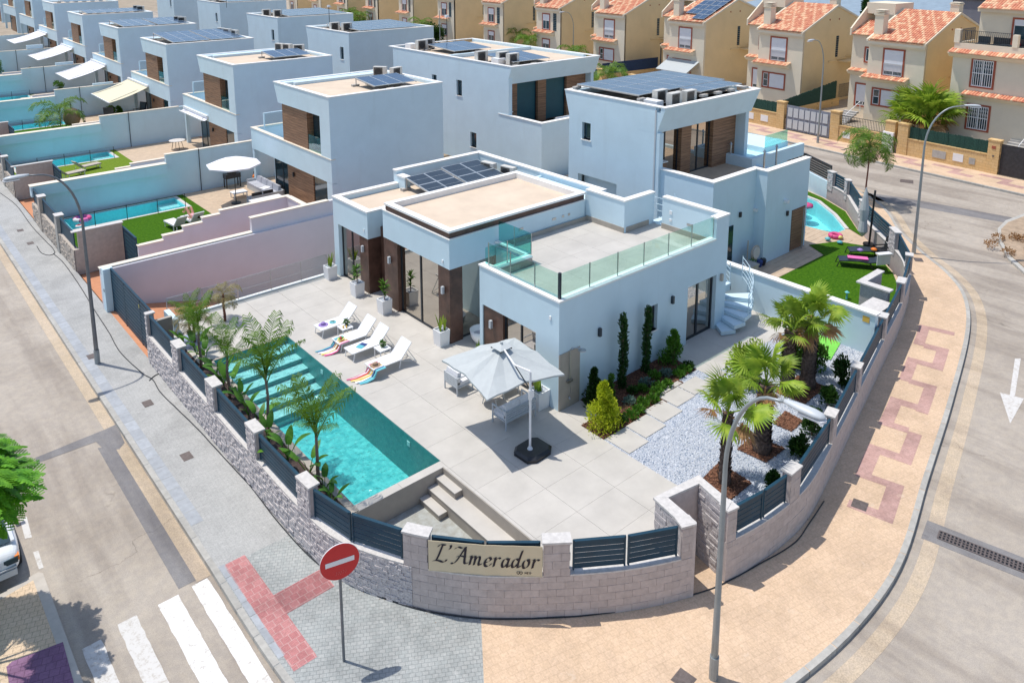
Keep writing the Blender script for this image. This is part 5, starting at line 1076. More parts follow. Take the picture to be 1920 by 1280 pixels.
# neighbour on the right
N = thing('white_neighbour_house', 'white two storey house with wood cladding and large solar roof right behind the villa', 'house', (12.92, 6.2, .58))
def nh(name, mb, mt, **kw): return obj(name, mb, M[mt] if isinstance(mt, str) else mt, N, **kw)
nh('wall', MB().holed('x', 0, .3, .6, 6.0, -1.05, 6.55, [(4.75, 5.35, 4.15, 5.05), (2.9, 5.6, -2, 2.25)]).box(0, .3, .3, .6, -1.05, 5.3), 'white')
nh('shade_recess', MB().box(.5, .6, 2.9, 5.6, -1.05, 2.25), 'white'); nh('recess_top', MB().box(.3, .6, 2.9, 5.6, 2.25, 2.3), 'white')
window(N, 'x', .2, 4.75, 5.35, 4.15, 5.05, inv=1, pm='pane2', fr=.04); nh('window_sill', MB().box(-.05, .18, 4.7, 5.4, 4.1, 4.15), 'whitec')
open_front(N, 7.95, 6.3, floor=2.45, ops=((.95, 2.9, 1), (3.7, 5.6, 1)), pm='pane', rec=1.45)
nh('room', MB().box(.35, 7.6, 4.3, 4.4, 2.3, 5.2).box(.35, 7.6, 1.6, 4.3, 2.3, 2.42).box(3.2, 3.35, 1.7, 4.3, 2.42, 5.2), 'room'); nh('curtain', MB().box(2.1, 2.6, 1.75, 1.85, 2.45, 5.2), 'curt')
nh('down_pipe', MB().box(-.03, .03, .52, .6, 2.5, 6.4), 'lamph')
nh('coping', MB().box(-.03, .27, .0, 6.65, 6.55, 6.6).box(.27, 7.98, -.03, .27, 6.55, 6.6).box(7.7, 7.98, .27, 6.65, 6.55, 6.6).box(.27, 7.7, 6.38, 6.65, 6.55, 6.6), 'whitec')
nh('roof', MB().box(.3, 7.65, .3, 6.3, 6.1, 6.3), 'roofs')
nh('annex', MB().box(.15, .4, -2.7, .6, -1.05, 3.55).box(.4, 3.6, -2.7, -2.45, -1.05, 3.55).box(3.6, 3.85, -3.3, -2.45, -1.05, 3.55).box(3.85, 7.5, -3.3, -3.05, -1.05, 3.55).box(7.25, 7.5, -3.05, .9, -1.05, 2.6), 'white')
nh('annex_coping', MB().box(.11, .44, -2.74, .6, 3.55, 3.6).box(.44, 3.6, -2.74, -2.41, 3.55, 3.6).box(3.56, 3.89, -3.34, -2.41, 3.55, 3.6).box(3.89, 7.54, -3.34, -3.01, 3.55, 3.6).box(.4, 1.5, .9, 1.2, 3.55, 3.6), 'whitec')
nh('annex_floor', MB().box(.4, 7.25, -2.45, 1.4, 2.2, 2.44), 'deck'); nh('annex_floor', MB().box(3.85, 7.25, -3.05, -2.45, 2.2, 2.44), 'deck'); nh('inner_pier', MB().box(.4, 1.4, .92, 1.18, 2.44, 3.55), 'wood')
nh('back_parapet', MB().box(6.9, 12.2, -.4, -.15, 2.3, 3.0).box(6.9, 7.15, -.15, 1.4, 2.3, 3.0), 'white')
for x, y in ((7.0, 1.0), (6.9, -1.1), (8.4, -.9)): nh('bollard', MB().lathe([(.05, 2.45), (.05, 3.5), (.09, 3.52), (.02, 3.66)], 10, (x, y, 0)), 'steel')
nh('blue_cover', MB().box(7.3, 11.8, -.1, 1.6, 2.6, 2.7), 'poolb')
nh('wing', MB().box(9.5, 12.0, .5, 4.5, -1.05, 3.0), 'white'); nh('wing_glass', MB().box(9.5, 11.8, .45, .47, 3.0, 3.7), 'bglassd')
dw = nh('wood_door', MB().box(6.05, 7.28, -3.34, -3.3, -1.0, 1.12), 'wood'); obj('outdoor_shower', MB().tube([(6.85,-3.5,-1),(6.85,-3.5,1.1),(7.3,-3.6,1.1)], .03, 6), M['steel'], dw)
nh('door', MB().box(1.3, 1.85, -2.74, -2.7, -1.05, 1.2), 'pane2')
for x, y, z in ((2.35, -2.76, 1.6), (5.55, -3.36, 1.1)): nh('wall_lamp', MB().box(x-.07, x+.07, y-.03, y+.04, z-.12, z+.12), 'black')
nh('flood_light', MB().box(5.2, 5.4, -3.5, -3.3, 1.7, 1.85), 'plastic'); nh('flood_light', MB().box(3.5, 3.6, -2.9, -2.7, 1.5, 1.65), 'plastic')
solar((13.5, 8.3, 6.88+.3), 0, 6, 2, 'large blue solar array covering the roof of the right hand neighbour house', pw=1.18, ph=2.1, tilt=.0, leg=.22)
solar((16.6, 6.9, 6.88+.3), 0, 3, 1, 'front strip of blue panels on the roof of the right hand neighbour house', pw=1.18, ph=1.3, tilt=.0, leg=.22)
for x, y, lb in ((14.6, 7.9, 'dark rear unit of three on the right neighbour roof'), (14.5, 6.95, 'middle unit of three on the right neighbour roof'), (15.6, 6.9, 'right unit of three on the right neighbour roof')): acunit((x, y, 6.88), .02, lb, s=1.0)
tag(obj('roof_hatch', MB().box(13.5, 14.0, 7.2, 8.2, 6.88, 7.25), M['plastic']), 'low white rooftop box beside the units on the right neighbour roof', 'roof box')
for x, y, z, nm in ((19.4, 26.0, 6.35, 'low white rooftop box beside the units on the double house'), (19.6, 37.3, 6.35, 'low white rooftop box at the far end of the double house')): tag(obj('roof_hatch', MB().box(x, x+.7, y, y+.8, z, z+.45), M['plastic']), nm, 'roof box')
# neighbour's garden
PP = [(20.6,5.2),(23.2,4.35),(23.3,2.7),(24.3,2.65),(26.1,4.25),(27.7,6.1),(28.7,9.0),(29.2,11.5),(20.6,11.5)]
FE = [(19.5,-2.45),(21.3,-.85),(23.0,.55),(24.8,2.2),(27.3,4.1),(28.7,6.2),(29.9,9),(31.0,11.5)]
ng = MB().flat([(11.3,-4.7),(13,-4.5),(15,-3.95),(17.4,-3.2),(19.5,-2.45),(20.6,5.2),(20.6,20),(11.3,20)], -.5).flat([(20.6,11.5),(31.0,11.5),(31.4,14),(31.4,20),(20.6,20)], -.5)
for i in range(7): ng.flat([PP[i], FE[i], FE[i+1], PP[i+1]], -.5)
obj('neighbour_ground', ng, M['deck'], kind='structure')
nturf = MB().flat([(15.6,1.55),(11.4,1.55),(11.4,-4.5),(13,-4.3),(15,-3.75),(17.4,-3.0),(19,-2.45),(20.2,-1.7),(19.9,1.55)], -.462).flat([(19.9,1.55),(20.2,-1.7),(21.3,-.7),(22.7,.6),(22.2,2.0),(20.6,2.75)], -.462)
TI = [(23.9,1.6),(24.55,2.6),(26.3,4.15),(27.95,6.0),(28.95,9.0),(29.4,11.5)]; TO = [(23.9,1.5),(24.7,2.2),(27.1,4.05),(28.5,6.2),(29.7,9),(30.8,11.5)]
for i in range(5): nturf.flat([TI[i], TO[i], TO[i+1], TI[i+1]], -.462)
obj('neighbour_turf', nturf, M['grass'], kind='stuff')
for i in range(14): obj('plank', MB().box(13.2, 20.5 if i > 7 else 23, 1.6+i*.34, 1.6+i*.34+.325, -.50, -.485), M['deck'], bpy.data.objects['neighbour_ground']) if i < 8 or True else None
np_ = thing('swimming_pool', 'turquoise pool of the right hand neighbour with a long slanted edge', 'pool', (24, 6, -.45))
wp(np_, 'basin', MB().flat(PP, -1.5), M['poolb']); wp(np_, 'water_surface', MB().flat(PP, -.56), M['waterl'])
for a_, b_ in zip(PP, PP[1:]+PP[:1]): wp(np_, 'basin_wall', MB().beam((*a_, -1.0), (*b_, -1.0), .05, .98), M['poolb'])
cpn = MB()
for a_, b_ in zip(PP[3:7], PP[4:8]): cpn.beam((a_[0]+.08, a_[1]-.06, -.475), (b_[0]+.08, b_[1]-.06, -.475), .2, .05)
wp(np_, 'coping', cpn, M['stonec'])
# ================================================================== OCHRE HOUSES ACROSS THE MAIN STREET (local x = away from the street, y = along it)
AY = -R_(5.0); YO = (43.4, 1.75)
def YL(u, v_): c, s = cos(AY), sin(AY); return (YO[0]+c*u-s*v_, YO[1]+s*u+c*v_)
def yobj(name, mb, mt, **kw): return obj(name, mb, M[mt] if isinstance(mt, str) else mt, None, (*YO, 0), AY, **kw)
yobj('far_pavement', MB().box(-3.3, .0, -30, 190, RD-.1, ST), 'sand', kind='structure')
fk = yobj('far_kerb', MB().box(-3.42, -3.3, -30, 190, RD-.1, ST-.02), 'conc', kind='structure')
ksm = MB().box(-3.45, -3.28, .006, .994, RD-.1, ST+.006).mesh('kerb_stone', M['kerb'])
for i in range(70): obj('kerb_stone', ksm, M['kerb'], fk, (0, -14+i*1.0, 0))
pm_ = MB(); yy = -2
for k in range(14):
    y0 = -6+k*3.2; pm_.box(-2.2, -1.6, y0, y0+1.6, ST, ST+.003); pm_.box(-1.6, -1.1, y0+1.1, y0+1.6, ST, ST+.003); pm_.box(-1.1, -.6, y0+1.1, y0+3.2, ST, ST+.003)
yobj('far_plum_paving', pm_, 'plum', kind='structure')
yobj('house_ground', MB().box(.15, 60, -30, 190, ST-.6, .15), mat('pale_yard_paving', (.40, .33, .25), .9, .15, 2), kind='structure')
def tiles_on(mb, x0, x1, y0, y1, z0, z1, tw=.21, tl=.33):
    "barrel tiles on a slope rising from (x0,z0) to (x1,z1)"
    n = int((y1-y0)/tw); k = max(1, int(abs(x1-x0)/tl)); dx = (x1-x0)/k; dz = (z1-z0)/k
    for j in range(n):
        yc = y0+(j+.5)*tw; 
        for i in range(k):
            xa, xb = x0+i*dx-dx*.12, x0+(i+1)*dx; za, zb = z0+i*dz+.035-dz*.12, z0+(i+1)*dz+.0
            ja = rnd.uniform(-.008, .008); vs = []
            for X, Z in ((xa, za), (xb, zb)):
                for q, hh in ((-.5, .0), (-.28, .065), (.28, .065), (.5, .0)): vs.append((X, yc+q*tw*.98, Z+hh+ja))
            mb.add(vs, [(0,4,5,1),(1,5,6,2),(2,6,7,3),(0,1,2,3)], rnd.choice((0, 0, 0, 1)) if (i*7+j*3) % 5 else 1)
    return mb
TM = [M['tile'], M['tile2']]
def tobj(name, mb, par, **kw): return obj(name, mb, TM, par, kind='stuff', **kw)
def railing(par, x, y0, y1, z0, z1, ax='y', mt='post', name='railing', st=.13, r=.012):
    mb = MB(); n = max(2, int(abs(y1-y0)/st))
    P_ = (lambda t, z: (x, t, z)) if ax == 'y' else (lambda t, z: (t, x, z))
    mb.beam(P_(y0, z1), P_(y1, z1), .035); mb.beam(P_(y0, z0), P_(y1, z0), .03)
    for i in range(n+1): t = y0+(y1-y0)*i/n; mb.beam(P_(t, z0), P_(t, z1), r*2)
    return obj(name, mb, M[mt], par)
def ywin(h, y0, y1, z0, z1, x=0., blind=1., bars=0., small=None):
    "trimmed window on the street front"
    t = MB(); f = .14
    t.box(x-.05, x+.02, y0, y1, z0, z0+f).box(x-.05, x+.02, y0, y1, z1-f, z1).box(x-.05, x+.02, y0, y0+f, z0+f, z1-f).box(x-.05, x+.02, y1-f, y1, z0+f, z1-f)
    w = obj('window', t, M['trim'], h)
    a, b, c, d = y0+f, y1-f, z0+f, z1-f
    if small: t2 = obj('window_divider', MB().box(x-.05, x+.02, b-small-f, b-small, c, d), M['trim'], w); obj('pane', MB().box(x-.012, x-.005, b-small, b, c, d), M['pane2'], w); obj('inner_frame', MB().box(x-.03, x-.012, b-small, b, c, c+.06).box(x-.03, x-.012, b-small, b, d-.06, d).box(x-.03, x-.012, b-small, b-small+.05, c, d).box(x-.03, x-.012, b-.05, b, c, d).box(x-.03, x-.012, b-small, b, (c+d)/2, (c+d)/2+.05), M['plastic'], w); b = b-small-f
    zb = d-(d-c)*blind
    obj('roller_shutter', MB().box(x-.03, x-.005, a, b, zb, d), M['shutter'], w)
    if blind < 1: obj('pane', MB().box(x-.012, x-.005, a, b, c, zb), M['pane2'], w); obj('inner_frame', MB().box(x-.03, x-.012, a, b, zb-.05, zb).box(x-.03, x-.012, a, a+.05, c, zb).box(x-.03, x-.012, b-.05, b, c, zb).box(x-.03, x-.012, (a+b)/2-.03, (a+b)/2+.03, c, zb).box(x-.03, x-.012, a, b, c, c+.05), M['plastic'], w)
    if bars: railing(w, x-.07, a, b, c, c+bars, mt='lamph', name='window_guard', st=.11, r=.008)
    return w
def ochre_house(lab, v0, style=0, blind2=.55):
    h = thing('ochre_house', lab, 'house', (*YL(5.0, v0), 0), AY, 'ochre tiled houses across the main street')
    b0 = -.2; We = 4.72; ev, rz_ = 7.1, 9.25; RX = 5.0
    body = MB().prismy([(0, b0), (9.7, b0), (9.7, 7.55), (RX, rz_-.12), (0, ev-.1)], 0.02, We)
    obj('side_wall', MB().prismy([(.0, b0), (9.7, b0), (9.7, 7.55), (RX, rz_-.12), (0, ev-.1)], 0, .2), M['ywall'], h)
    obj('front_wall', MB().box(-.02, .2, .0, We, b0, ev-.1), M['yfront'], h)
    obj('body', MB().prismy([(.2, b0), (9.7, b0), (9.7, 7.5), (RX, rz_-.2), (.2, ev-.12)], .2, We).box(2.0, 9.5, We, 7.4, b0, 7.0), M['yfront'], h)
    obj('wing_front', MB().box(1.98, 2.2, We, 7.4, b0, 7.05), M['yfront'], h)
    tm = tiles_on(MB(), -.35, RX, -.02, We+.02, ev-.05, rz_); tobj('roof_tiles', tm, h)
    obj('roof_deck', MB().prismy([(-.33, ev-.12), (RX, rz_-.06), (RX, rz_-.16), (-.33, ev-.2)], 0.0, We), M['tile2'], h)
    tobj('rear_roof_tiles', tiles_on(MB(), 9.7, RX, -.02, We+.02, 7.6, rz_), h)
    obj('cornice', MB().box(-.3, .0, -.03, We+.03, ev-.42, ev-.2).box(-.2, .0, -.03, We+.03, ev-.55, ev-.42), M['yfront'], h)
    for pl_, a, b in (([(-.36, ev-.05), (RX, rz_+.06), (RX, rz_-.14), (-.36, ev-.22)], -.1, .06), ([(-.36, ev-.05), (RX, rz_+.06), (RX, rz_-.14), (-.36, ev-.22)], We-.06, We+.1), ([(9.75, 7.6), (RX, rz_+.06), (RX, rz_-.14), (9.75, 7.45)], -.1, .06)): obj('verge', MB().prismy(pl_, a, b), M['yfront'], h)
    obj('party_wall', MB().prismy([(1.6, 7.0), (9.5, 7.0), (9.5, 8.2), (7.5, 9.6), (4.2, 9.6), (1.6, 7.6)], 7.35, 7.5).prismy([(RX-1.2, 8.8), (RX+1.8, 8.6), (RX+1.8, 9.75), (RX-1.2, 9.75)], We+.1, 7.4) , M['yfront'], h)
    tobj('wing_tiles', tiles_on(MB(), 1.6, 4.2, We+.1, 7.4, 7.1, 8.2), h)
    ch = obj('chimney', MB().box(.35, 1.1, We-.85, We-.1, ev-.1, 9.0).box(.28, 1.17, We-.92, We-.03, 9.0, 9.08), M['yfront'], h)
    for k in range(3): obj('chimney_slot', MB().box(.3, 1.15, We-.9, We-.05, 9.13+k*.13, 9.19+k*.13), M['yfront'], ch)
    c2 = obj('chimney', MB().box(RX-.1, RX+.6, .1, .8, rz_-.2, 9.9).box(RX-.16, RX+.66, .04, .86, 9.9, 9.98), M['yfront'], h)
    obj('chimney_slot', MB().box(RX-.12, RX+.62, .08, .82, 10.02, 10.08), M['yfront'], c2)
    if style == 0:
        ywin(h, 1.6, 3.45, 4.08, 6.42, -.02, blind=.82, bars=.95); ywin(h, 1.6, 4.15, 1.5, 3.06, -.02, blind=1, small=.55)
    else:
        ywin(h, 2.0, 3.6, 4.15, 6.3, -.02, blind=.4, bars=.0); ywin(h, 2.0, 3.6, 1.2, 3.1, -.02, blind=.3)
        gb = MB(); [gb.box(-.05, -.02, .75+.22*a, .95+.22*a, 4.2+.22*b, 4.4+.22*b) for a in range(3) for b in range(10)]; obj('glass_block_strip', gb, M['pane2'], h)
    cn = obj('canopy', MB().prismy([(-.65, 3.85), (0, 4.06), (0, 3.6), (-.25, 3.6)], 1.15, We+.3), M['yfront'], h); tobj('canopy_tiles', tiles_on(MB(), -.72, .0, 1.1, We+.35, 3.88, 4.12), cn)
    cn = obj('canopy', MB().prismy([(1.5, 3.9), (2.0, 4.06), (2.0, 3.6), (1.8, 3.6)], We+.35, 7.5), M['yfront'], h); tobj('canopy_tiles', tiles_on(MB(), 1.45, 2.0, We+.35, 7.5, 3.95, 4.12), cn)
    ywin(h, We+.5, We+1.5, 4.7, 6.1, 1.98, blind=.0); ywin(h, We+.5, We+2.1, .8, 2.9, 1.98, blind=.8)
    gb = MB(); [gb.box(5.15+.2*a, 5.33+.2*a, -.03, 0, 4.4+.2*b, 4.58+.2*b) for a in range(2) for b in range(10)]; obj('side_glass_blocks', gb, M['pane2'], h)
    obj('string_course', MB().box(4.1, 5.3, -.1, 0, 4.0, 4.1).box(5.3, 6.9, -.1, 0, 4.15, 4.25).box(6.9, 9.6, -.1, 0, 4.35, 4.45).box(5.6, 9.6, -1.0, 0, 3.95, 4.05), M['ywall'], h)
    for x in (3.9, 5.4): obj('vent', MB().cbox((x, -.01, 7.95), (.14, .03, .14)), M['trim'], h)
    return h
V0 = [7.75, 18.68, 30.0, 41.5, 52.9, 65.2, 77.8, 90.4, 103, 115.6, 128.2, 141]
ll = ['ochre tiled house with full shutters, just left of the big barred window house', 'ochre tiled house behind the blue grey panelled gate', 'ochre house with solar panels on its tiled roof and a grey awning', 'ochre tiled house behind the blue screened yard and feathery palm', 'ochre house with a strip of glass blocks behind the far street lamp', 'ochre house with grey down pipe above the double house roof', 'ochre house behind the round dark green tree', 'ochre house far up the street with dark hedge before it', 'small ochre house near the top edge, third last visible', 'small ochre house near the top edge, second last visible', 'small ochre house at the top edge, last visible', 'farthest ochre house up the main street']
oh0 = ochre_house(ll[0], V0[0], 0); oh1 = ochre_house(ll[4], V0[4], 1)
for i in range(1, 12):
    if i == 4: continue
    src = oh0 if i < 4 else oh1
    copy_tree(src, (*YL(5.0, V0[i]), 0), AY, ll[i])
def ys(lab, u, v_, z, **kw): t = solar((*YL(u, v_), z), AY+pi/2, **kw, lab=lab) if False else None
t = solar((*YL(5.1, V0[2]+.3), 0), AY-pi/2, 1, 1, 'blue solar panels in two columns on a tiled ochre roof', tilt=0) if False else None
sp_ = thing('solar_array', 'blue solar panels in two columns on a tiled ochre roof', 'solar panels', (*YL(5.0, V0[2]), 7.35), AY, 'solar panel arrays on tiled roofs')
sl = math.atan2(2.2, 5.2); pmh = MB().box(0, .98, 0, 1.55, 0, .04).mesh('panel', M['pv']); frh = MB().box(0, .98, 0, .03, .0, .05).box(0, .98, 1.52, 1.55, 0, .05).box(0, .03, 0, 1.55, 0, .05).box(.95, .98, 0, 1.55, 0, .05).box(0, .98, .76, .79, .03, .05).mesh('panel_frame', M['pvf'])
for i in range(5):
    for j in range(2):
        if i == 0 and j == 1: continue
        o = obj('panel', pmh, M['pv'], sp_, (-.1+i*1.02*cos(sl), .15+j*1.62, i*1.02*sin(sl)), (0, -sl, 0)); obj('panel_frame', frh, M['pvf'], o)
# grey awning + canopies at that house
aw = thing('awning', 'grey awning over the ground floor of the ochre house with solar panels', 'awning', (*YL(4.95, V0[2]+.1), 3.0), AY)
obj('canvas', MB().add([(-1.9,.4,-1.0),(-1.9,4.6,-1.0),(0,4.6,0),(0,.4,0),(-1.9,.4,-1.05),(-1.9,4.6,-1.05),(0,4.6,-.05),(0,.4,-.05)], [(0,1,2,3),(7,6,5,4),(0,4,5,1),(0,3,7,4),(1,5,6,2)]), M['canvas'], aw); [obj('arm', MB().beam((-1.9,y,-1.02), (0,y,-.6), .04), M['steel'], aw) for y in (.5, 4.5)]
cp_ = thing('carport', 'dark slanted metal carport roof between two ochre houses', 'carport', (*YL(8.0, 36.3), 0), AY)
obj('roof', MB().add([(0,-1.3,3.3),(0,2.6,3.9),(3.6,2.6,4.2),(3.6,-1.3,3.6),(0,-1.3,3.2),(0,2.6,3.8),(3.6,2.6,4.1),(3.6,-1.3,3.5)], [(0,3,2,1),(4,5,6,7),(0,1,5,4),(1,2,6,5),(2,3,7,6),(3,0,4,7)]), M['post'], cp_); obj('leg', MB().box(0,.1,-1.2,-1.1,-.5,3.3), M['post'], cp_); obj('leg', MB().box(0,.1,2.4,2.5,-.5,3.8), M['post'], cp_)
# plot walls along the street
def yt(name, lab, cat, v_, grp=None): return thing(name, lab, cat, (*YL(0, v_), 0), AY, grp)
YW = [(-14,-6.3,'r'),(-.35,7.3,'f'),(7.3,11.95,'i'),(17.45,24.5,'f')]
def streetwall(lab, v0, v1, mode, net='green_net'):
    t = yt('street_wall', lab, 'wall', v0, 'sandstone street walls of the ochre houses'); L = v1-v0
    obj('wall', MB().box(0, .3, 0, L, ST-.1, .45), M['ystone'], t); obj('coping', MB().box(-.04, .34, 0, L, .45, .52), M['ystone'], t)
    for y in ([0, L-.7] if L > 3 else [0]): obj('pier', MB().box(-.06, .4, y, y+.75, ST-.1, 1.5).box(-.1, .44, y-.04, y+.79, 1.5, 1.58), M['ystone'], t)
    if mode == 'f':
        nt_ = MB(); n = int((L-1.5)/.1)
        for i in range(n): y = .78+i*.1; nt_.box(.1+rnd.uniform(-.012, .012), .14, y, y+.094, .53, 1.4+rnd.uniform(-.03, .03))
        obj('screen', nt_, M[net], t); obj('screen_posts', MB().box(.08, .16, L/2-.03, L/2+.03, .52, 1.48), M[net], t)
    if mode == 'i': railing(t, .15, .78, L-.72, .55, 1.3)
    return t
w1 = streetwall('sandstone street wall with green screen and meter doors before the barred window house', -.35, 6.7, 'f')
for y, z0, z1, w, m_ in ((3.5,-.5,.05,.95,'conc'),(2.3,-.45,.1,.7,'plastic'),(1.5,-.45,.0,.4,'kerb')): obj('meter_door', MB().box(-.03, 0, y, y+w, z0, z1), M[m_], w1)
obj('number_plate', MB().box(-.09, -.06, .25, .5, .95, 1.15), M['trim'], w1); obj('letter_slot', MB().box(-.09, -.06, .3, .42, .4, .5), M['iron'], w1)
w2 = streetwall('sandstone street wall with iron railing and a white meter cabinet behind the street palm', 7.0, 12.3, 'i')
obj('meter_cabinet', MB().box(-.2, .1, .0, .85, ST, .75).box(-.23, -.2, .02, .83, 0.05, .72).box(-.23, -.2, .02, .83, ST+.05, 0.0), M['plastic'], w2); obj('meter_window', MB().cbox((-.24, .25, .55), (.02, .1, .12)).cbox((-.24, .6, .55), (.02, .1, .12)), M['black'], w2)
for y in (3.6, 4.6): obj('meter_door', MB().box(-.03, 0, y, y+.6, -.45, .05), M['plastic'], w2)
w3 = streetwall('sandstone street wall with green screen left of the panelled gate', 16.7, 24.5, 'f')
for y in (1.6, 3.1): obj('meter_door', MB().box(-.03, 0, y, y+.75, -.45, .1), M['plastic'], w3)
for k, (a, b) in enumerate(((28.4, 35.5), (39.6, 47), (51, 58.5), (63, 71), (76, 84), (88, 97), (101, 110))): streetwall(['sandstone street wall with screen before the ochre house with solar panels','sandstone street wall with blue screen and square pier, seen above the solar roof','sandstone street wall before the ochre house behind the far lamp','sandstone street wall with screen above the double house roof','sandstone street wall with dark screen beside the round tree','distant sandstone street wall, second last','distant sandstone street wall, last'][k], a, b, 'f', 'blue_net' if k == 1 else 'green_net')
def ygate(lab, v0, v1, mt, pn=True):
    t = yt('driveway_gate', lab, 'gate', v0, 'solid gates between the sandstone walls'); L = v1-v0
    obj('leaf', MB().box(.1, .16, 0, L/2-.02, ST+.05, 1.35).box(.1, .16, L/2+.02, L, ST+.05, 1.35), mt, t)
    if pn:
        k = 7
        for i in range(k):
            for z0, z1 in ((-.6, .15), (.38, 1.15)):
                y = .12+i*(L-.2)/k; obj('raised_panel', MB().box(.06, .1, y+.05, y+(L-.2)/k-.06, z0, z1), M['lamph'], t)
    return t
ygate('blue grey sliding gate with two rows of raised panels', 12.5, 16.55, mat('blue_grey_gate', (.20, .22, .27), .6, .2, 4)); ygate('dark iron gate at the right edge of the photo', -4.6, -.4, mat('dark_gate', (.03, .03, .035), .5, .4, 5), False)
sd_ = yt('yard_wall', 'ochre yard wall with green screen sloping up beside the panelled gate', 'wall', 17.2)
obj('wall', MB().prismy([(.4,-.5),(9,-.5),(9,.9),(.4,.7)], 0, .2), M['ystone'], sd_); nm_ = MB()
for i in range(80): x = .5+i*.1; nm_.box(x, x+.09, .05, .12, .7, 1.55+.012*i+rnd.uniform(-.04, .04))
obj('screen', nm_, M['green_net'], sd_); railing(sd_, .1, 9, 14, .9, 2.1, ax='x')
sd2 = yt('yard_wall', 'yard wall with dark blue screen behind the feathery palm', 'wall', 40.0); obj('wall', MB().box(.4, 9, 0, .2, -.5, .9), M['ystone'], sd2); obj('screen', MB().box(.4, 9, .05, .12, .9, 2.1), M['blue_net'], sd2)
for v_, lb in ((7.2, 'small flight of steps with white handrail beside the ochre house'), (-.2, 'steps with white handrail at the right edge')):
    t = thing('yard_steps', lb, 'steps', (*YL(2.2, v_+5.2 if v_ > 0 else v_-.4), .1), AY)
    for k in range(6): obj('step', MB().box(k*.32, k*.32+.34, 0, 1.2, k*.14, k*.14+.15), M['conc'], t)
    obj('handrail', MB().tube([(-.2,-.05,.2),(0,-.05,.9),(1.9,-.05,1.75),(2.0,-.05,.9)], .03, 6), M['plastic'], t)
# the wide house at the right edge
m_ = thing('wide_ochre_house', 'large ochre house with white barred windows and roof terrace at the top right', 'house', (*YL(4.0, 5.2), 0), AY)
def mo(name, mb, mt, **kw): return obj(name, mb, M[mt] if isinstance(mt, str) else mt, m_, **kw)
mo('front_wall', MB().box(0, .25, -12, 0, -.2, 6.9), 'yfront'); mo('body', MB().box(.25, 10, -12, 0, -.2, 7.0), 'ywall')
mo('cornice', MB().prismy([(-.45, 6.75), (0, 6.95), (0, 6.45), (-.15, 6.45)], -12, .25), 'yfront'); tobj('cornice_tiles', tiles_on(MB(), -.55, .1, -12, .3, 6.8, 7.05), m_)
mo('terrace_parapet', MB().box(0, .2, -12, 0, 7.0, 7.5).box(.2, 3.0, -.2, 0, 7.0, 7.5), 'yfront'); mo('terrace_post', MB().box(-.05, .35, -.35, .05, 7.5, 8.5), 'yfront'); railing(m_, .1, -.4, -3.9, 7.55, 8.45, mt='post'); mo('terrace_post', MB().box(-.05, .3, -4.3, -3.95, 7.5, 8.4), 'yfront'); railing(m_, -.1, .4, 2.9, 7.55, 8.45, ax='x')
mo('top_floor', MB().box(3.0, 9.5, -12, -.3, 7.0, 9.9), 'yfront'); mo('top_cornice', MB().box(2.7, 3.0, -12, -.2, 9.7, 9.95), 'yfront'); tobj('top_tiles', tiles_on(MB(), 2.5, 6, -12, -.1, 9.95, 11.4), m_)
ywin(m_, -5.0, -2.6, 7.1, 9.4, 3.0, blind=.2)
for z0, z1, bl in ((4.3, 6.5, .45), (1.1, 3.1, .4)):
    w = ywin(m_, -3.05, -1.35, z0, z1, 0, blind=bl*0); g_ = MB()
    for k in range(9): y = -2.9+k*.155; g_.beam((-.09, y, z0+.15), (-.09, y, z1-.15), .035)
    for k in range(3): z = z1-.3-k*.27; [g_.beam((-.1, -2.9+j*.155, z), (-.1, -2.82+j*.155, z+.2), .02) for j in range(8)]
    g_.beam((-.09, -2.9, z0+.15), (-.09, -1.5, z0+.15), .04).beam((-.09, -2.9, z1-.15), (-.09, -1.5, z1-.15), .04).beam((-.09, -2.9, (z0+z1)/2), (-.09, -1.5, (z0+z1)/2), .05); obj('white_bars', g_, M['plastic'], w)
cn = mo('canopy', MB().prismy([(-.5, 3.75), (0, 3.95), (0, 3.5), (-.2, 3.5)], -12, -1.0), 'yfront'); tobj('canopy_tiles', tiles_on(MB(), -.6, .05, -12, -.95, 3.8, 4.02), cn)
t = thing('terrace_furniture', 'dark cushioned seats and table on the roof terrace at the top right', 'outdoor furniture', (*YL(5.2, 3.0), 7.0), AY)
for k, (y, w, m2) in enumerate(((.9, .8, 'post'), (-.3, 1.1, 'black'), (-1.6, 1.0, 'black'), (-2.6, .5, 'cushw'))): obj('seat', MB().box(0, .7, y-w/2, y+w/2, 0, .45).box(.55, .7, y-w/2, y+w/2, .45, .95), M[m2], t)
obj('cushion', MB().cbox((.3, -1.4, .55), (.5, .4, .15)), M['redp'], t); obj('table', MB().box(-.5, .0, -1.6, -.6, .5, .55).box(-.3, -.2, -1.2, -1.1, 0, .5), M['post'], t)
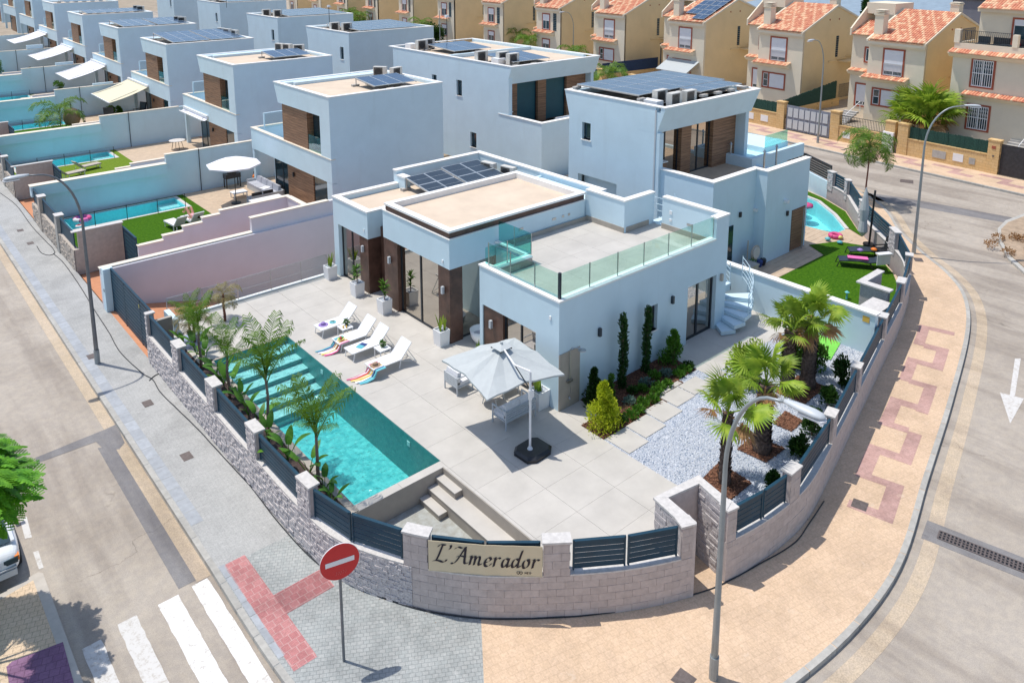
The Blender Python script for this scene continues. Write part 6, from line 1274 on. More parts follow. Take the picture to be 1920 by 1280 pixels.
# what stands behind the ochre houses
wh = thing('warehouse', 'warehouse with pale blue grey corrugated roof behind the tiled houses', 'building', (*YL(30, 12), 0), AY)
obj('wall', MB().box(0, 45, 0, 40, -1, 5.2), M['yfront'], wh); rf = MB()
for i in range(95): x = i*.5; rf.add([(x-.5, -1, 5.3+i*.045), (x-.5, 41, 5.3+i*.045), (x-.05, 41, 5.42+i*.045), (x-.05, -1, 5.42+i*.045), (x, 41, 5.3+i*.045), (x, -1, 5.3+i*.045)], [(0,3,2,1),(3,5,4,2)])
obj('corrugated_roof', rf, mat('blue_grey_metal', (.30, .38, .44), .5, .15, 1, metal=.3), wh)
g1 = thing('garage_block', 'dark grey walled building behind the tiled roofs', 'building', (*YL(24, 4), 0), AY); obj('wall', MB().box(0, 10, 0, 11, -1, 9.5), mat('dark_grey_wall', (.20, .20, .23), .9, .1, 1), g1); obj('roof_edge', MB().box(-.2, 10.2, -.2, 11.2, 9.5, 9.7), M['post'], g1)  # even dark grey wall colour over the whole block
g2 = thing('garage_block', 'low pinkish building with tall white doors at the top right', 'building', (*YL(22, -14), 0), AY); obj('wall', MB().box(0, 10, 0, 17.5, -1, 9.2), mat('pinkish_wall', (.46, .34, .28), .9, .1, 1), g2)
for k, y in enumerate((1.5, 5.2, 8.8, 12.6, 16)): obj('door', MB().box(-.06, 0, y, y+1.7, 3, 8.6), M['white'], g2)
# filler block far away so that the street closes
for k in range(9):
    t = thing('distant_house', 'distant cream house beyond the ochre row, number %d from the right' % (k+1) if False else ['pale distant house behind the solar roofed ochre house','pale distant house behind the awning of the ochre row','pale distant house behind the far street lamp','pale distant house above the double house','pale distant house left of the double house','pale distant house near the top centre','distant house near the top, left of centre','distant house on the skyline side, upper left','farthest pale house of the town'][k], 'house', (*YL(26+2*(k % 3), 55+k*15), 0), AY, 'pale houses behind the ochre row')
    hh = 6.4+(k*37 % 5)*.5; obj('wall', MB().box(0, 9, 0, 9, -1, hh), M['yfront'], t); tobj('roof_tiles', tiles_on(MB(), -.3, 4.5, -.2, 9.2, hh, hh+1.7, .4, .6), t); obj('gable', MB().prismy([(0, hh), (9, hh), (4.5, hh+1.6)], 0, 9), M['ywall'], t)
    for y in (1.2, 4.0, 6.8): obj('window', MB().box(-.04, 0, y, y+1.1, 3.6, 5.2), M['trim'], t)
# ================================================================== STREET LAMPS, SIGN, BANNER, CAR
def street_lamp(lab, x, y, rz, H=7.65, reach=2.0, z=ST):
    t = thing('street_lamp', lab, 'street lamp', (x, y, z), rz, 'curved arm street lamps'); k = H/7.65
    pts = [(0,0,0),(0,0,1.2),(0,0,4.2*k),(0,0,5.5*k)]; rr = [.085,.075,.06,.05]
    for i in range(1, 11): a = pi/2*i/10; pts.append((-(1-cos(a))*reach*.62, 0, 5.5*k+sin(a)*2.05*k)); rr.append(.05-.0018*i)
    pts.append((-reach*.78, 0, 7.6*k)); rr.append(.03)
    obj('pole', MB().tube(pts, rr, 10), M['poled'] if 'left' in lab else M['lamp'], t, smooth=True)
    obj('base_sleeve', MB().tube([(0,0,0),(0,0,.55)], [.1,.1], 10), M['lamp'], t)
    hx = -reach*.74; zz = 7.6*k
    pr = [(0,.045,.045),(.1,.08,.06),(.3,.12,.08),(.55,.135,.08),(.7,.11,.06),(.77,.04,.03)]
    hm = MB(); vs = []
    for d, w, h in pr:
        for j in range(10): a = 2*pi*j/10; vs.append((hx-d, w*cos(a), zz+.0+h*sin(a)*(1 if sin(a) > 0 else .55)-.03*d))
    hm.add(vs, [(i*10+j, i*10+(j+1)%10, (i+1)*10+(j+1)%10, (i+1)*10+j) for i in range(len(pr)-1) for j in range(10)]+[tuple(range(9,-1,-1)), tuple(range(50,60))])
    hd = obj('lamp_head', hm, M['lamph'], t, smooth=True); obj('lens', MB().prism([(hx-.3+.0,-.1),(hx-.3,.1),(hx-.75,.11),(hx-.8,0),(hx-.75,-.11)], zz-.1, zz-.06), M['cushw'], hd)
    return t
street_lamp('tall dark street lamp with curved arm on the left grey pavement', -9.94, 14.48, 0)
street_lamp('near street lamp with pale drooping head, rising from the bottom edge', -3.53, -8.37, pi/2+.1, 7.0, 1.5)
street_lamp('street lamp on the right pavement at the start of the bend', 24.36, -.94, R_(135), 7.75, 2.3)
street_lamp('street lamp before the panelled gate on the far pavement', 42.56, 14.03, AY, 8.4, 2.0)
gx, gy = G(1079, 22, 6.7); street_lamp('farthest street lamp, seen above the double house', gx-.3, gy, AY, 7.6, 2.0)
gx, gy = G(824, 20, 6.7); tag(obj('street_pole', MB().tube([(0,0,0),(0,0,7.5)], [.07,.04], 8), M['lamp'], loc=(gx, gy, ST)), 'slim grey pole beside the round dark tree far up the street', 'pole')
# no entry sign, facing the camera side street
sx, sy = G(645, 1238, ST); fa = math.atan2(CAM[1]-sy, CAM[0]-sx)+R_(12)
sg = thing('no_entry_sign', 'round red no entry sign with white bar on a grey pole', 'road sign', (sx, sy, ST), fa)
obj('pole', MB().tube([(0,0,0),(0,0,2.9)], .032, 8), M['poled'], sg)
def disc(r, x0, x1, c=(0,0), n=40): return MB().prismx([(c[0]+r*cos(2*pi*i/n), c[1]+r*sin(2*pi*i/n)) for i in range(n)], x0, x1)
dk = obj('disc', disc(.42, .035, .055), M['signr'], sg, (0, 0, 2.52)); obj('rim', disc(.425, .03, .05), M['signw'], sg, (0, 0, 2.52))
obj('bar', MB().box(.056, .06, -.31, .31, -.055, .055), M['signw'], dk)
obj('bracket', MB().box(-.04, .03, -.2, .2, 2.62, 2.66).box(-.04, .03, -.2, .2, 2.36, 2.40), M['lamp'], sg)
gr = MB(); random.seed(5)
for i in range(5): y = -.1+i*.05; gr.beam((.0565, y, -.3), (.0565, y+.03, -.24), .008, .002); gr.beam((.0567, y+.03, -.24), (.0567, y+.01, -.22), .008, .002)
obj('scribble', gr, mat('faded_pink', (.6, .25, .22), .6, .1, 9), dk)
# banner with lettering
ba, bb = PIL['p5'][1]+.03, PIL['p6'][0]-.03; bz0, bz1 = .36, 1.13; bm = (ba+bb)/2
pA, pM, pB = WALL.off(ba, -.06), WALL.off(bm, .0), WALL.off(bb, -.06)
def ban(s, z, o=0.):
    t = (s)/(1.); P, Q = (pA, pM) if t < .5 else (pM, pB); q = t*2 if t < .5 else t*2-1
    p = P+(Q-P)*q; d = (Q-P)/np.linalg.norm(Q-P); n_ = np.array([d[1], -d[0]]); sag = .012*sin(s*40)*.3; p = p+n_*(o+sag); return (p[0], p[1], z)
LB = float(np.linalg.norm(pM-pA)+np.linalg.norm(pB-pM))
bnr = thing('banner', 'cream banner reading L’Amerador hung on the front fence', 'banner', (float(pA[0]), float(pA[1]), bz0))
bmsh = MB(); n = 48
for i in range(n): bmsh.add([ban(i/n, bz0), ban((i+1)/n, bz0), ban((i+1)/n, bz1), ban(i/n, bz1)], [(0,1,2,3)])
bmsh.add([ban(i/n, bz0, -.01) for i in (0, 24, 48)]+[ban(i/n, bz1, -.01) for i in (48, 24, 0)], [(0,1,4,5),(1,2,3,4)])
wp(bnr, 'cloth', bmsh, M['banner'])
wp(bnr, 'hem', MB().tube([ban(i/n, bz1+.005, .0) for i in range(0, n+1, 4)], .008, 4).tube([ban(i/n, bz0-.005, .0) for i in range(0, n+1, 4)], .008, 4), M['banner'])
GL = {'L': (.72, [[(.47,1.0),(.4,.7),(.3,.3),(.2,.03)],[(.22,.86),(.3,.97),(.47,1.0),(.62,.97)],[(.02,.0),(.2,.05),(.4,.03),(.6,-.03),(.74,.02),(.78,.14)]]), "'": (.3, [[(.12,1.02),(.16,.95),(.12,.82),(.06,.76)]]),
 'A': (.86, [[(-.06,.0),(.05,-.04),(.22,.14),(.45,.6),(.62,1.0)],[(.62,1.0),(.65,.5),(.68,.06),(.78,.02),(.86,.1)],[(.2,.38),(.45,.44),(.7,.4)],[(.02,.82),(.2,.95),(.42,.9),(.62,1.0)]]),
 'm': (.78, [[(.0,.46),(.08,.52),(.1,.45),(.06,0)],[(.08,.25),(.2,.48),(.3,.5),(.33,.4),(.3,0)],[(.32,.25),(.44,.48),(.55,.5),(.58,.38),(.55,.08),(.61,0),(.72,.12)]]),
 'e': (.44, [[(.04,.22),(.22,.26),(.36,.38),(.3,.5),(.16,.48),(.05,.28),(.07,.06),(.2,-.01),(.34,.06),(.42,.16)]]),
 'r': (.42, [[(.0,.46),(.09,.52),(.1,.42),(.07,0)],[(.09,.28),(.18,.46),(.3,.52),(.38,.46)]]),
 'a': (.5, [[(.36,.42),(.26,.5),(.12,.44),(.04,.24),(.07,.03),(.18,.0),(.32,.22)],[(.39,.5),(.34,.12),(.38,.0),(.5,.12)]]),
 'd': (.54, [[(.36,.42),(.26,.5),(.12,.44),(.04,.24),(.07,.03),(.18,.0),(.32,.22)],[(.5,1.0),(.42,.6),(.36,.14),(.4,.0),(.52,.12)]]),
 'o': (.46, [[(.24,.5),(.1,.42),(.04,.22),(.1,.02),(.22,.0),(.34,.14),(.36,.36),(.26,.5),(.36,.46),(.46,.5)]])}
def stroke(mb, pts, fx, nib=(.062, .034), closed=False):
    c = Curve(pts, .02) if len(pts) > 2 else Curve(pts, .02, False); P_ = c.p
    for i in range(len(P_)-1):
        (x0, y0), (x1, y1) = P_[i], P_[i+1]; a, b = nib
        mb.add([fx(x0-a, y0-b), fx(x1-a, y1-b), fx(x1+a, y1+b), fx(x0+a, y0+b)], [(0,1,2,3)])
tx = MB(); cur_x = 0; word = "L'Amerador"; total = sum(GL[c][0]+.06 for c in word); EM = .45; sc_x = LB*.94/total
for c in word:
    adv, st2 = GL[c]
    for q in st2:
        fx = lambda x, y, c0=cur_x: ban(.035+((c0+x+y*.16)*sc_x)/LB, bz0+.26+y*EM-(.05*(c0/total)), .012)
        stroke(tx, q, fx)
    cur_x += adv+.06
wp(bnr, 'lettering', tx, M['ink'])
lg = MB(); lx, lz, lr = .79, bz0+.09, .05
for k in (0, 1):
    c0 = lx*LB+k*.062; q = [(0,-1),(.9,0),(.3,.9),(0,.5),(-.3,.9),(-.9,0),(0,-1)]
    for a, b in zip(q, q[1:]): lg.add([ban((c0+a[0]*lr)/LB, lz+a[1]*lr, .012), ban((c0+b[0]*lr)/LB, lz+b[1]*lr, .012), ban((c0+b[0]*lr*.66)/LB, lz+b[1]*lr*.66, .012), ban((c0+a[0]*lr*.66)/LB, lz+a[1]*lr*.66, .012)], [(0,1,2,3)])
BL = {'M': [(0,0,0,1),(0,1,.5,.35),(.5,.35,1,1),(1,1,1,0)], 'E': [(0,0,0,1),(0,1,.8,1),(0,.5,.7,.5),(0,0,.8,0)], 'D': [(0,0,0,1),(0,1,.7,.85),(.7,.85,.9,.5),(.9,.5,.7,.12),(.7,.12,0,0)]}
for k, c in enumerate('MED'):
    for a in BL[c]:
        f = lambda x, y: ban((lx*LB+.15+k*.055+x*.036)/LB, lz-.025+y*.045, .012)
        d = np.array([a[2]-a[0], a[3]-a[1]]); nn = np.array([-d[1], d[0]])/np.linalg.norm(d)*.13
        lg.add([f(a[0]-nn[0], a[1]-nn[1]), f(a[2]-nn[0], a[3]-nn[1]), f(a[2]+nn[0], a[3]+nn[1]), f(a[0]+nn[0], a[1]+nn[1])], [(0,1,2,3)])
wp(bnr, 'logo_and_small_letters', lg, M['ink'])
# parked car, lower left
car = thing('parked_car', 'white car with orange light parked half out of frame under the tree', 'car', (-14.92, 6.6, RD), -pi/2)
secs = [(-2.15,.62,.30,.62,.62),(-2.05,.80,.24,.78,.80),(-1.5,.87,.22,.86,.9),(-1.0,.88,.22,.92,.98),(-.55,.88,.22,.95,1.0),(.2,.89,.22,.95,1.0),(1.2,.89,.22,.95,1.0),(1.75,.87,.24,.93,.98),(2.05,.80,.3,.88,.9),(2.15,.68,.36,.7,.72)]
cb = MB(); vs = []
for x, w, zb, zs, zt in secs: vs += [(x,-w*.92,zb),(x,-w,zb+.2),(x,-w,zs-.1),(x,-w*.9,zs),(x,0,zt),(x,w*.9,zs),(x,w,zs-.1),(x,w,zb+.2),(x,w*.92,zb)]
k = 9; cb.add(vs, [(i*k+j, i*k+j+1, (i+1)*k+j+1, (i+1)*k+j) for i in range(len(secs)-1) for j in range(k-1)]+[(i*k+k-1, i*k, (i+1)*k, (i+1)*k+k-1) for i in range(len(secs)-1)]+[tuple(range(k-1,-1,-1)), tuple(range((len(secs)-1)*k, len(secs)*k))])
cpaint = mat('white_car_paint', (.78, .80, .82), .18, .02, 2, spec=.8)
bo = obj('body', cb, cpaint, car, smooth=False); bv = bo.modifiers.new('bevel', 'SUBSURF'); bv.levels = 1; bv.render_levels = 2
gh = MB(); q0 = [(-1.05,.78,.95),(-.35,.68,1.38),(.9,.68,1.42),(1.75,.74,.98)]
vs = [];
for x, w, z in q0: vs += [(x,-w,z),(x,w,z)]
gh.add(vs, [(0,1,3,2),(2,3,5,4),(4,5,7,6),(0,2,4,6),(7,5,3,1)])
obj('cabin_glass', gh, M['pane2'], car); obj('roof', MB().box(-.32, .9, -.67, .67, 1.38, 1.44), cpaint, car)
for y in (-.72, .72): obj('pillar', MB().beam((-1.05, y*1.06, .97), (-.33, y*.95, 1.4), .06).beam((.9, y*.95, 1.4), (1.75, y*1.03, .97), .08).beam((.35, y, 1.0), (.35, y*.95, 1.4), .07), cpaint, car)
for x in (-1.35, 1.3):
    for y in (-.8, .8):
        w_ = obj('wheel', MB(), M['black'], car, (x, y, .31)); w_.data = MB().tube([(0,-.1,0),(0,.1,0)], .31, 20).mesh('wheel', M['black']); obj('hub', MB().tube([(0,-.11,0),(0,.11,0)], .19, 12), M['lamph'], w_)
for y in (-.62, .62): obj('headlight', MB().cbox((2.05, y, .68), (.16, .3, .14)), M['pane2'], car); obj('indicator', MB().cbox((2.0, y*1.22, .7), (.2, .1, .13)), M['orangep'], car)
obj('bumper', MB().box(2.0, 2.2, -.72, .72, .34, .5).box(1.98, 2.19, -.72, .72, .53, .56), M['lamph'], car); obj('mirror', MB().cbox((.75-1.3, -.98, 1.0), (.12, .2, .13)).cbox((.75-1.3, .98, 1.0), (.12, .2, .13)), cpaint, car); obj('grille', MB().box(2.16, 2.19, -.35, .35, .55, .68), M['black'], car)
# ================================================================== TERRACE FURNITURE
def lounger(x, y, lab):
    t = thing('sun_lounger', lab, 'sun lounger', (x, y, 0), 0, 'white sun loungers facing the pool')
    obj('seat', MB().cbox((.56, 0, .325), (1.12, .56, .02)), M['mesh'], t)
    obj('backrest', MB().beam((1.1, 0, .33), (1.53, 0, .80), .56, .02), M['mesh'], t)
    fm = MB().beam((0,-.3,.32),(1.12,-.3,.32),.03).beam((0,.3,.32),(1.12,.3,.32),.03).beam((0,-.3,.32),(0,.3,.32),.03); obj('frame', fm, M['plastic'], t)
    obj('back_frame', MB().beam((1.1,-.3,.33),(1.54,-.3,.81),.03).beam((1.1,.3,.33),(1.54,.3,.81),.03).beam((1.54,-.3,.81),(1.54,.3,.81),.03), M['plastic'], t)
    lg_ = MB().beam((.1,0,.32),(.03,0,0),.028).mesh('leg', M['plastic'])
    for xx, yy in ((0,-.29),(0,.29),(1.0,-.29),(1.0,.29)): obj('leg', lg_, M['plastic'], t, (xx, yy, 0))
    obj('back_prop', MB().beam((1.38,-.27,.62),(1.75,-.27,.02),.02).beam((1.38,.27,.62),(1.75,.27,.02),.02).beam((1.75,-.27,.02),(1.75,.27,.02),.02).beam((1.0,-.27,.3),(1.75,-.27,.03),.02).beam((1.0,.27,.3),(1.75,.27,.03),.02), M['lamph'], t)
    return t
l0 = lounger(-3.4, 9.58, 'white sun lounger farthest from the parasol, with a hat and a dish on it')
for y, lb in ((8.17, 'white sun lounger with a fruit bowl and striped towel at its foot'), (7.26, 'white sun lounger with an open magazine on its seat'), (5.82, 'white sun lounger nearest the parasol, with a straw hat and striped towel')): copy_tree(l0, (-3.4, y, 0), 0, lb)
def side_table(x, y, lab):
    t = thing('side_table', lab, 'side table', (x, y, 0), 0, 'small white tables between the loungers'); obj('top', MB().box(-.23, .23, -.23, .23, .37, .40), M['plastic'], t)
    lm = MB().box(-.015, .015, -.015, .015, 0, .37).mesh('leg', M['plastic'])
    for a in (-.2, .2):
        for b in (-.2, .2): obj('leg', lm, M['plastic'], t, (a, b, 0))
    return t
t1 = side_table(-2.62, 8.87, 'small white side table with a plant and orange drinks between the far loungers'); copy_tree(t1, (-2.42, 6.55, 0), 0, 'small white side table with a green plant between the near loungers')
def clump(mb, c, r, n, s, squash=1., up=.3):
    for i in range(n):
        a = rnd.uniform(0, 2*pi); b = rnd.uniform(-1, 1); q = rnd.random()**.4
        x, y, z = q*r*cos(a)*math.sqrt(1-b*b), q*r*sin(a)*math.sqrt(1-b*b), q*r*squash*b
        p = Vector((c[0]+x, c[1]+y, c[2]+z)); d = Vector((x, y, z+r*up)).normalized() if (x or y or z) else Vector((0,0,1))
        d = (d+Vector((rnd.uniform(-.6,.6), rnd.uniform(-.6,.6), rnd.uniform(-.4,.6)))).normalized(); w = d.orthogonal().normalized(); w = (Matrix.Rotation(rnd.uniform(0, pi), 3, d) @ w)*s*.28; L = d*s*rnd.uniform(.7, 1.3)
        mb.add([p-w*.4, p+L*.5-w, p+L, p+L*.5+w], [(0,1,2,3)])
    return mb
def pot_small(x, y, z, lab, flower='leafg'):
    t = thing('potted_plant', lab, 'plant', (x, y, z)); obj('pot', MB().lathe([(.045,0),(.06,.09),(.055,.09)], 10), M['black'], t); obj('leaves', clump(MB(), (0,0,.13), .09, 90, .08), M[flower], t)
pot_small(-2.52, 8.93, .40, 'small green plant in a black pot on the far side table'); pot_small(-2.38, 6.6, .40, 'small green plant in a black pot on the near side table')
for k, (dx, dy) in enumerate(((-.12, -.08), (-.02, -.14))): t = thing('drink_glass', ['orange drink nearest the table edge','orange drink beside the small plant'][k], 'drink', (-2.62+dx, 8.87+dy, .40), 0, 'orange drinks on the far side table'); obj('drink', MB().lathe([(.025,0),(.032,.09)], 10), M['mustard'], t)
t = thing('fruit_bowl', 'bowl of red and yellow fruit at the foot of a lounger', 'fruit bowl', (-3.2, 8.15, .335)); obj('bowl', MB().lathe([(.05,0),(.13,.05),(.12,.05)], 16), M['yellow'], t)
for k in range(6): a = k*pi/3; obj('fruit', MB().lathe([(.005,-.035),(.035,-.015),(.038,.012),(.01,.035)], 8, (.055*cos(a)*(k<5), .055*sin(a)*(k<5), .08+.03*(k==5))), M['redp' if k % 3 else 'lime'], t, smooth=True)
def hat(x, y, z, lab, m2): t = thing('sun_hat', lab, 'hat', (x, y, z)); obj('brim', MB().lathe([(.19,0),(.1,.015),(.1,.02),(.19,.006)], 20), M[m2], t); obj('crown', MB().lathe([(.09,.01),(.085,.08),(.05,.11),(.005,.115)], 16), M[m2], t, smooth=True)
hat(-3.2, 5.75, .34, 'straw sun hat on the towel end of the nearest lounger', 'straw'); hat(-3.12, 9.65, .337, 'violet patterned sun hat on the farthest lounger', 'purple')
t = thing('plate', 'pale green dish on the farthest lounger', 'dish', (-2.75, 9.6, .336)); obj('dish', MB().lathe([(.06,0),(.13,.02),(.12,.025)], 16), M['aqua'], t); obj('contents', clump(MB(), (0,0,.03), .06, 25, .05, .4), M['leafs'], t)
mg = thing('magazine', 'open dark blue magazine on a lounger', 'magazine', (-2.85, 7.26, .337), .4); obj('page', MB().cbox((-.1,0,.012), (.2,.26,.006), ry=-.1), M['cyan'], mg); obj('page', MB().cbox((.1,0,.012), (.2,.26,.006), ry=.1), M['navy'], mg)
def towel(lab, x, ys, cols, sweep, drop):
    t = thing('striped_towel', lab, 'towel', (x, ys[0], .34), 0, 'striped towels hanging off the loungers'); n = len(cols); W_ = ys[1]-ys[0]
    prof = [(.35, .345), (.1, .345), (-.02, .34), (-.05, .22), (-.12, .08), (-.35, .02), (-.6, .012)]
    for k, c in enumerate(cols):
        a, b = k/n, (k+1)/n; vs = []
        for i, (px, pz) in enumerate(prof):
            for q in (a, b): wv = .03*sin(q*19+i)*(i > 2); vs.append((x+px-(.25*q*(i > 4))*drop+wv, ys[0]+W_*q+sweep*max(0, i-3)*.05+wv, pz+.012*abs(sin(q*23+i*2))*(i > 3)))
        obj('stripe', MB().add(vs, [(2*i, 2*i+1, 2*i+3, 2*i+2) for i in range(len(prof)-1)]), M[c], t).matrix_parent_inverse = Matrix.Translation((-x, -ys[0], -.34))
cols = ['cyan','aqua','navy','white_p','mustard','white_p','yellow','redp','white_p','magenta']
towel('striped beach towel sliding off the lounger with the fruit bowl', -3.35, (7.85, 8.4), cols[::-1], 1, 0.4); towel('striped beach towel sliding off the nearest lounger under the straw hat', -3.35, (5.35, 5.95), cols, 1, .8)
# parasol
PC = (-2.0, .42)
ps = thing('cantilever_parasol', 'large grey green square cantilever parasol on a black base', 'parasol', (PC[0], PC[1], 0), 0)
cor = [(-3.12,1.93),(-3.45,-.66),(-.86,-1.12),(-.5,1.53)]; cor = [(a-PC[0], b-PC[1]) for a, b in cor]
def canopy():
    mb = MB(); ring = []
    for i in range(4):
        a = np.array(cor[i]); b = np.array(cor[(i+1)%4])
        for j in range(8):
            q = j/8; p = a+(b-a)*q; e = 1-abs(2*q-1); pull = 1-.045*sin(pi*q); ring.append((p[0]*pull, p[1]*pull, 2.10+.13*(e)+(.02*sin(j*2.1)), q))
    lv = [(.07, 2.74), (.3, 2.60), (.6, 2.40), (1., 0)]
    rows = []
    for f, z in lv[:-1]:
        rows.append([(r[0]*f, r[1]*f, 2.76+(r[2]-2.76)*f**.92-.05*sin(pi*f)*sin(pi*((r[3]*2)%1))) for r in ring])
    rows.append([r[:3] for r in ring]); rows.append([(r[0]*1.0, r[1]*1.0, r[2]-.05) for r in ring])
    n = len(ring); vs = [p for row in rows for p in row]
    mb.add(vs, [(i*n+j, (i+1)*n+j, (i+1)*n+(j+1)%n, i*n+(j+1)%n) for i in range(len(rows)-1) for j in range(n)]); return mb
obj('canopy', canopy(), M['canvas'], ps)
vt = obj('vent_cap', MB().add([(-.25,-.25,2.78),(.25,-.25,2.78),(.25,.25,2.78),(-.25,.25,2.78),(0,0,2.86)], [(0,1,4),(1,2,4),(2,3,4),(3,0,4)]).box(-.03,.03,-.03,.03,2.8,2.92), M['canvas'], ps)
for k in range(4): a = pi/4+k*pi/2; obj('vent_slot', MB().cbox((.24*cos(a), .24*sin(a), 2.74), (.16, .06, .03), a), M['black'], ps)
for i in range(8):
    a = np.array(cor[i//2]) if i % 2 == 0 else (np.array(cor[i//2])+np.array(cor[(i//2+1)%4]))/2*.97
    obj('rib', MB().beam((0,0,2.68), (float(a[0]), float(a[1]), 2.08 if i % 2 == 0 else 2.2), .02), M['lamph'], ps)
mx_, my_ = -2.13-PC[0], -1.01-PC[1]
obj('mast', MB().tube([(mx_,my_,.12),(mx_,my_,2.62)], .036, 10), M['plastic'], ps); obj('clamp', MB().tube([(mx_,my_,1.75),(mx_,my_,2.05)], .055, 10).cbox((mx_+.06,my_,1.9), (.1,.08,.22)), M['plastic'], ps)
kn = (-2.3-PC[0], -.52-PC[1], 2.68)
obj('arm', MB().tube([(mx_,my_,2.62), kn], .03, 8).tube([kn, (-.03,-.1,2.78)], .028, 8), M['plastic'], ps); obj('strut', MB().tube([kn, (mx_,my_,2.05)], .018, 6), M['post'], ps)
bs = [(-.52,-.30),(-.30,-.46),(.30,-.46),(.50,-.30),(.50,.26),(.30,.42),(-.30,.42),(-.52,.26)]
bsm = MB().prism([(x*.98, y*.98) for x, y in bs], 0, .1); bsm.add([(x, y, .1) for x, y in bs]+[(x*.86, y*.84, .17) for x, y in bs], [(i, (i+1)%8, 8+(i+1)%8, 8+i) for i in range(8)]+[tuple(range(8,16))])
obj('base', bsm, M['black'], ps, (mx_+.12, my_+.02, 0), .05); obj('foot', MB().tube([(mx_,my_,.16),(mx_,my_,.24)], [.09,.05], 10), M['plastic'], ps)
# lounge chairs and the two-seater
def seat_(lab, nm, cat, x, y, rz, W_, pal=2):
    t = thing(nm, lab, cat, (x, y, 0), rz); D_ = .68
    lm = MB().box(-.018,.018,-.018,.018,0,.62).mesh('leg', M['lamph'])
    for a in (-W_/2+.02, W_/2-.02):
        for b in (-D_/2+.02, D_/2-.02): obj('leg', lm, M['lamph'], t, (a, b, 0))
    for a in (-W_/2+.02, W_/2-.02): obj('armrest', MB().box(a-.025, a+.025, -D_/2, D_/2, .60, .63), M['lamph'], t)
    obj('seat_frame', MB().box(-W_/2+.03, W_/2-.03, -D_/2+.02, D_/2-.02, .24, .28), M['lamph'], t)
    obj('back_frame', MB().box(-W_/2+.03, W_/2-.03, D_/2-.03, D_/2, .60, .63), M['lamph'], t)
    for k in range(4): obj('back_slat', MB().box(-W_/2+.03, W_/2-.03, D_/2-.02, D_/2, .3+k*.075, .355+k*.075), M['lamph'], t)
    n = max(1, round(W_/.62)); w_ = (W_-.1)/n
    for k in range(n):
        xx = -W_/2+.05+w_*(k+.5)
        obj('seat_cushion', MB().cbox((xx, -.02, .35), (w_-.02, D_-.08, .13)), M['cushw'], t); obj('back_cushion', MB().cbox((xx, D_/2-.12, .56), (w_-.02, .15, .42), rx=.18), M['cushw'], t)
    return t
seat_('pale armchair with white cushions left of the parasol', 'armchair', 'armchair', -1.58, 3.14, pi/2+.0, .72)
seat_('two seat sofa with grey slatted back under the parasol edge', 'outdoor_sofa', 'sofa', -1.32, .62, pi, 1.25)
seat_('armchair half hidden under the right side of the parasol', 'armchair', 'armchair', -.55, 2.0, -pi/2, .72)
t = thing('coffee_table', 'low round table mostly hidden under the parasol', 'table', (-1.3, 1.75, 0)); obj('top', MB().lathe([(.38,.36),(.38,.39)], 24), M['slabd'], t)
for k in range(3): a = k*2*pi/3+.4; obj('leg', MB().beam((.3*cos(a),.3*sin(a),0),(.22*cos(a),.22*sin(a),.36),.025), M['lamph'], t)
t = thing('tub_chair', 'round white tub chair in the recess between the brown pillars', 'chair', (.95, 5.1, 0)); obj('shell', MB().lathe([(.2,0),(.36,.25),(.42,.55),(.38,.55),(.3,.28),(.05,.25)], 20), M['plastic'], t, smooth=True); obj('cushion', MB().lathe([(.3,.28),(.3,.36),(.05,.38)], 16), M['cush'], t)
# planters
def blade(mb, L, w, az, tilt, bend=.5, n=5, c=(0,0,0), fold=.0):
    d = Vector((cos(az), sin(az), 0)); s = Vector((-sin(az), cos(az), 0)); p = Vector(c); pts = []; a = tilt
    for i in range(n+1):
        q = i/n; ww = w*(math.sin(pi*min(1, .18+.82*q))**.8 if q < 1 else 0.02)/2; pts.append((p-s*ww, p+s*ww)); p = p+(d*cos(a)+Vector((0,0,1))*sin(a))*L/n; a -= bend/n
    vs = [v_ for pr in pts for v_ in pr]; return mb.add(vs, [(2*i, 2*i+1, 2*i+3, 2*i+2) for i in range(n)])
def planter(lab, x, y, kind, z=0, s=.46, h=.6, pm='plastic'):
    t = thing('planter', lab, 'planter', (x, y, z), 0, 'white square planters along the villa')
    mb = MB(); r = s/2; mb.add([(-r*.9,-r*.9,0),(r*.9,-r*.9,0),(r*.9,r*.9,0),(-r*.9,r*.9,0),(-r,-r,h),(r,-r,h),(r,r,h),(-r,r,h),(-r*.86,-r*.86,h),(r*.86,-r*.86,h),(r*.86,r*.86,h),(-r*.86,r*.86,h),(-r*.86,-r*.86,h-.06),(r*.86,-r*.86,h-.06),(r*.86,r*.86,h-.06),(-r*.86,r*.86,h-.06)],
      [(0,3,2,1),(0,1,5,4),(1,2,6,5),(2,3,7,6),(3,0,4,7),(4,5,9,8),(5,6,10,9),(6,7,11,10),(7,4,8,11),(8,9,13,12),(9,10,14,13),(10,11,15,14),(11,8,12,15)])
    obj('pot', mb, M[pm], t); obj('pebbles', MB().flat(rect(-r*.86, r*.86, -r*.86, r*.86), h-.05), M['gravel'], t)
    if kind == 'yucca':
        obj('stem', MB().tube([(0,0,h-.05),(.01,0,h+.5)], .022, 6), M['stem'], t)
        for zz, nn in ((h+.18, 12), (h+.4, 16), (h+.58, 18)):
            for k in range(nn): obj('leaf', blade(MB(), rnd.uniform(.25, .36), .055, rnd.uniform(0, 2*pi), rnd.uniform(.1, 1.3), rnd.uniform(.3, 1.2), 4, (0,0,zz)), M['leafg'], t)
    else:
        for k in range(14): obj('leaf', blade(MB(), rnd.uniform(.4, .72), .065, rnd.uniform(0, 2*pi), rnd.uniform(1.15, 1.5), rnd.uniform(-.1, .35), 5, (rnd.uniform(-.1,.1), rnd.uniform(-.1,.1), h-.05)), M['leafw'], t)
    return t
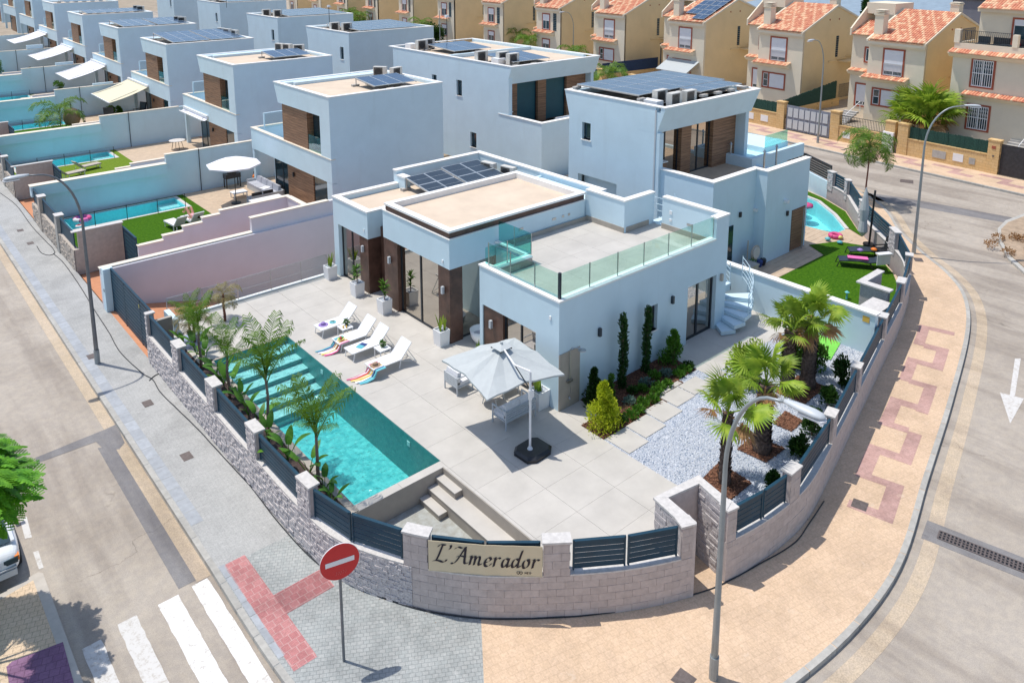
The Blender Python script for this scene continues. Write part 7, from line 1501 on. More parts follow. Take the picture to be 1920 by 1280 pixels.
planter('white square planter with upright spiky plant by the far end of the facade', -.42, 14.1, 'snake'); planter('white square planter with bushy yucca before the first brown pillar', -.42, 11.75, 'yucca'); planter('white square planter with bushy yucca before the second brown pillar', -.42, 9.6, 'yucca')
planter('white square planter with upright spiky plant before the middle brown pillar', -.22, 5.98, 'snake'); planter('white square planter with dark spiky plant beside the villa corner', -.25, .62, 'snake', s=.5)
planter('small planter with yellowish spikes behind the parasol', -.15, 3.9, 'snake', s=.3, h=.3)
# ================================================================== PEOPLE
def body(name, lab, loc, rz, joints, edges, rad, m2, parts=(), group=None):
    t = thing(name, lab, 'person', loc, rz, group); me = bpy.data.meshes.new('body'); me.from_pydata(joints, edges, []); me.materials.append(m2)
    o = bpy.data.objects.new('body', me); COL.objects.link(o); o.parent = t
    md = o.modifiers.new('skin', 'SKIN'); me_sk = me.skin_vertices[0] if me.skin_vertices else None
    for i, r in enumerate(rad): me.skin_vertices[0].data[i].radius = (r, r)
    me.skin_vertices[0].data[0].use_root = True; sb = o.modifiers.new('smooth', 'SUBSURF'); sb.levels = 1; sb.render_levels = 2
    return t, o
J = [(0,0,.12),(-.2,0,.12),(-.38,0,.14),(-.52,0,.17),(-.60,0,.19),(-.72,0,.22), (.08,.1,.13),(.42,.13,.55),(.75,.13,.16),(.90,.14,.2), (.08,-.1,.13),(.38,-.14,.52),(.72,-.14,.14),(.87,-.15,.2), (-.46,.18,.15),(-.3,.3,.1),(-.1,.3,.12),(-.02,.28,.12), (-.46,-.18,.15),(-.62,-.34,.14),(-.78,-.16,.14),(-.84,-.08,.14)]
Ed = [(0,1),(1,2),(2,3),(3,4),(4,5),(0,6),(6,7),(7,8),(8,9),(0,10),(10,11),(11,12),(12,13),(3,14),(14,15),(15,16),(16,17),(3,18),(18,19),(19,20),(20,21)]
Rd = [.12,.11,.12,.1,.05,.1,.09,.065,.04,.035,.09,.065,.04,.035,.05,.04,.03,.03,.05,.04,.03,.03]
# ---- nearest left plot: furniture, bathers, floats
def low_lounger(lab, x, y, z, rz, m2, grp, back=.6):
    t = thing('sun_lounger', lab, 'sun lounger', (x, y, z), rz, grp)
    obj('seat', MB().box(-.3, .3, 0, 1.25, .28, .36), M[m2], t); obj('backrest', MB().beam((0,0,.32), (0,-.55,.32+back), .58, .06), M[m2], t)
    for a in (-.26, .26):
        for b in (-.3, .1, 1.15): obj('leg', MB().box(a-.02, a+.02, b-.02, b+.02, 0, .3), M['plastic' if m2 != 'black' else 'black'], t)
    for k in range(5): obj('back_slat', MB().cbox((0,-.08-k*.1,.36+k*.1*back/.55-.05), (.56,.02,.05)), M['lamph'], t)
    return t
PZ = -.99
low_lounger('grey cushioned sun lounger on the turf, left of the sunbather', -2.55, 27.6, PZ, .12, 'cushw', 'loungers on the nearest left plot'); low_lounger('grey cushioned sun lounger carrying the sunbather with raised knees', -1.6, 27.7, PZ, .12, 'cushw', 'loungers on the nearest left plot')
body('person', 'person in a pink swimsuit lying on a lounger with knees raised', (-1.6, 28.15, PZ+.38), pi/2+.12, J, Ed, Rd, M['skin'])
pz = [o for o in bpy.data.objects if o.name.startswith('person')][-1]
obj('swimsuit', MB().lathe([(.11,-.24),(.135,-.12),(.12,0),(.13,.1),(.1,.16)], 12), M['pinkc'], pz, (-.15, 0, .13), (0, -pi/2, 0)); obj('head', MB().lathe([(.01,-.11),(.07,-.08),(.09,0),(.085,.06),(.01,.12)], 12), M['skin'], pz, (-.72, 0, .24), (0, -pi/2+.3, 0), smooth=True); obj('hair', MB().lathe([(.09,0),(.1,.05),(.07,.11),(.01,.13)], 12), M['hair'], pz, (-.75, 0, .23), (0, -pi/2+.3, 0), smooth=True)
sw2 = thing('person', 'swimmer with head and shoulders above the water in the egg chair plot', 'person', (.35, 60.6, -1.25)); 
obj('body', MB().lathe([(.05,0),(.2,.05),(.22,.2),(.12,.3),(.06,.34),(.06,.38)], 12), M['skin'], sw2, smooth=True); obj('head', MB().lathe([(.02,.36),(.09,.42),(.1,.5),(.08,.58),(.01,.62)], 12), M['skin'], sw2, smooth=True); obj('hair', MB().lathe([(.1,.48),(.11,.54),(.08,.62),(.01,.65)], 12, (.02,0,0)), M['hair'], sw2, smooth=True); obj('nose', MB().cbox((-.1,0,.5),(.03,.02,.03)), M['skin'], sw2)
def ring_(lab, x, y, z, R, r, cols_, tilt=0):
    t = thing('swim_ring', lab, 'swim ring', (x, y, z)); n = 24
    for k, c in enumerate(cols_):
        a0 = 2*pi*k/len(cols_); a1 = 2*pi*(k+1)/len(cols_); st3 = max(2, n//len(cols_)); pts = [(R*cos(a0+(a1-a0)*i/st3), R*sin(a0+(a1-a0)*i/st3), 0) for i in range(st3+1)]
        obj('ring', MB().tube(pts, r, 10, cap=False), M[c], t, smooth=True)
ring_('pink and white swim ring floating in the nearest left pool', -6.15, 33.25, -.98, .38, .13, ['pink','violetc','pink','cushw','pink','magenta']); ring_('small red ring at the street end of the nearest left pool', -6.6, 32.0, -.98, .14, .06, ['redp','white_p'])
def round_umb(lab, x, y, z, R, h, mt='canvw', n=10, rz=0):
    t = thing('parasol', lab, 'parasol', (x, y, z), rz); obj('pole', MB().tube([(0,0,0),(0,0,h+.35)], .025, 8), M['black'], t); obj('base', MB().lathe([(.3,0),(.3,.06),(.05,.1)], 16), M['black'], t)
    vs = [(0,0,h+.45)]+[(R*.5*cos(2*pi*i/n), R*.5*sin(2*pi*i/n), h+.28) for i in range(n)]+[(R*cos(2*pi*i/n), R*sin(2*pi*i/n), h) for i in range(n)]+[(R*cos(2*pi*i/n), R*sin(2*pi*i/n), h-.08) for i in range(n)]
    obj('canopy', MB().add(vs, [(0, 1+i, 1+(i+1)%n) for i in range(n)]+[(1+i, 1+n+i, 1+n+(i+1)%n, 1+(i+1)%n) for i in range(n)]+[(1+n+i, 1+2*n+i, 1+2*n+(i+1)%n, 1+n+(i+1)%n) for i in range(n)]), M[mt], t)
    for i in range(n): obj('rib', MB().beam((0,0,h+.4), (R*cos(2*pi*i/n), R*sin(2*pi*i/n), h-.02), .015), M['lamph'], t)
round_umb('big white round parasol on the deck of the nearest left plot', 1.74, 30.14, -.98, 1.62, 2.5, n=8, rz=.2)
t = thing('corner_sofa', 'grey corner sofa with cushions on the deck of the nearest left plot', 'sofa', (3.2, 30.6, -.98))
obj('frame', MB().box(-1.0,1.0,-1.7,-.95,0,.32).box(.3,1.05,-.95,2.0,0,.32).box(1.05,1.12,-1.75,2.0,0,.62).box(-1.0,1.1,-1.75,-1.68,0,.62).box(.3,1.1,2.0,2.07,0,.62), M['lamph'], t)
for k in range(4): obj('seat_cushion', MB().cbox((.66,1.6-k*.85,.39),(.74,.82,.14)), M['cush'], t); obj('back_cushion', MB().cbox((.98,1.6-k*.85,.62),(.16,.78,.4),ry=.15), M['cush'], t)
for k in range(2): obj('seat_cushion', MB().cbox((-.6+k*.72,-1.3,.39),(.7,.72,.14)), M['cush'], t); obj('back_cushion', MB().cbox((-.6+k*.72,-1.62,.6),(.6,.16,.36),rx=-.15), M['black'], t)
obj('throw', MB().cbox((.6,-.1,.48),(.6,.5,.06),.3), M['white_p'], t)
def table(lab, x, y, z, w, d, h, mt, lm='plastic', rz=0):
    t = thing('garden_table', lab, 'table', (x, y, z), rz); obj('top', MB().box(-w/2,w/2,-d/2,d/2,h-.04,h), M[mt], t); l_ = MB().box(-.025,.025,-.025,.025,0,h-.04).mesh('leg', M[lm])
    for a in (-w/2+.05, w/2-.05):
        for b in (-d/2+.05, d/2-.05): obj('leg', l_, M[lm], t, (a, b, 0))
table('low white table in front of the corner sofa', 2.35, 31.2, -.98, .9, .7, .38, 'white_p'); table('long white table behind the stepped wall', 2.6, 27.6, -.98, 1.9, .8, .74, 'white_p')
t = thing('barbecue', 'black barbecue against the dividing wall of the nearest left plot', 'barbecue', (2.9, 33.6, -.98)); obj('body', MB().box(-.5,.5,-.25,.25,.65,.95).lathe([(.3,.95),(.3,1.1),(.1,1.2)], 12), M['black'], t)
for a in (-.45,.45):
    for b in (-.2,.2): obj('leg', MB().box(a-.03,a+.03,b-.03,b+.03,0,.65), M['black'], t)
t = thing('gas_bottle', 'orange gas bottle by the porch of the nearest left plot', 'gas bottle', (4.4, 33.5, -.98)); obj('bottle', MB().lathe([(.15,0),(.16,.1),(.16,.5),(.08,.6),(.05,.66)], 14), M['orangep'], t); obj('valve', MB().box(-.06,.06,-.06,.06,.64,.78), M['black'], t)
# second plot
low_lounger('wooden sun lounger with raised back, nearer the street', -4.9, 43.0, PZ, -1.3, 'tan', 'wooden loungers on the second left plot', .5); low_lounger('wooden sun lounger with raised back, nearer the pool end', -3.6, 44.3, PZ, -1.3, 'tan', 'wooden loungers on the second left plot', .5)
for k in range(5): tag(obj('box_plant', clump(MB().box(-.2,.2,-.1,.1,0,.25), (0,0,.35), .22, 90, .1), M['leafd'], loc=(-3.4+k*.62, 39.4, PZ)), ['clipped box plant nearest the street behind the white wall','second clipped box plant behind the white wall','middle clipped box plant behind the white wall','fourth clipped box plant behind the white wall','clipped box plant nearest the house'][k], 'plant', 'row of clipped plants')
t = thing('cafe_table', 'small round mesh table under the porch of the second left villa', 'table', (3.6, 46.2, PZ)); obj('top', MB().lathe([(.6,.7),(.6,.73)], 20), M['stonec'], t)
for k in range(4): a = k*pi/2; obj('leg', MB().beam((.45*cos(a),.45*sin(a),0),(.3*cos(a),.3*sin(a),.7),.03), M['black'], t)
def chair_(lab, x, y, z, rz, mt, grp=None, s=1.):
    t = thing('garden_chair', lab, 'chair', (x, y, z), rz, grp); t.scale = (s,)*3; obj('seat', MB().box(-.28,.28,-.28,.28,.38,.48), M[mt], t); obj('backrest', MB().cbox((0,.3,.75),(.54,.1,.6),rx=-.15), M[mt], t)
    for a in (-.24,.24):
        for b in (-.24,.24): obj('leg', MB().box(a-.02,a+.02,b-.02,b+.02,0,.4), M['black'], t)
        obj('armrest', MB().box(a-.03,a+.03,-.25,.28,.6,.64), M['black'], t)
chair_('dark padded chair on the egg chair plot, nearer the pool', 2.3, 59.6, PZ, 2.6, 'post', 'dark padded chairs under the beige awning', 1.5); chair_('dark padded chair on the egg chair plot, nearer the house', 4.9, 60.2, PZ, -1.2, 'post', 'dark padded chairs under the beige awning', 1.4)
table('low grey table between the dark padded chairs', 3.7, 59.2, PZ, 1.0, .8, .6, 'stonec')
t = thing('egg_chair', 'wicker hanging egg chair on a curved black stand', 'hanging chair', (-1.0, 58.6, PZ), .3)
obj('basket', MB().lathe([(.05,.45),(.5,.6),(.68,1.0),(.66,1.4),(.45,1.85),(.08,2.05)], 18), M['wicker'], t, smooth=True)
obj('stand', MB().tube([(-.1,.75,0),(-.15,.85,.8),(-.1,.85,1.8),(0,.6,2.4),(0,.15,2.55),(0,0,2.35),(0,0,2.05)], .035, 8).tube([(-.6,.5,.03),(0,.95,.03),(.6,.5,.03)], .03, 6), M['black'], t)
t = thing('sunshade', 'white cantilever sunshade with dark mast over the far plot', 'parasol', (-6.6, 71.3, ZS[3]-1), 0); obj('canopy', MB().add([(0,0,2.9),(-1.9,-1.9,2.35),(1.9,-1.9,2.35),(1.9,1.9,2.35),(-1.9,1.9,2.35),(-1.9,-1.9,2.28),(1.9,-1.9,2.28),(1.9,1.9,2.28),(-1.9,1.9,2.28)], [(0,1,2),(0,2,3),(0,3,4),(0,4,1),(1,5,6,2),(2,6,7,3),(3,7,8,4),(4,8,5,1)]), M['canvw'], t); obj('mast', MB().tube([(1.2,-2.4,0),(1.0,-2.2,3.1)], .06, 8).tube([(1.0,-2.2,3.1),(0,0,3.0)], .04, 6), M['post'], t)
# ---- right neighbour's garden
NZ = -.455
def dark_l(lab, x, y, rz):
    t = thing('sun_lounger', lab, 'sun lounger', (x, y, NZ), rz, 'dark loungers on the neighbouring lawn'); vs = []
    pr = [(0,.3),(.4,.36),(.9,.38),(1.3,.34),(1.6,.4),(1.95,.62)]
    for px, z in pr: vs += [(px,-.33,z),(px,.33,z),(px,.33,z-.04),(px,-.33,z-.04)]
    obj('sling', MB().add(vs, [(4*i, 4*i+1, 4*i+5, 4*i+4) for i in range(5)]+[(4*i+3, 4*i+7, 4*i+6, 4*i+2) for i in range(5)]+[(4*i+4, 4*i+7, 4*i+3, 4*i) for i in range(5)]+[(4*i+1, 4*i+2, 4*i+6, 4*i+5) for i in range(5)]), M['post'], t)
    for y_ in (-.31, .31): obj('frame', MB().tube([(-.1,y_,0),(0,y_,.3),(.9,y_,.36),(1.35,y_,.3),(1.5,y_,0)], .025, 6), M['black'], t)
dark_l('dark curved lounger with a bright pink towel on the neighbouring lawn', 19.3, .5, -1.0); dark_l('dark curved lounger with toys, farther on the neighbouring lawn', 20.8, .75, -.9)
tag(obj('towel', MB().cbox((19.75,-.2,NZ+.42),(.9,.35,.05),-1.0), M['pink']), 'bright pink towel on the nearer dark lounger', 'towel')
tag(obj('towel', MB().cbox((20.0,-1.3,NZ+.62),(.7,.04,.55),-.5).cbox((20.0,-1.3,NZ+.9),(.72,.3,.04),-.5), M['cushw']), 'pale patterned towel hung over the head of the nearer dark lounger', 'towel')
chair_('black chair behind the dark loungers', 21.6, -.55, NZ, -2.2, 'black', None, 1.0)
cu = thing('closed_parasol', 'closed pale parasol strapped to a dark mast on the neighbouring lawn', 'parasol', (22.9, .7, NZ)); obj('mast', MB().tube([(0,0,0),(.05,-.05,2.9)], .055, 8), M['black'], cu); obj('folded_canopy', MB().lathe([(.06,.5),(.24,.75),(.17,1.3),(.22,1.9),(.12,2.6),(.03,3.05)], 10, (-.3,.25,0)), M['canvas'], cu, smooth=False); obj('base', MB().lathe([(.3,0),(.3,.08)], 12), M['black'], cu); obj('arm', MB().beam((.04,-.04,2.4),(-.3,.25,2.9),.04), M['black'], cu)
ring_('bright pink swim ring beside the neighbouring pool', 22.7, 2.4, NZ+.08, .26, .11, ['magenta']*4)
ring_('rainbow swim ring floating at the corner of the neighbouring pool', 26.9, 7.0, -.5, .42, .19, ['yellow','cyan','navy','purple','magenta','pink']); tag(obj('float', MB().lathe([(.25,0),(.5,.08),(.5,.2),(.2,.28)], 14), M['magenta'], loc=(26.2, 6.1, -.55), smooth=True), 'magenta inflatable float in the neighbouring pool', 'pool float')
sl_ = thing('pool_slide', 'dark green sunshade sail edge above the far pool corner', 'sunshade', (27.2, 7.6, -.45)); obj('sail', MB().add([(-.9,-.3,1.0),(.6,-.2,.7),(.8,.5,.35),(-.9,.5,1.2),(-.9,-.3,.96),(.6,-.2,.66),(.8,.5,.31),(-.9,.5,1.16)], [(0,1,2,3),(7,6,5,4),(0,4,5,1),(1,5,6,2),(2,6,7,3),(3,7,4,0)]), M['green_net'], sl_); obj('pole', MB().tube([(-.9,.1,0),(-.9,.1,1.15)], .03, 6), M['black'], sl_)
for x, y, c, lb in ((21.9,1.75,'cyan','turquoise pool toy on the lawn edge'),(22.6,2.1,'yellow','yellow and green pool toy near the pink ring'),(21.9,2.4,'aqua','pale blue pool toy near the deck edge'),(20.6,.1,'purple','lilac toy on the farther dark lounger'),(21.2,-.3,'orangep','orange ball on the farther dark lounger')):
    zt = NZ+(.42 if y < .2 else .02); tag(obj('toy', MB().lathe([(.05,0),(.14,.04),(.15,.1),(.05,.16)], 12), M[c], loc=(x, y, zt), smooth=True), lb, 'toy')
t = thing('storage_chest', 'grey garden storage chest behind the white wall', 'chest', (14.6, 2.6, NZ), .0); obj('body', MB().box(-.6,.6,-.3,.3,0,.5), M['kerb'], t); obj('lid', MB().box(-.63,.63,-.33,.33,.5,.58), M['kerb'], t)
t = thing('ornament_pile', 'pile of garden ornaments and pots by the neighbouring door', 'ornaments', (15.9, 3.1, NZ)); obj('wheel', disc(.28, -.05, .05), M['stonec'], t, (0,-.2,.75), -pi/2); obj('wheel_rim', disc(.36, -.03, .03), M['tan'], t, (0,-.17,.75), -pi/2); obj('post', MB().tube([(-.4,0,0),(-.4,0,1.4)], .03, 6), M['tan'], t)
for k, (x, c) in enumerate(((-.35,'leafg'),(.3,'navy'),(.6,'black'))): obj('pot', MB().lathe([(.1,0),(.16,.25),(.12,.32)], 10, (x,-.25,0)), M[c if c != 'leafg' else 'tan'], t)
obj('leaves', clump(MB(), (-.35,-.25,.4), .18, 60, .1), M['leafg'], t)
tag(obj('sprinkler', MB().lathe([(.05,0),(.03,.25),(.1,.3),(.02,.36)], 8), M['aqua'], loc=(15.9,-1.6,NZ)), 'small dark green sprinkler on the neighbouring lawn', 'sprinkler')
tag(obj('green_mat', MB().cbox((10.2,-3.5,.06),(1.5,.9,.06),.25,.12), M['lime']), 'bright green mat on the gravel behind the palms', 'mat')
# ================================================================== VEGETATION
def frond(L=1.1, n=26, ll=.34, w=.028, droop=1.1, lift=1.1, hang=.35, stem=.25):
    "pinnate frond along +x; base at the origin"
    mb = MB(); p = Vector((0,0,0)); a = lift; pts = [p.copy()]; K = 14
    for i in range(K): p = p+Vector((cos(a),0,sin(a)))*L/K; a -= droop/K*(1+i/K); pts.append(p.copy())
    mb.tube(pts, [.014*(1-i/(K+2)) for i in range(K+1)], 4, cap=False)
    for i in range(n):
        q = stem+(1-stem)*i/(n-1); k = min(K-1, int(q*K)); f = q*K-k; c = pts[k].lerp(pts[k+1], f); d = (pts[k+1]-pts[k]).normalized()
        l = ll*(.45+.9*math.sin(pi*(.15+.8*(q-stem)/(1-stem))))*rnd.uniform(.85, 1.1)
        for s in (-1, 1):
            side = Vector((0, s, 0)); dr = (d*.55+side*.8+Vector((0,0,rnd.uniform(-.15,.3)))).normalized(); m = c+dr*l*.55; e = m+(dr*.6+Vector((0,0,-hang-rnd.uniform(0,.5)))).normalized()*l*.5
            ww = d*w*.5; mb.add([c-ww*.6, c+ww*.6, m+ww, m-ww, e], [(0,1,2,3),(3,2,4)])
    return mb
def pinn_meshes(k, mt, **kw): return [frond(**kw).mesh('frond', mt) for _ in range(k)]
FA = pinn_meshes(4, M['leafp'], L=1.2, n=30, ll=.27, w=.022, lift=1.44, droop=.6, hang=.9, stem=.16)
FB = pinn_meshes(3, M['leafb'], L=1.0, n=28, ll=.30, w=.026, lift=1.1, droop=1.7, hang=.4, stem=.15)
FC = pinn_meshes(3, M['leafp'], L=1.5, n=34, ll=.42, w=.035, lift=1.0, droop=1.6, hang=.35, stem=.15)
def feather_palm(lab, x, y, z, th, scale, nf, meshes, brown=0, grp='slender feather palms beside the pool', lo=-.1, hi=.6, lean=0., stemm='stem'):
    t = thing('feather_palm', lab, 'palm tree', (x, y, z), rnd.uniform(0, 6), grp)
    tk = MB(); k = 8; pts = [(lean*(i/k)**2, .02*sin(i), th*i/k) for i in range(k+1)]; tk.tube(pts, [.055-.02*i/k for i in range(k+1)], 8)
    for i in range(10): zz = th*(i+.5)/10; tk.lathe([(.052-.018*i/10, zz), (.058-.018*i/10, zz+.012), (.052-.018*i/10, zz+.024)], 8, (lean*((i+.5)/10)**2, 0, 0))
    obj('trunk', tk, M[stemm], t, smooth=True)
    for i in range(nf):
        az = i*2.399+rnd.uniform(-.2, .2); q = i/max(1, nf-1); zz = th-.05-rnd.uniform(0, .35)*(q > .5)
        ms = (FB if i >= nf-brown else meshes); o = obj('frond', rnd.choice(ms), None, t, (lean, 0, zz), (rnd.uniform(-.15, .15), lo+(hi-lo)*q+rnd.uniform(-.1, .1), az)) if False else None
        me = rnd.choice(ms); o = bpy.data.objects.new('frond', me); COL.objects.link(o); o.parent = t; o.location = (lean, 0, zz); o.rotation_euler = (rnd.uniform(-.2, .2), lo+(hi-lo)*q+rnd.uniform(-.12, .12), az); s = scale*rnd.uniform(.82, 1.12); o.scale = (s, s, s)
    return t
feather_palm('slender feather palm at the far end of the pool bed, nearest the gate', -7.15, 12.5, 0, .95, .85, 9, FA, 0, lo=-.1, hi=.45)
feather_palm('slender feather palm beside the far pool steps', -7.6, 10.15, 0, 1.6, .95, 9, FA, 0, lo=-.1, hi=.35)
feather_palm('slender feather palm in the pool bed beside the second pillar', -7.58, 7.65, 0, 1.55, 1.1, 9, FA, 0, lo=-.12, hi=.35)
feather_palm('slender feather palm in front of the middle of the pool', -7.3, 5.25, 0, 1.75, 1.5, 10, FA, 0, lo=-.12, hi=.28)
feather_palm('slender feather palm nearest the front, leaning over the pool', -7.38, 1.9, 0, 1.6, 1.35, 11, FA, 0, lo=-.1, hi=.42)
feather_palm('small palm with arching brownish fronds and reddish stem behind the pool', -5.6, 13.1, 0, 1.15, .85, 10, FB, 0, lo=-.1, hi=.5, stemm='stemr', grp=None)
feather_palm('small palm in blueish gravel before the low white wall', -7.1, 12.2, 0, 1.0, .85, 10, FB, 0, lo=-.1, hi=.5, stemm='stemr', grp=None)
feather_palm('street palm with thin trunk beside the bend of the main road', 31.06, 4.74, ST, 3.7, 1.35, 20, FC, 3, lo=-.1, hi=1.3, grp=None, stemm='stemr')
feather_palm('feather palm arching over the wall of the egg chair plot', -1.86, 58.87, -.95, 1.7, 1.75, 8, FC, 0, lo=-.15, hi=.4, grp=None)
gx, gy = YL(2.0, 46.5); feather_palm('feather palm in the yard with the dark blue screen', gx, gy, 0, 2.2, 1.7, 10, FC, 0, lo=-.3, hi=.4, grp=None)
for k, (px, py, lb) in enumerate(((968, 60, 'feather palm behind the double house roof, upper one'), (995, 70, 'feather palm bushy behind the double house roof'), (790, 40, 'small yellowish palm far behind the second row'), (655, 20, 'palm in the shrubs near the top centre'), (675, 26, 'bushy palm among the shrubs near the top centre'), (1140, 130, 'low fan of palm leaves above the sandstone pier'))):
    gx, gy = G(px, py, 3.0); feather_palm(lb, gx, gy, 0, 2.6, 1.7, 11, FC, 0, lo=-.2, hi=.8, grp='feather palms seen over the roofs')
# ---- fan palms
def fan_leaf(R=.55, n=34, pet=.62, spread=2.55, dryt=False):
    mb = MB(); mb.tube([(0,0,0),(pet*.5,0,.05),(pet,0,.02)], [.018,.012,.01], 4, cap=False)
    c = Vector((pet, 0, .02))
    for i in range(n):
        a = -spread+2*spread*i/(n-1); l = R*(1-.22*abs(a)/spread)*rnd.uniform(.9, 1.08); d = Vector((cos(a), sin(a), 0)); s = Vector((-sin(a), cos(a), 0)); fold = .05*(1 if i % 2 else -1)
        w0 = .004; w1 = l*.62*spread/(n-1)*1.05; q1 = c+d*l*.6+Vector((0,0,-.03+fold*.2-.05*abs(a)/spread)); e = c+d*l+Vector((rnd.uniform(-.02,.02), rnd.uniform(-.02,.02), -.12-rnd.uniform(0,.12)))
        mb.add([c-s*w0, c+s*w0, q1+s*w1+Vector((0,0,.012)), q1-s*w1-Vector((0,0,.012)), e], [(0,1,2,3),(3,2,4)])
    return mb
FL = [fan_leaf().mesh('fan_leaf', M['leafw']) for _ in range(5)]; FD = [fan_leaf(.5, 26, .4, 2.2).mesh('dry_fan_leaf', M['dry']) for _ in range(2)]
def fan_palm(lab, x, y, z, th, r0, r1, s, n, dry=2, grp='fan palms with shaggy trunks in the white gravel', ex=()):
    t = thing('fan_palm', lab, 'palm tree', (x, y, z), rnd.uniform(0, 6), grp); tk = MB(); K = 10
    tk.tube([(.03*sin(i*.5), .02*cos(i), th*i/K) for i in range(K+1)], [r0+(r1-r0)*(i/K)**.7*(1 if i else .8)+(.03 if i == 1 else 0) for i in range(K+1)], 12)
    obj('trunk', tk, M['bark'], t)
    sc2 = MB(); rows = int(th/.075)
    for i in range(rows):
        zz = th*i/rows; r = r0+(r1-r0)*(zz/th)**.7
        for j in range(9):
            a = 2*pi*(j+.5*(i % 2))/9+rnd.uniform(-.12,.12); o = r*.93; w = r*.36; h = rnd.uniform(.09,.15); k = rnd.uniform(.03,.075)
            c, s_ = cos(a), sin(a); b = Vector((c*o, s_*o, zz)); tt = Vector((-s_, c, 0))
            sc2.add([b-tt*w, b+tt*w, b+tt*w*.5+Vector((c*k, s_*k, h)), b-tt*w*.5+Vector((c*k, s_*k, h))], [(0,1,2,3)])
    obj('bark_scales', sc2, M['bark'], t, kind='stuff')
    for i in range(n):
        az = i*2.399+rnd.uniform(-.25,.25); q = i/(n-1); d = i >= n-dry
        o = bpy.data.objects.new('fan_leaf', rnd.choice(FD if d else FL)); COL.objects.link(o); o.parent = t; o.location = (0,0,th-.02+(.12*(1-q)))
        o.rotation_euler = (rnd.uniform(-.35,.35), -1.42+1.65*q+rnd.uniform(-.15,.15), az); k = s*rnd.uniform(.85,1.15); o.scale = (k,k,k)
    return t
fan_palm('fan palm nearest the entrance alcove, with a slim trunk', 1.06, -5.47, 0, 2.1, .15, .12, 1.08, 12)
fan_palm('fan palm with the thick shaggy trunk in the middle of the gravel', 3.1, -5.37, 0, 2.1, .25, .2, 1.1, 13)
fan_palm('fan palm standing left of the tallest one by the white wall', 6.55, -4.15, 0, 2.15, .22, .17, 1.05, 12)
fan_palm('tallest fan palm beside the white dividing wall', 7.32, -4.47, 0, 2.35, .24, .18, 1.1, 14, 3)
gx, gy = YL(2.6, 5.8)
fan_palm('broad clump of fan palms behind the green screened street wall', gx, gy, 0, 1.5, .3, .25, 2.6, 26, 6, None); gx, gy = YL(3.0, 7.6); fan_palm('second fan palm of the clump behind the meter cabinet', gx, gy, 0, 1.3, .3, .25, 2.2, 20, 4, None)
# ---- shrubs, cypresses, conifers
def shrub(lab, x, y, z, r, h, n, s, mt, cat='shrub', nm='shrub', grp=None, up=.4, shape='round', cl=10):
    t = thing(nm, lab, cat, (x, y, z), 0, grp); mb = MB(); br = MB()
    for i in range(cl):
        a = rnd.uniform(0, 2*pi); q = rnd.random()**.5
        if shape == 'cone': zz = h*(i+.5)/cl; rr = r*(1-zz/h*.85)*.75; k = 1.0
        elif shape == 'col': zz = h*(i+.3)/cl; rr = r*.45; k = 1
        else: zz = h*rnd.uniform(.12, .95); rr = r*.75; k = 1
        c = (rr*q*cos(a)*.8, rr*q*sin(a)*.8, zz); rad = {'cone': max(.07, r*(1.05-zz/h*.9)*.62), 'col': r*.85*(1-.5*abs(zz/h-.4)), 'round': r*rnd.uniform(.28, .55)}[shape]
        clump(mb, c, rad, n//cl, s, 1.1 if shape != 'col' else 1.6, up); br.beam((0,0,0), c, .012)
    obj('foliage', mb, M[mt], t); obj('branches', br, M['stem'], t); return t
shrub('slim columnar cypress nearest the shower', 2.58, -.42, 0, .17, 2.6, 2200, .09, 'leafc', 'cypress', 'cypress', 'slim cypresses against the white wall', 1.4, 'col', 20)
shrub('slim columnar cypress beside the small side window', 3.95, -.3, 0, .16, 2.4, 2000, .09, 'leafc', 'cypress', 'cypress', 'slim cypresses against the white wall', 1.4, 'col', 20)
shrub('golden yellow conifer at the tip of the bark bed', .45, -1.5, 0, .66, 1.5, 5200, .085, 'leafy', 'conifer', 'golden_conifer', None, .9, 'cone', 16)
shrub('dark green conifer behind the golden one', 1.15, -.45, 0, .42, 1.2, 2400, .09, 'leafd', 'conifer', 'conifer', None, .9, 'cone', 14); shrub('small upright conifer between shower and cypress', 1.65, -.75, 0, .22, .95, 900, .08, 'leafg', 'conifer', 'conifer', None, .9, 'cone', 10)
shrub('green conifer beside the garden door', 5.15, -.55, 0, .5, 1.25, 2600, .09, 'leafg', 'conifer', 'conifer', None, .9, 'cone', 14)
gcov = [(1.1,-1.7,'leafd'),(1.5,-1.75,'leafg'),(1.9,-1.7,'leafg'),(2.3,-1.55,'leafg'),(2.7,-1.6,'leafg'),(3.1,-1.45,'leafg'),(3.4,-1.3,'leafg'),(3.8,-1.35,'leafg'),(.9,-1.45,'leafs'),(2.6,-.85,'leafd'),(2.9,-1.0,'leafg'),(3.3,-.85,'leafs'),(3.9,-.75,'leafg'),(4.3,-.9,'leafs'),(4.6,-1.2,'leafg'),(5.0,-1.15,'leafg'),(2.05,-1.2,'leafs'),(5.3,-1.1,'leafd')]
gl_ = ['at the foot of the golden conifer','beside the first gap between the stepping slabs','beside the middle of the second stepping slab','beside the gap after the second stepping slab','beside the third stepping slab, near its left corner','beside the third stepping slab, near its right corner','beside the gap after the third stepping slab','beside the fourth stepping slab','between golden conifer and first cypress','at the foot of the first cypress','just in front of the first cypress','midway between the two cypresses','at the foot of the second cypress','between second cypress and garden door conifer','beside the fifth stepping slab','at the right end of the bark bed','near the edge behind the second stepping slab','in the last corner of the bark bed, below the door conifer']
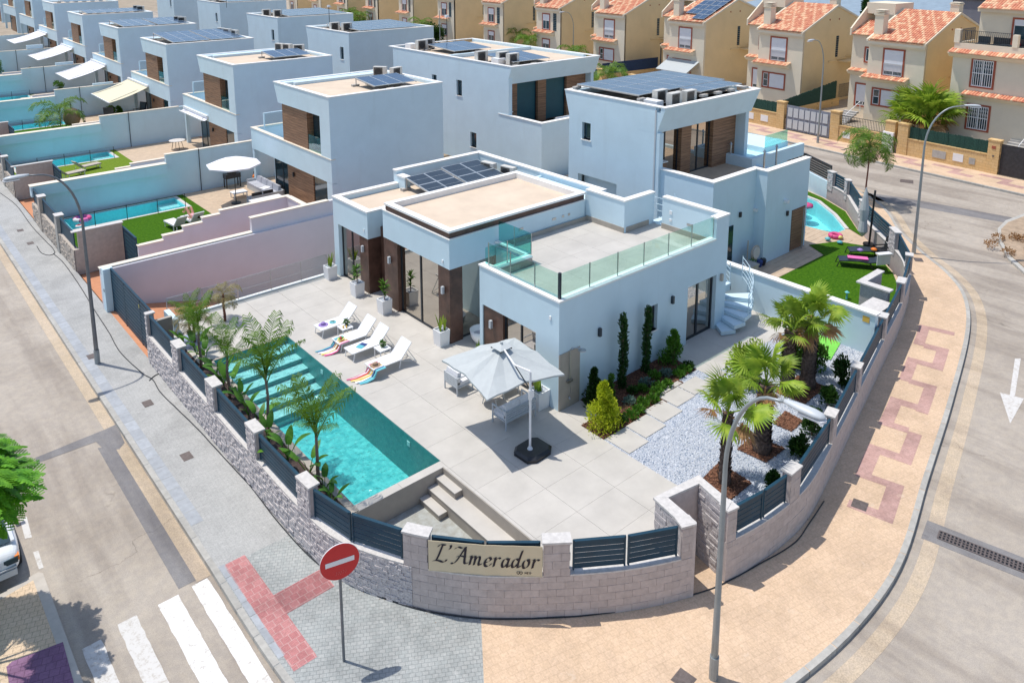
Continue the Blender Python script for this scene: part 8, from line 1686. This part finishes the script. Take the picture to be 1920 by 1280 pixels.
for k, (x, y, m2) in enumerate(gcov):
    q = 'silvery' if m2 == 'leafs' else ('dark green' if m2 == 'leafd' else 'bright green')
    t = thing('ground_plant', q+' low plant '+gl_[k], 'plant', (x, y, 0), 0, 'low plants in the bark bed'); obj('foliage', clump(MB(), (0,0,.08), rnd.uniform(.16,.22), 170, .11, .6, .8), M[m2], t)
shrub('yellow green shrub with reddish top between stair and palms', 5.9, -3.0, 0, .65, 1.35, 3600, .11, 'leafw', 'shrub', 'shrub', None, .3, 'round', 22)
shrub('leafy shrub tangled behind the two far palms', 8.2, -3.55, 0, .6, 1.75, 3200, .11, 'leafg', 'shrub', 'shrub', None, .3, 'round', 20); shrub('small leafy shrub below the tallest palm', 8.6, -4.1, 0, .4, 1.1, 1300, .1, 'leafg', 'shrub', 'shrub', None, .3, 'round', 12)
for x, y, r, h, lb in ((8.25,-5.2,.36,.95,'dark oleander by the wall, nearest the white dividing wall'),(6.75,-5.5,.3,.6,'low dark oleander by the wall below the fence'),(4.9,-5.95,.34,.85,'dark oleander by the wall beside the lamp head'),(3.75,-6.15,.28,.5,'low oleander by the wall behind the middle fan palm'),(1.9,-6.5,.24,.45,'small oleander tip showing above the fence near the lamp')): shrub(lb, x, y, 0, r, h, 1100, .11, 'leafd', 'shrub', 'oleander', 'oleanders along the curved wall', .9, 'round', 12)
# ---- banana-like plants along the pool wall
def broad_plant(lab, x, y, z, n, H, grp='broad leaved plants along the pool wall'):
    t = thing('strelitzia', lab, 'plant', (x, y, z), rnd.uniform(0, 6), grp)
    for i in range(n):
        az = i*2.4+rnd.uniform(-.4,.4); L = H*rnd.uniform(.45,.75); til = rnd.uniform(.9,1.4); st2 = MB(); d = Vector((cos(az)*cos(til), sin(az)*cos(til), sin(til))); p1 = d*L*.75
        st2.beam((0,0,0), p1, .018); blade(st2, L*.95, L*rnd.uniform(.32,.42), az, til-.1, rnd.uniform(.5,1.5), 7, tuple(p1)); obj('leaf', st2, M['leafo'], t)
    return t
bl = ['below the palm nearest the gate','behind the first fence panel','under the second palm','at the corner of the pool steps','just before the second pillar','under the third palm','beside the third pillar','behind the third fence panel','under the middle palm','before the fourth pillar','with drooping leaves over the water','under the nearest palm','at the front end of the pool bed','behind the front pair of panels']
for k, (y, n, H) in enumerate(((12.0,4,.8),(11.2,5,1.0),(10.4,5,.9),(9.3,5,.85),(8.6,6,1.05),(7.9,5,1.0),(7.1,5,.95),(6.3,5,.8),(5.5,5,.85),(4.6,5,.8),(3.4,6,1.25),(2.4,5,1.0),(1.5,5,.75),(.9,5,.7))): broad_plant('broad leaved plant '+bl[k], -7.55+rnd.uniform(-.15,.2), y, -.03, n, H)
# ---- the big bright tree, lower left: a crown of feathery sprays
def spray(L=.8, n=15):
    mb = MB(); p = Vector((0,0,0)); a = .15; pts = [p.copy()]
    for i in range(8): p = p+Vector((cos(a),0,sin(a)))*L/8; a -= .11; pts.append(p.copy())
    mb.tube(pts, [.008]*9, 3, cap=False)
    for i in range(n):
        q = .12+.88*i/(n-1); k = min(7, int(q*8)); c = pts[k].lerp(pts[k+1], q*8-k); l = L*.34*math.sin(pi*(.12+.76*q))
        for s in (-1, 1):
            d = Vector((.66, s*.72, -.14)).normalized(); l2 = l*rnd.uniform(.85, 1.1); pz_ = Vector((-d.y, d.x, 0)).normalized()
            for j in range(5):
                cc = c+d*l2*(j+.4)/5; w = l2*.17*math.sin(pi*(.2+.13*j))
                mb.add([cc, cc+d*l2*.16+pz_*w, cc+d*l2*.30, cc+d*l2*.16-pz_*w-Vector((0,0,.01))], [(0,1,2,3)])
    return mb
SPR = [spray(rnd.uniform(.7,.95)).mesh('leaf_spray', M['leaft']) for _ in range(4)]
def feather_tree(lab, x, y, z, th, R, n):
    t = thing('feathery_tree', lab, 'tree', (x, y, z)); br = MB().tube([(0,0,0),(.05,0,th*.5),(0,0,th)], [.14,.11,.09], 8); obj('trunk', br, M['stem'], t)
    for i in range(12): a = i*.9; b2 = (R*.75*cos(a), R*.75*sin(a), th+R*rnd.uniform(.1,.8)); obj('limb', MB().tube([(0,0,th*.85), (b2[0]*.5, b2[1]*.5, b2[2]*.9), b2], [.05,.03,.012], 5), M['stem'], t)
    for i in range(n):
        a = rnd.uniform(0, 2*pi); b = rnd.uniform(-.55, 1); q = rnd.uniform(.35, 1)**.5; rr = R*q*math.sqrt(max(0, 1-b*b*.8))
        o = bpy.data.objects.new('leaf_spray', rnd.choice(SPR)); COL.objects.link(o); o.parent = t; o.location = (rr*cos(a), rr*sin(a), th+.35*R+R*.75*b*q); o.rotation_euler = (rnd.uniform(-.3,.3), rnd.uniform(-.2,.6), a+rnd.uniform(-.5,.5)); s = rnd.uniform(.8,1.3); o.scale = (s,s,s)
    return t
feather_tree('bright green feathery tree cut by the left edge above the white car', -15.85, 3.1, RD, 3.55, 1.3, 300)
def round_tree(lab, x, y, z, th, R, mt='leafd', n=3500, s=.28, grp=None, nm='tree'):
    t = thing(nm, lab, 'tree', (x, y, z), 0, grp); obj('trunk', MB().tube([(0,0,0),(.05,0,th)], [.12,.08], 6), M['stem'], t); mb = MB()
    for i in range(14): a = rnd.uniform(0,2*pi); q = rnd.random()**.5; clump(mb, (R*.6*q*cos(a), R*.6*q*sin(a), th+R*rnd.uniform(.1,1.3)), R*rnd.uniform(.35,.55), n//14, s)
    obj('crown', mb, M[mt], t); return t
gx, gy = G(816, 75, 1.0); round_tree('round dark green tree beside the slim pole up the street', gx, gy, -.5, 1.2, 1.7)
gx, gy = G(1622, 38, 6.0); shrub('narrow dark cypress between the tiled roofs', gx, gy, 0, .55, 8.3, 2600, .35, 'leafc', 'cypress', 'cypress', None, 1.4, 'col', 22)
hg = MB()
for px in range(648, 735, 5):
    gx, gy = G(px, 41, 1.0); clump(hg, (gx, gy, .8), .9, 150, .3)
tag(obj('hedge', hg, M['leafd']), 'dark hedge along the street near the top centre', 'hedge')
for px, lb in ((765, 'yellow green shrub behind the double house roof, left'), (783, 'yellow green shrub behind the double house roof, right')):
    gx, gy = G(px, 66, 1.2); round_tree(lb, gx, gy, -.3, .4, .9, 'leafy' if px == 765 else 'leafg', 1500, .2, nm='shrub')
# plants on the left plots
for x, y, r, h, m2, lb in ((-7.9, 48.9, .35, .8, 'leafg', 'spiky plant in the street corner of the second left plot'), (1.6, 76.0, .5, 1.6, 'leafg', 'dark leafy plant beside the fourth left porch'), (-1.6, 91.6, .75, 2.0, 'leafg', 'bushy tree in a white pot on the fifth left plot'), (1.5, 91.0, .5, 1.2, 'leafd', 'dark plant under the fifth left awning'), (3.0, 62.6, .5, .9, 'leafg', 'leafy plant behind the dark padded chairs'), (3.9, 62.9, .25, .9, 'leafg', 'small plant by the white porch pillar')):
    shrub(lb, x, y, -1+(.5 if y > 85 else .2 if y > 70 else 0), r, h, 900, .16, m2, 'plant', 'plant', None, .5, 'round', 10)
# dry tufts on the roundabout island
for k in range(7):
    a = k*1.1; t = thing('dry_bush', 'dry brown bush on the roundabout island, '+['nearest the kerb tip','just behind the front one','in the middle left','in the middle','towards the back','at the far side','rightmost, cut by the frame'][k], 'bush', (cen[0]-1.5+1.3*cos(a), cen[1]+1.0*sin(a), RD+.17), 0, 'dry bushes on the roundabout island'); obj('foliage', clump(MB(), (0,0,.12), .3, 160, .1, .6), M['dry'], t)
# dead leaves and dust specks on terrace and pavements
lt = MB()
for i in range(420):
    s_ = rnd.uniform(0, we); p = WALL.off(s_, -rnd.random()**2*.35-.03); a = rnd.uniform(0, 6); l = rnd.uniform(.008, .022)
    lt.add([(p[0]+l*cos(a), p[1]+l*sin(a), ST+.006), (p[0]-l*sin(a)*.5, p[1]+l*cos(a)*.5, ST+.012), (p[0]-l*cos(a), p[1]-l*sin(a), ST+.006)], [(0,1,2)])
obj('fallen_leaves', lt, M['dry'], kind='stuff')
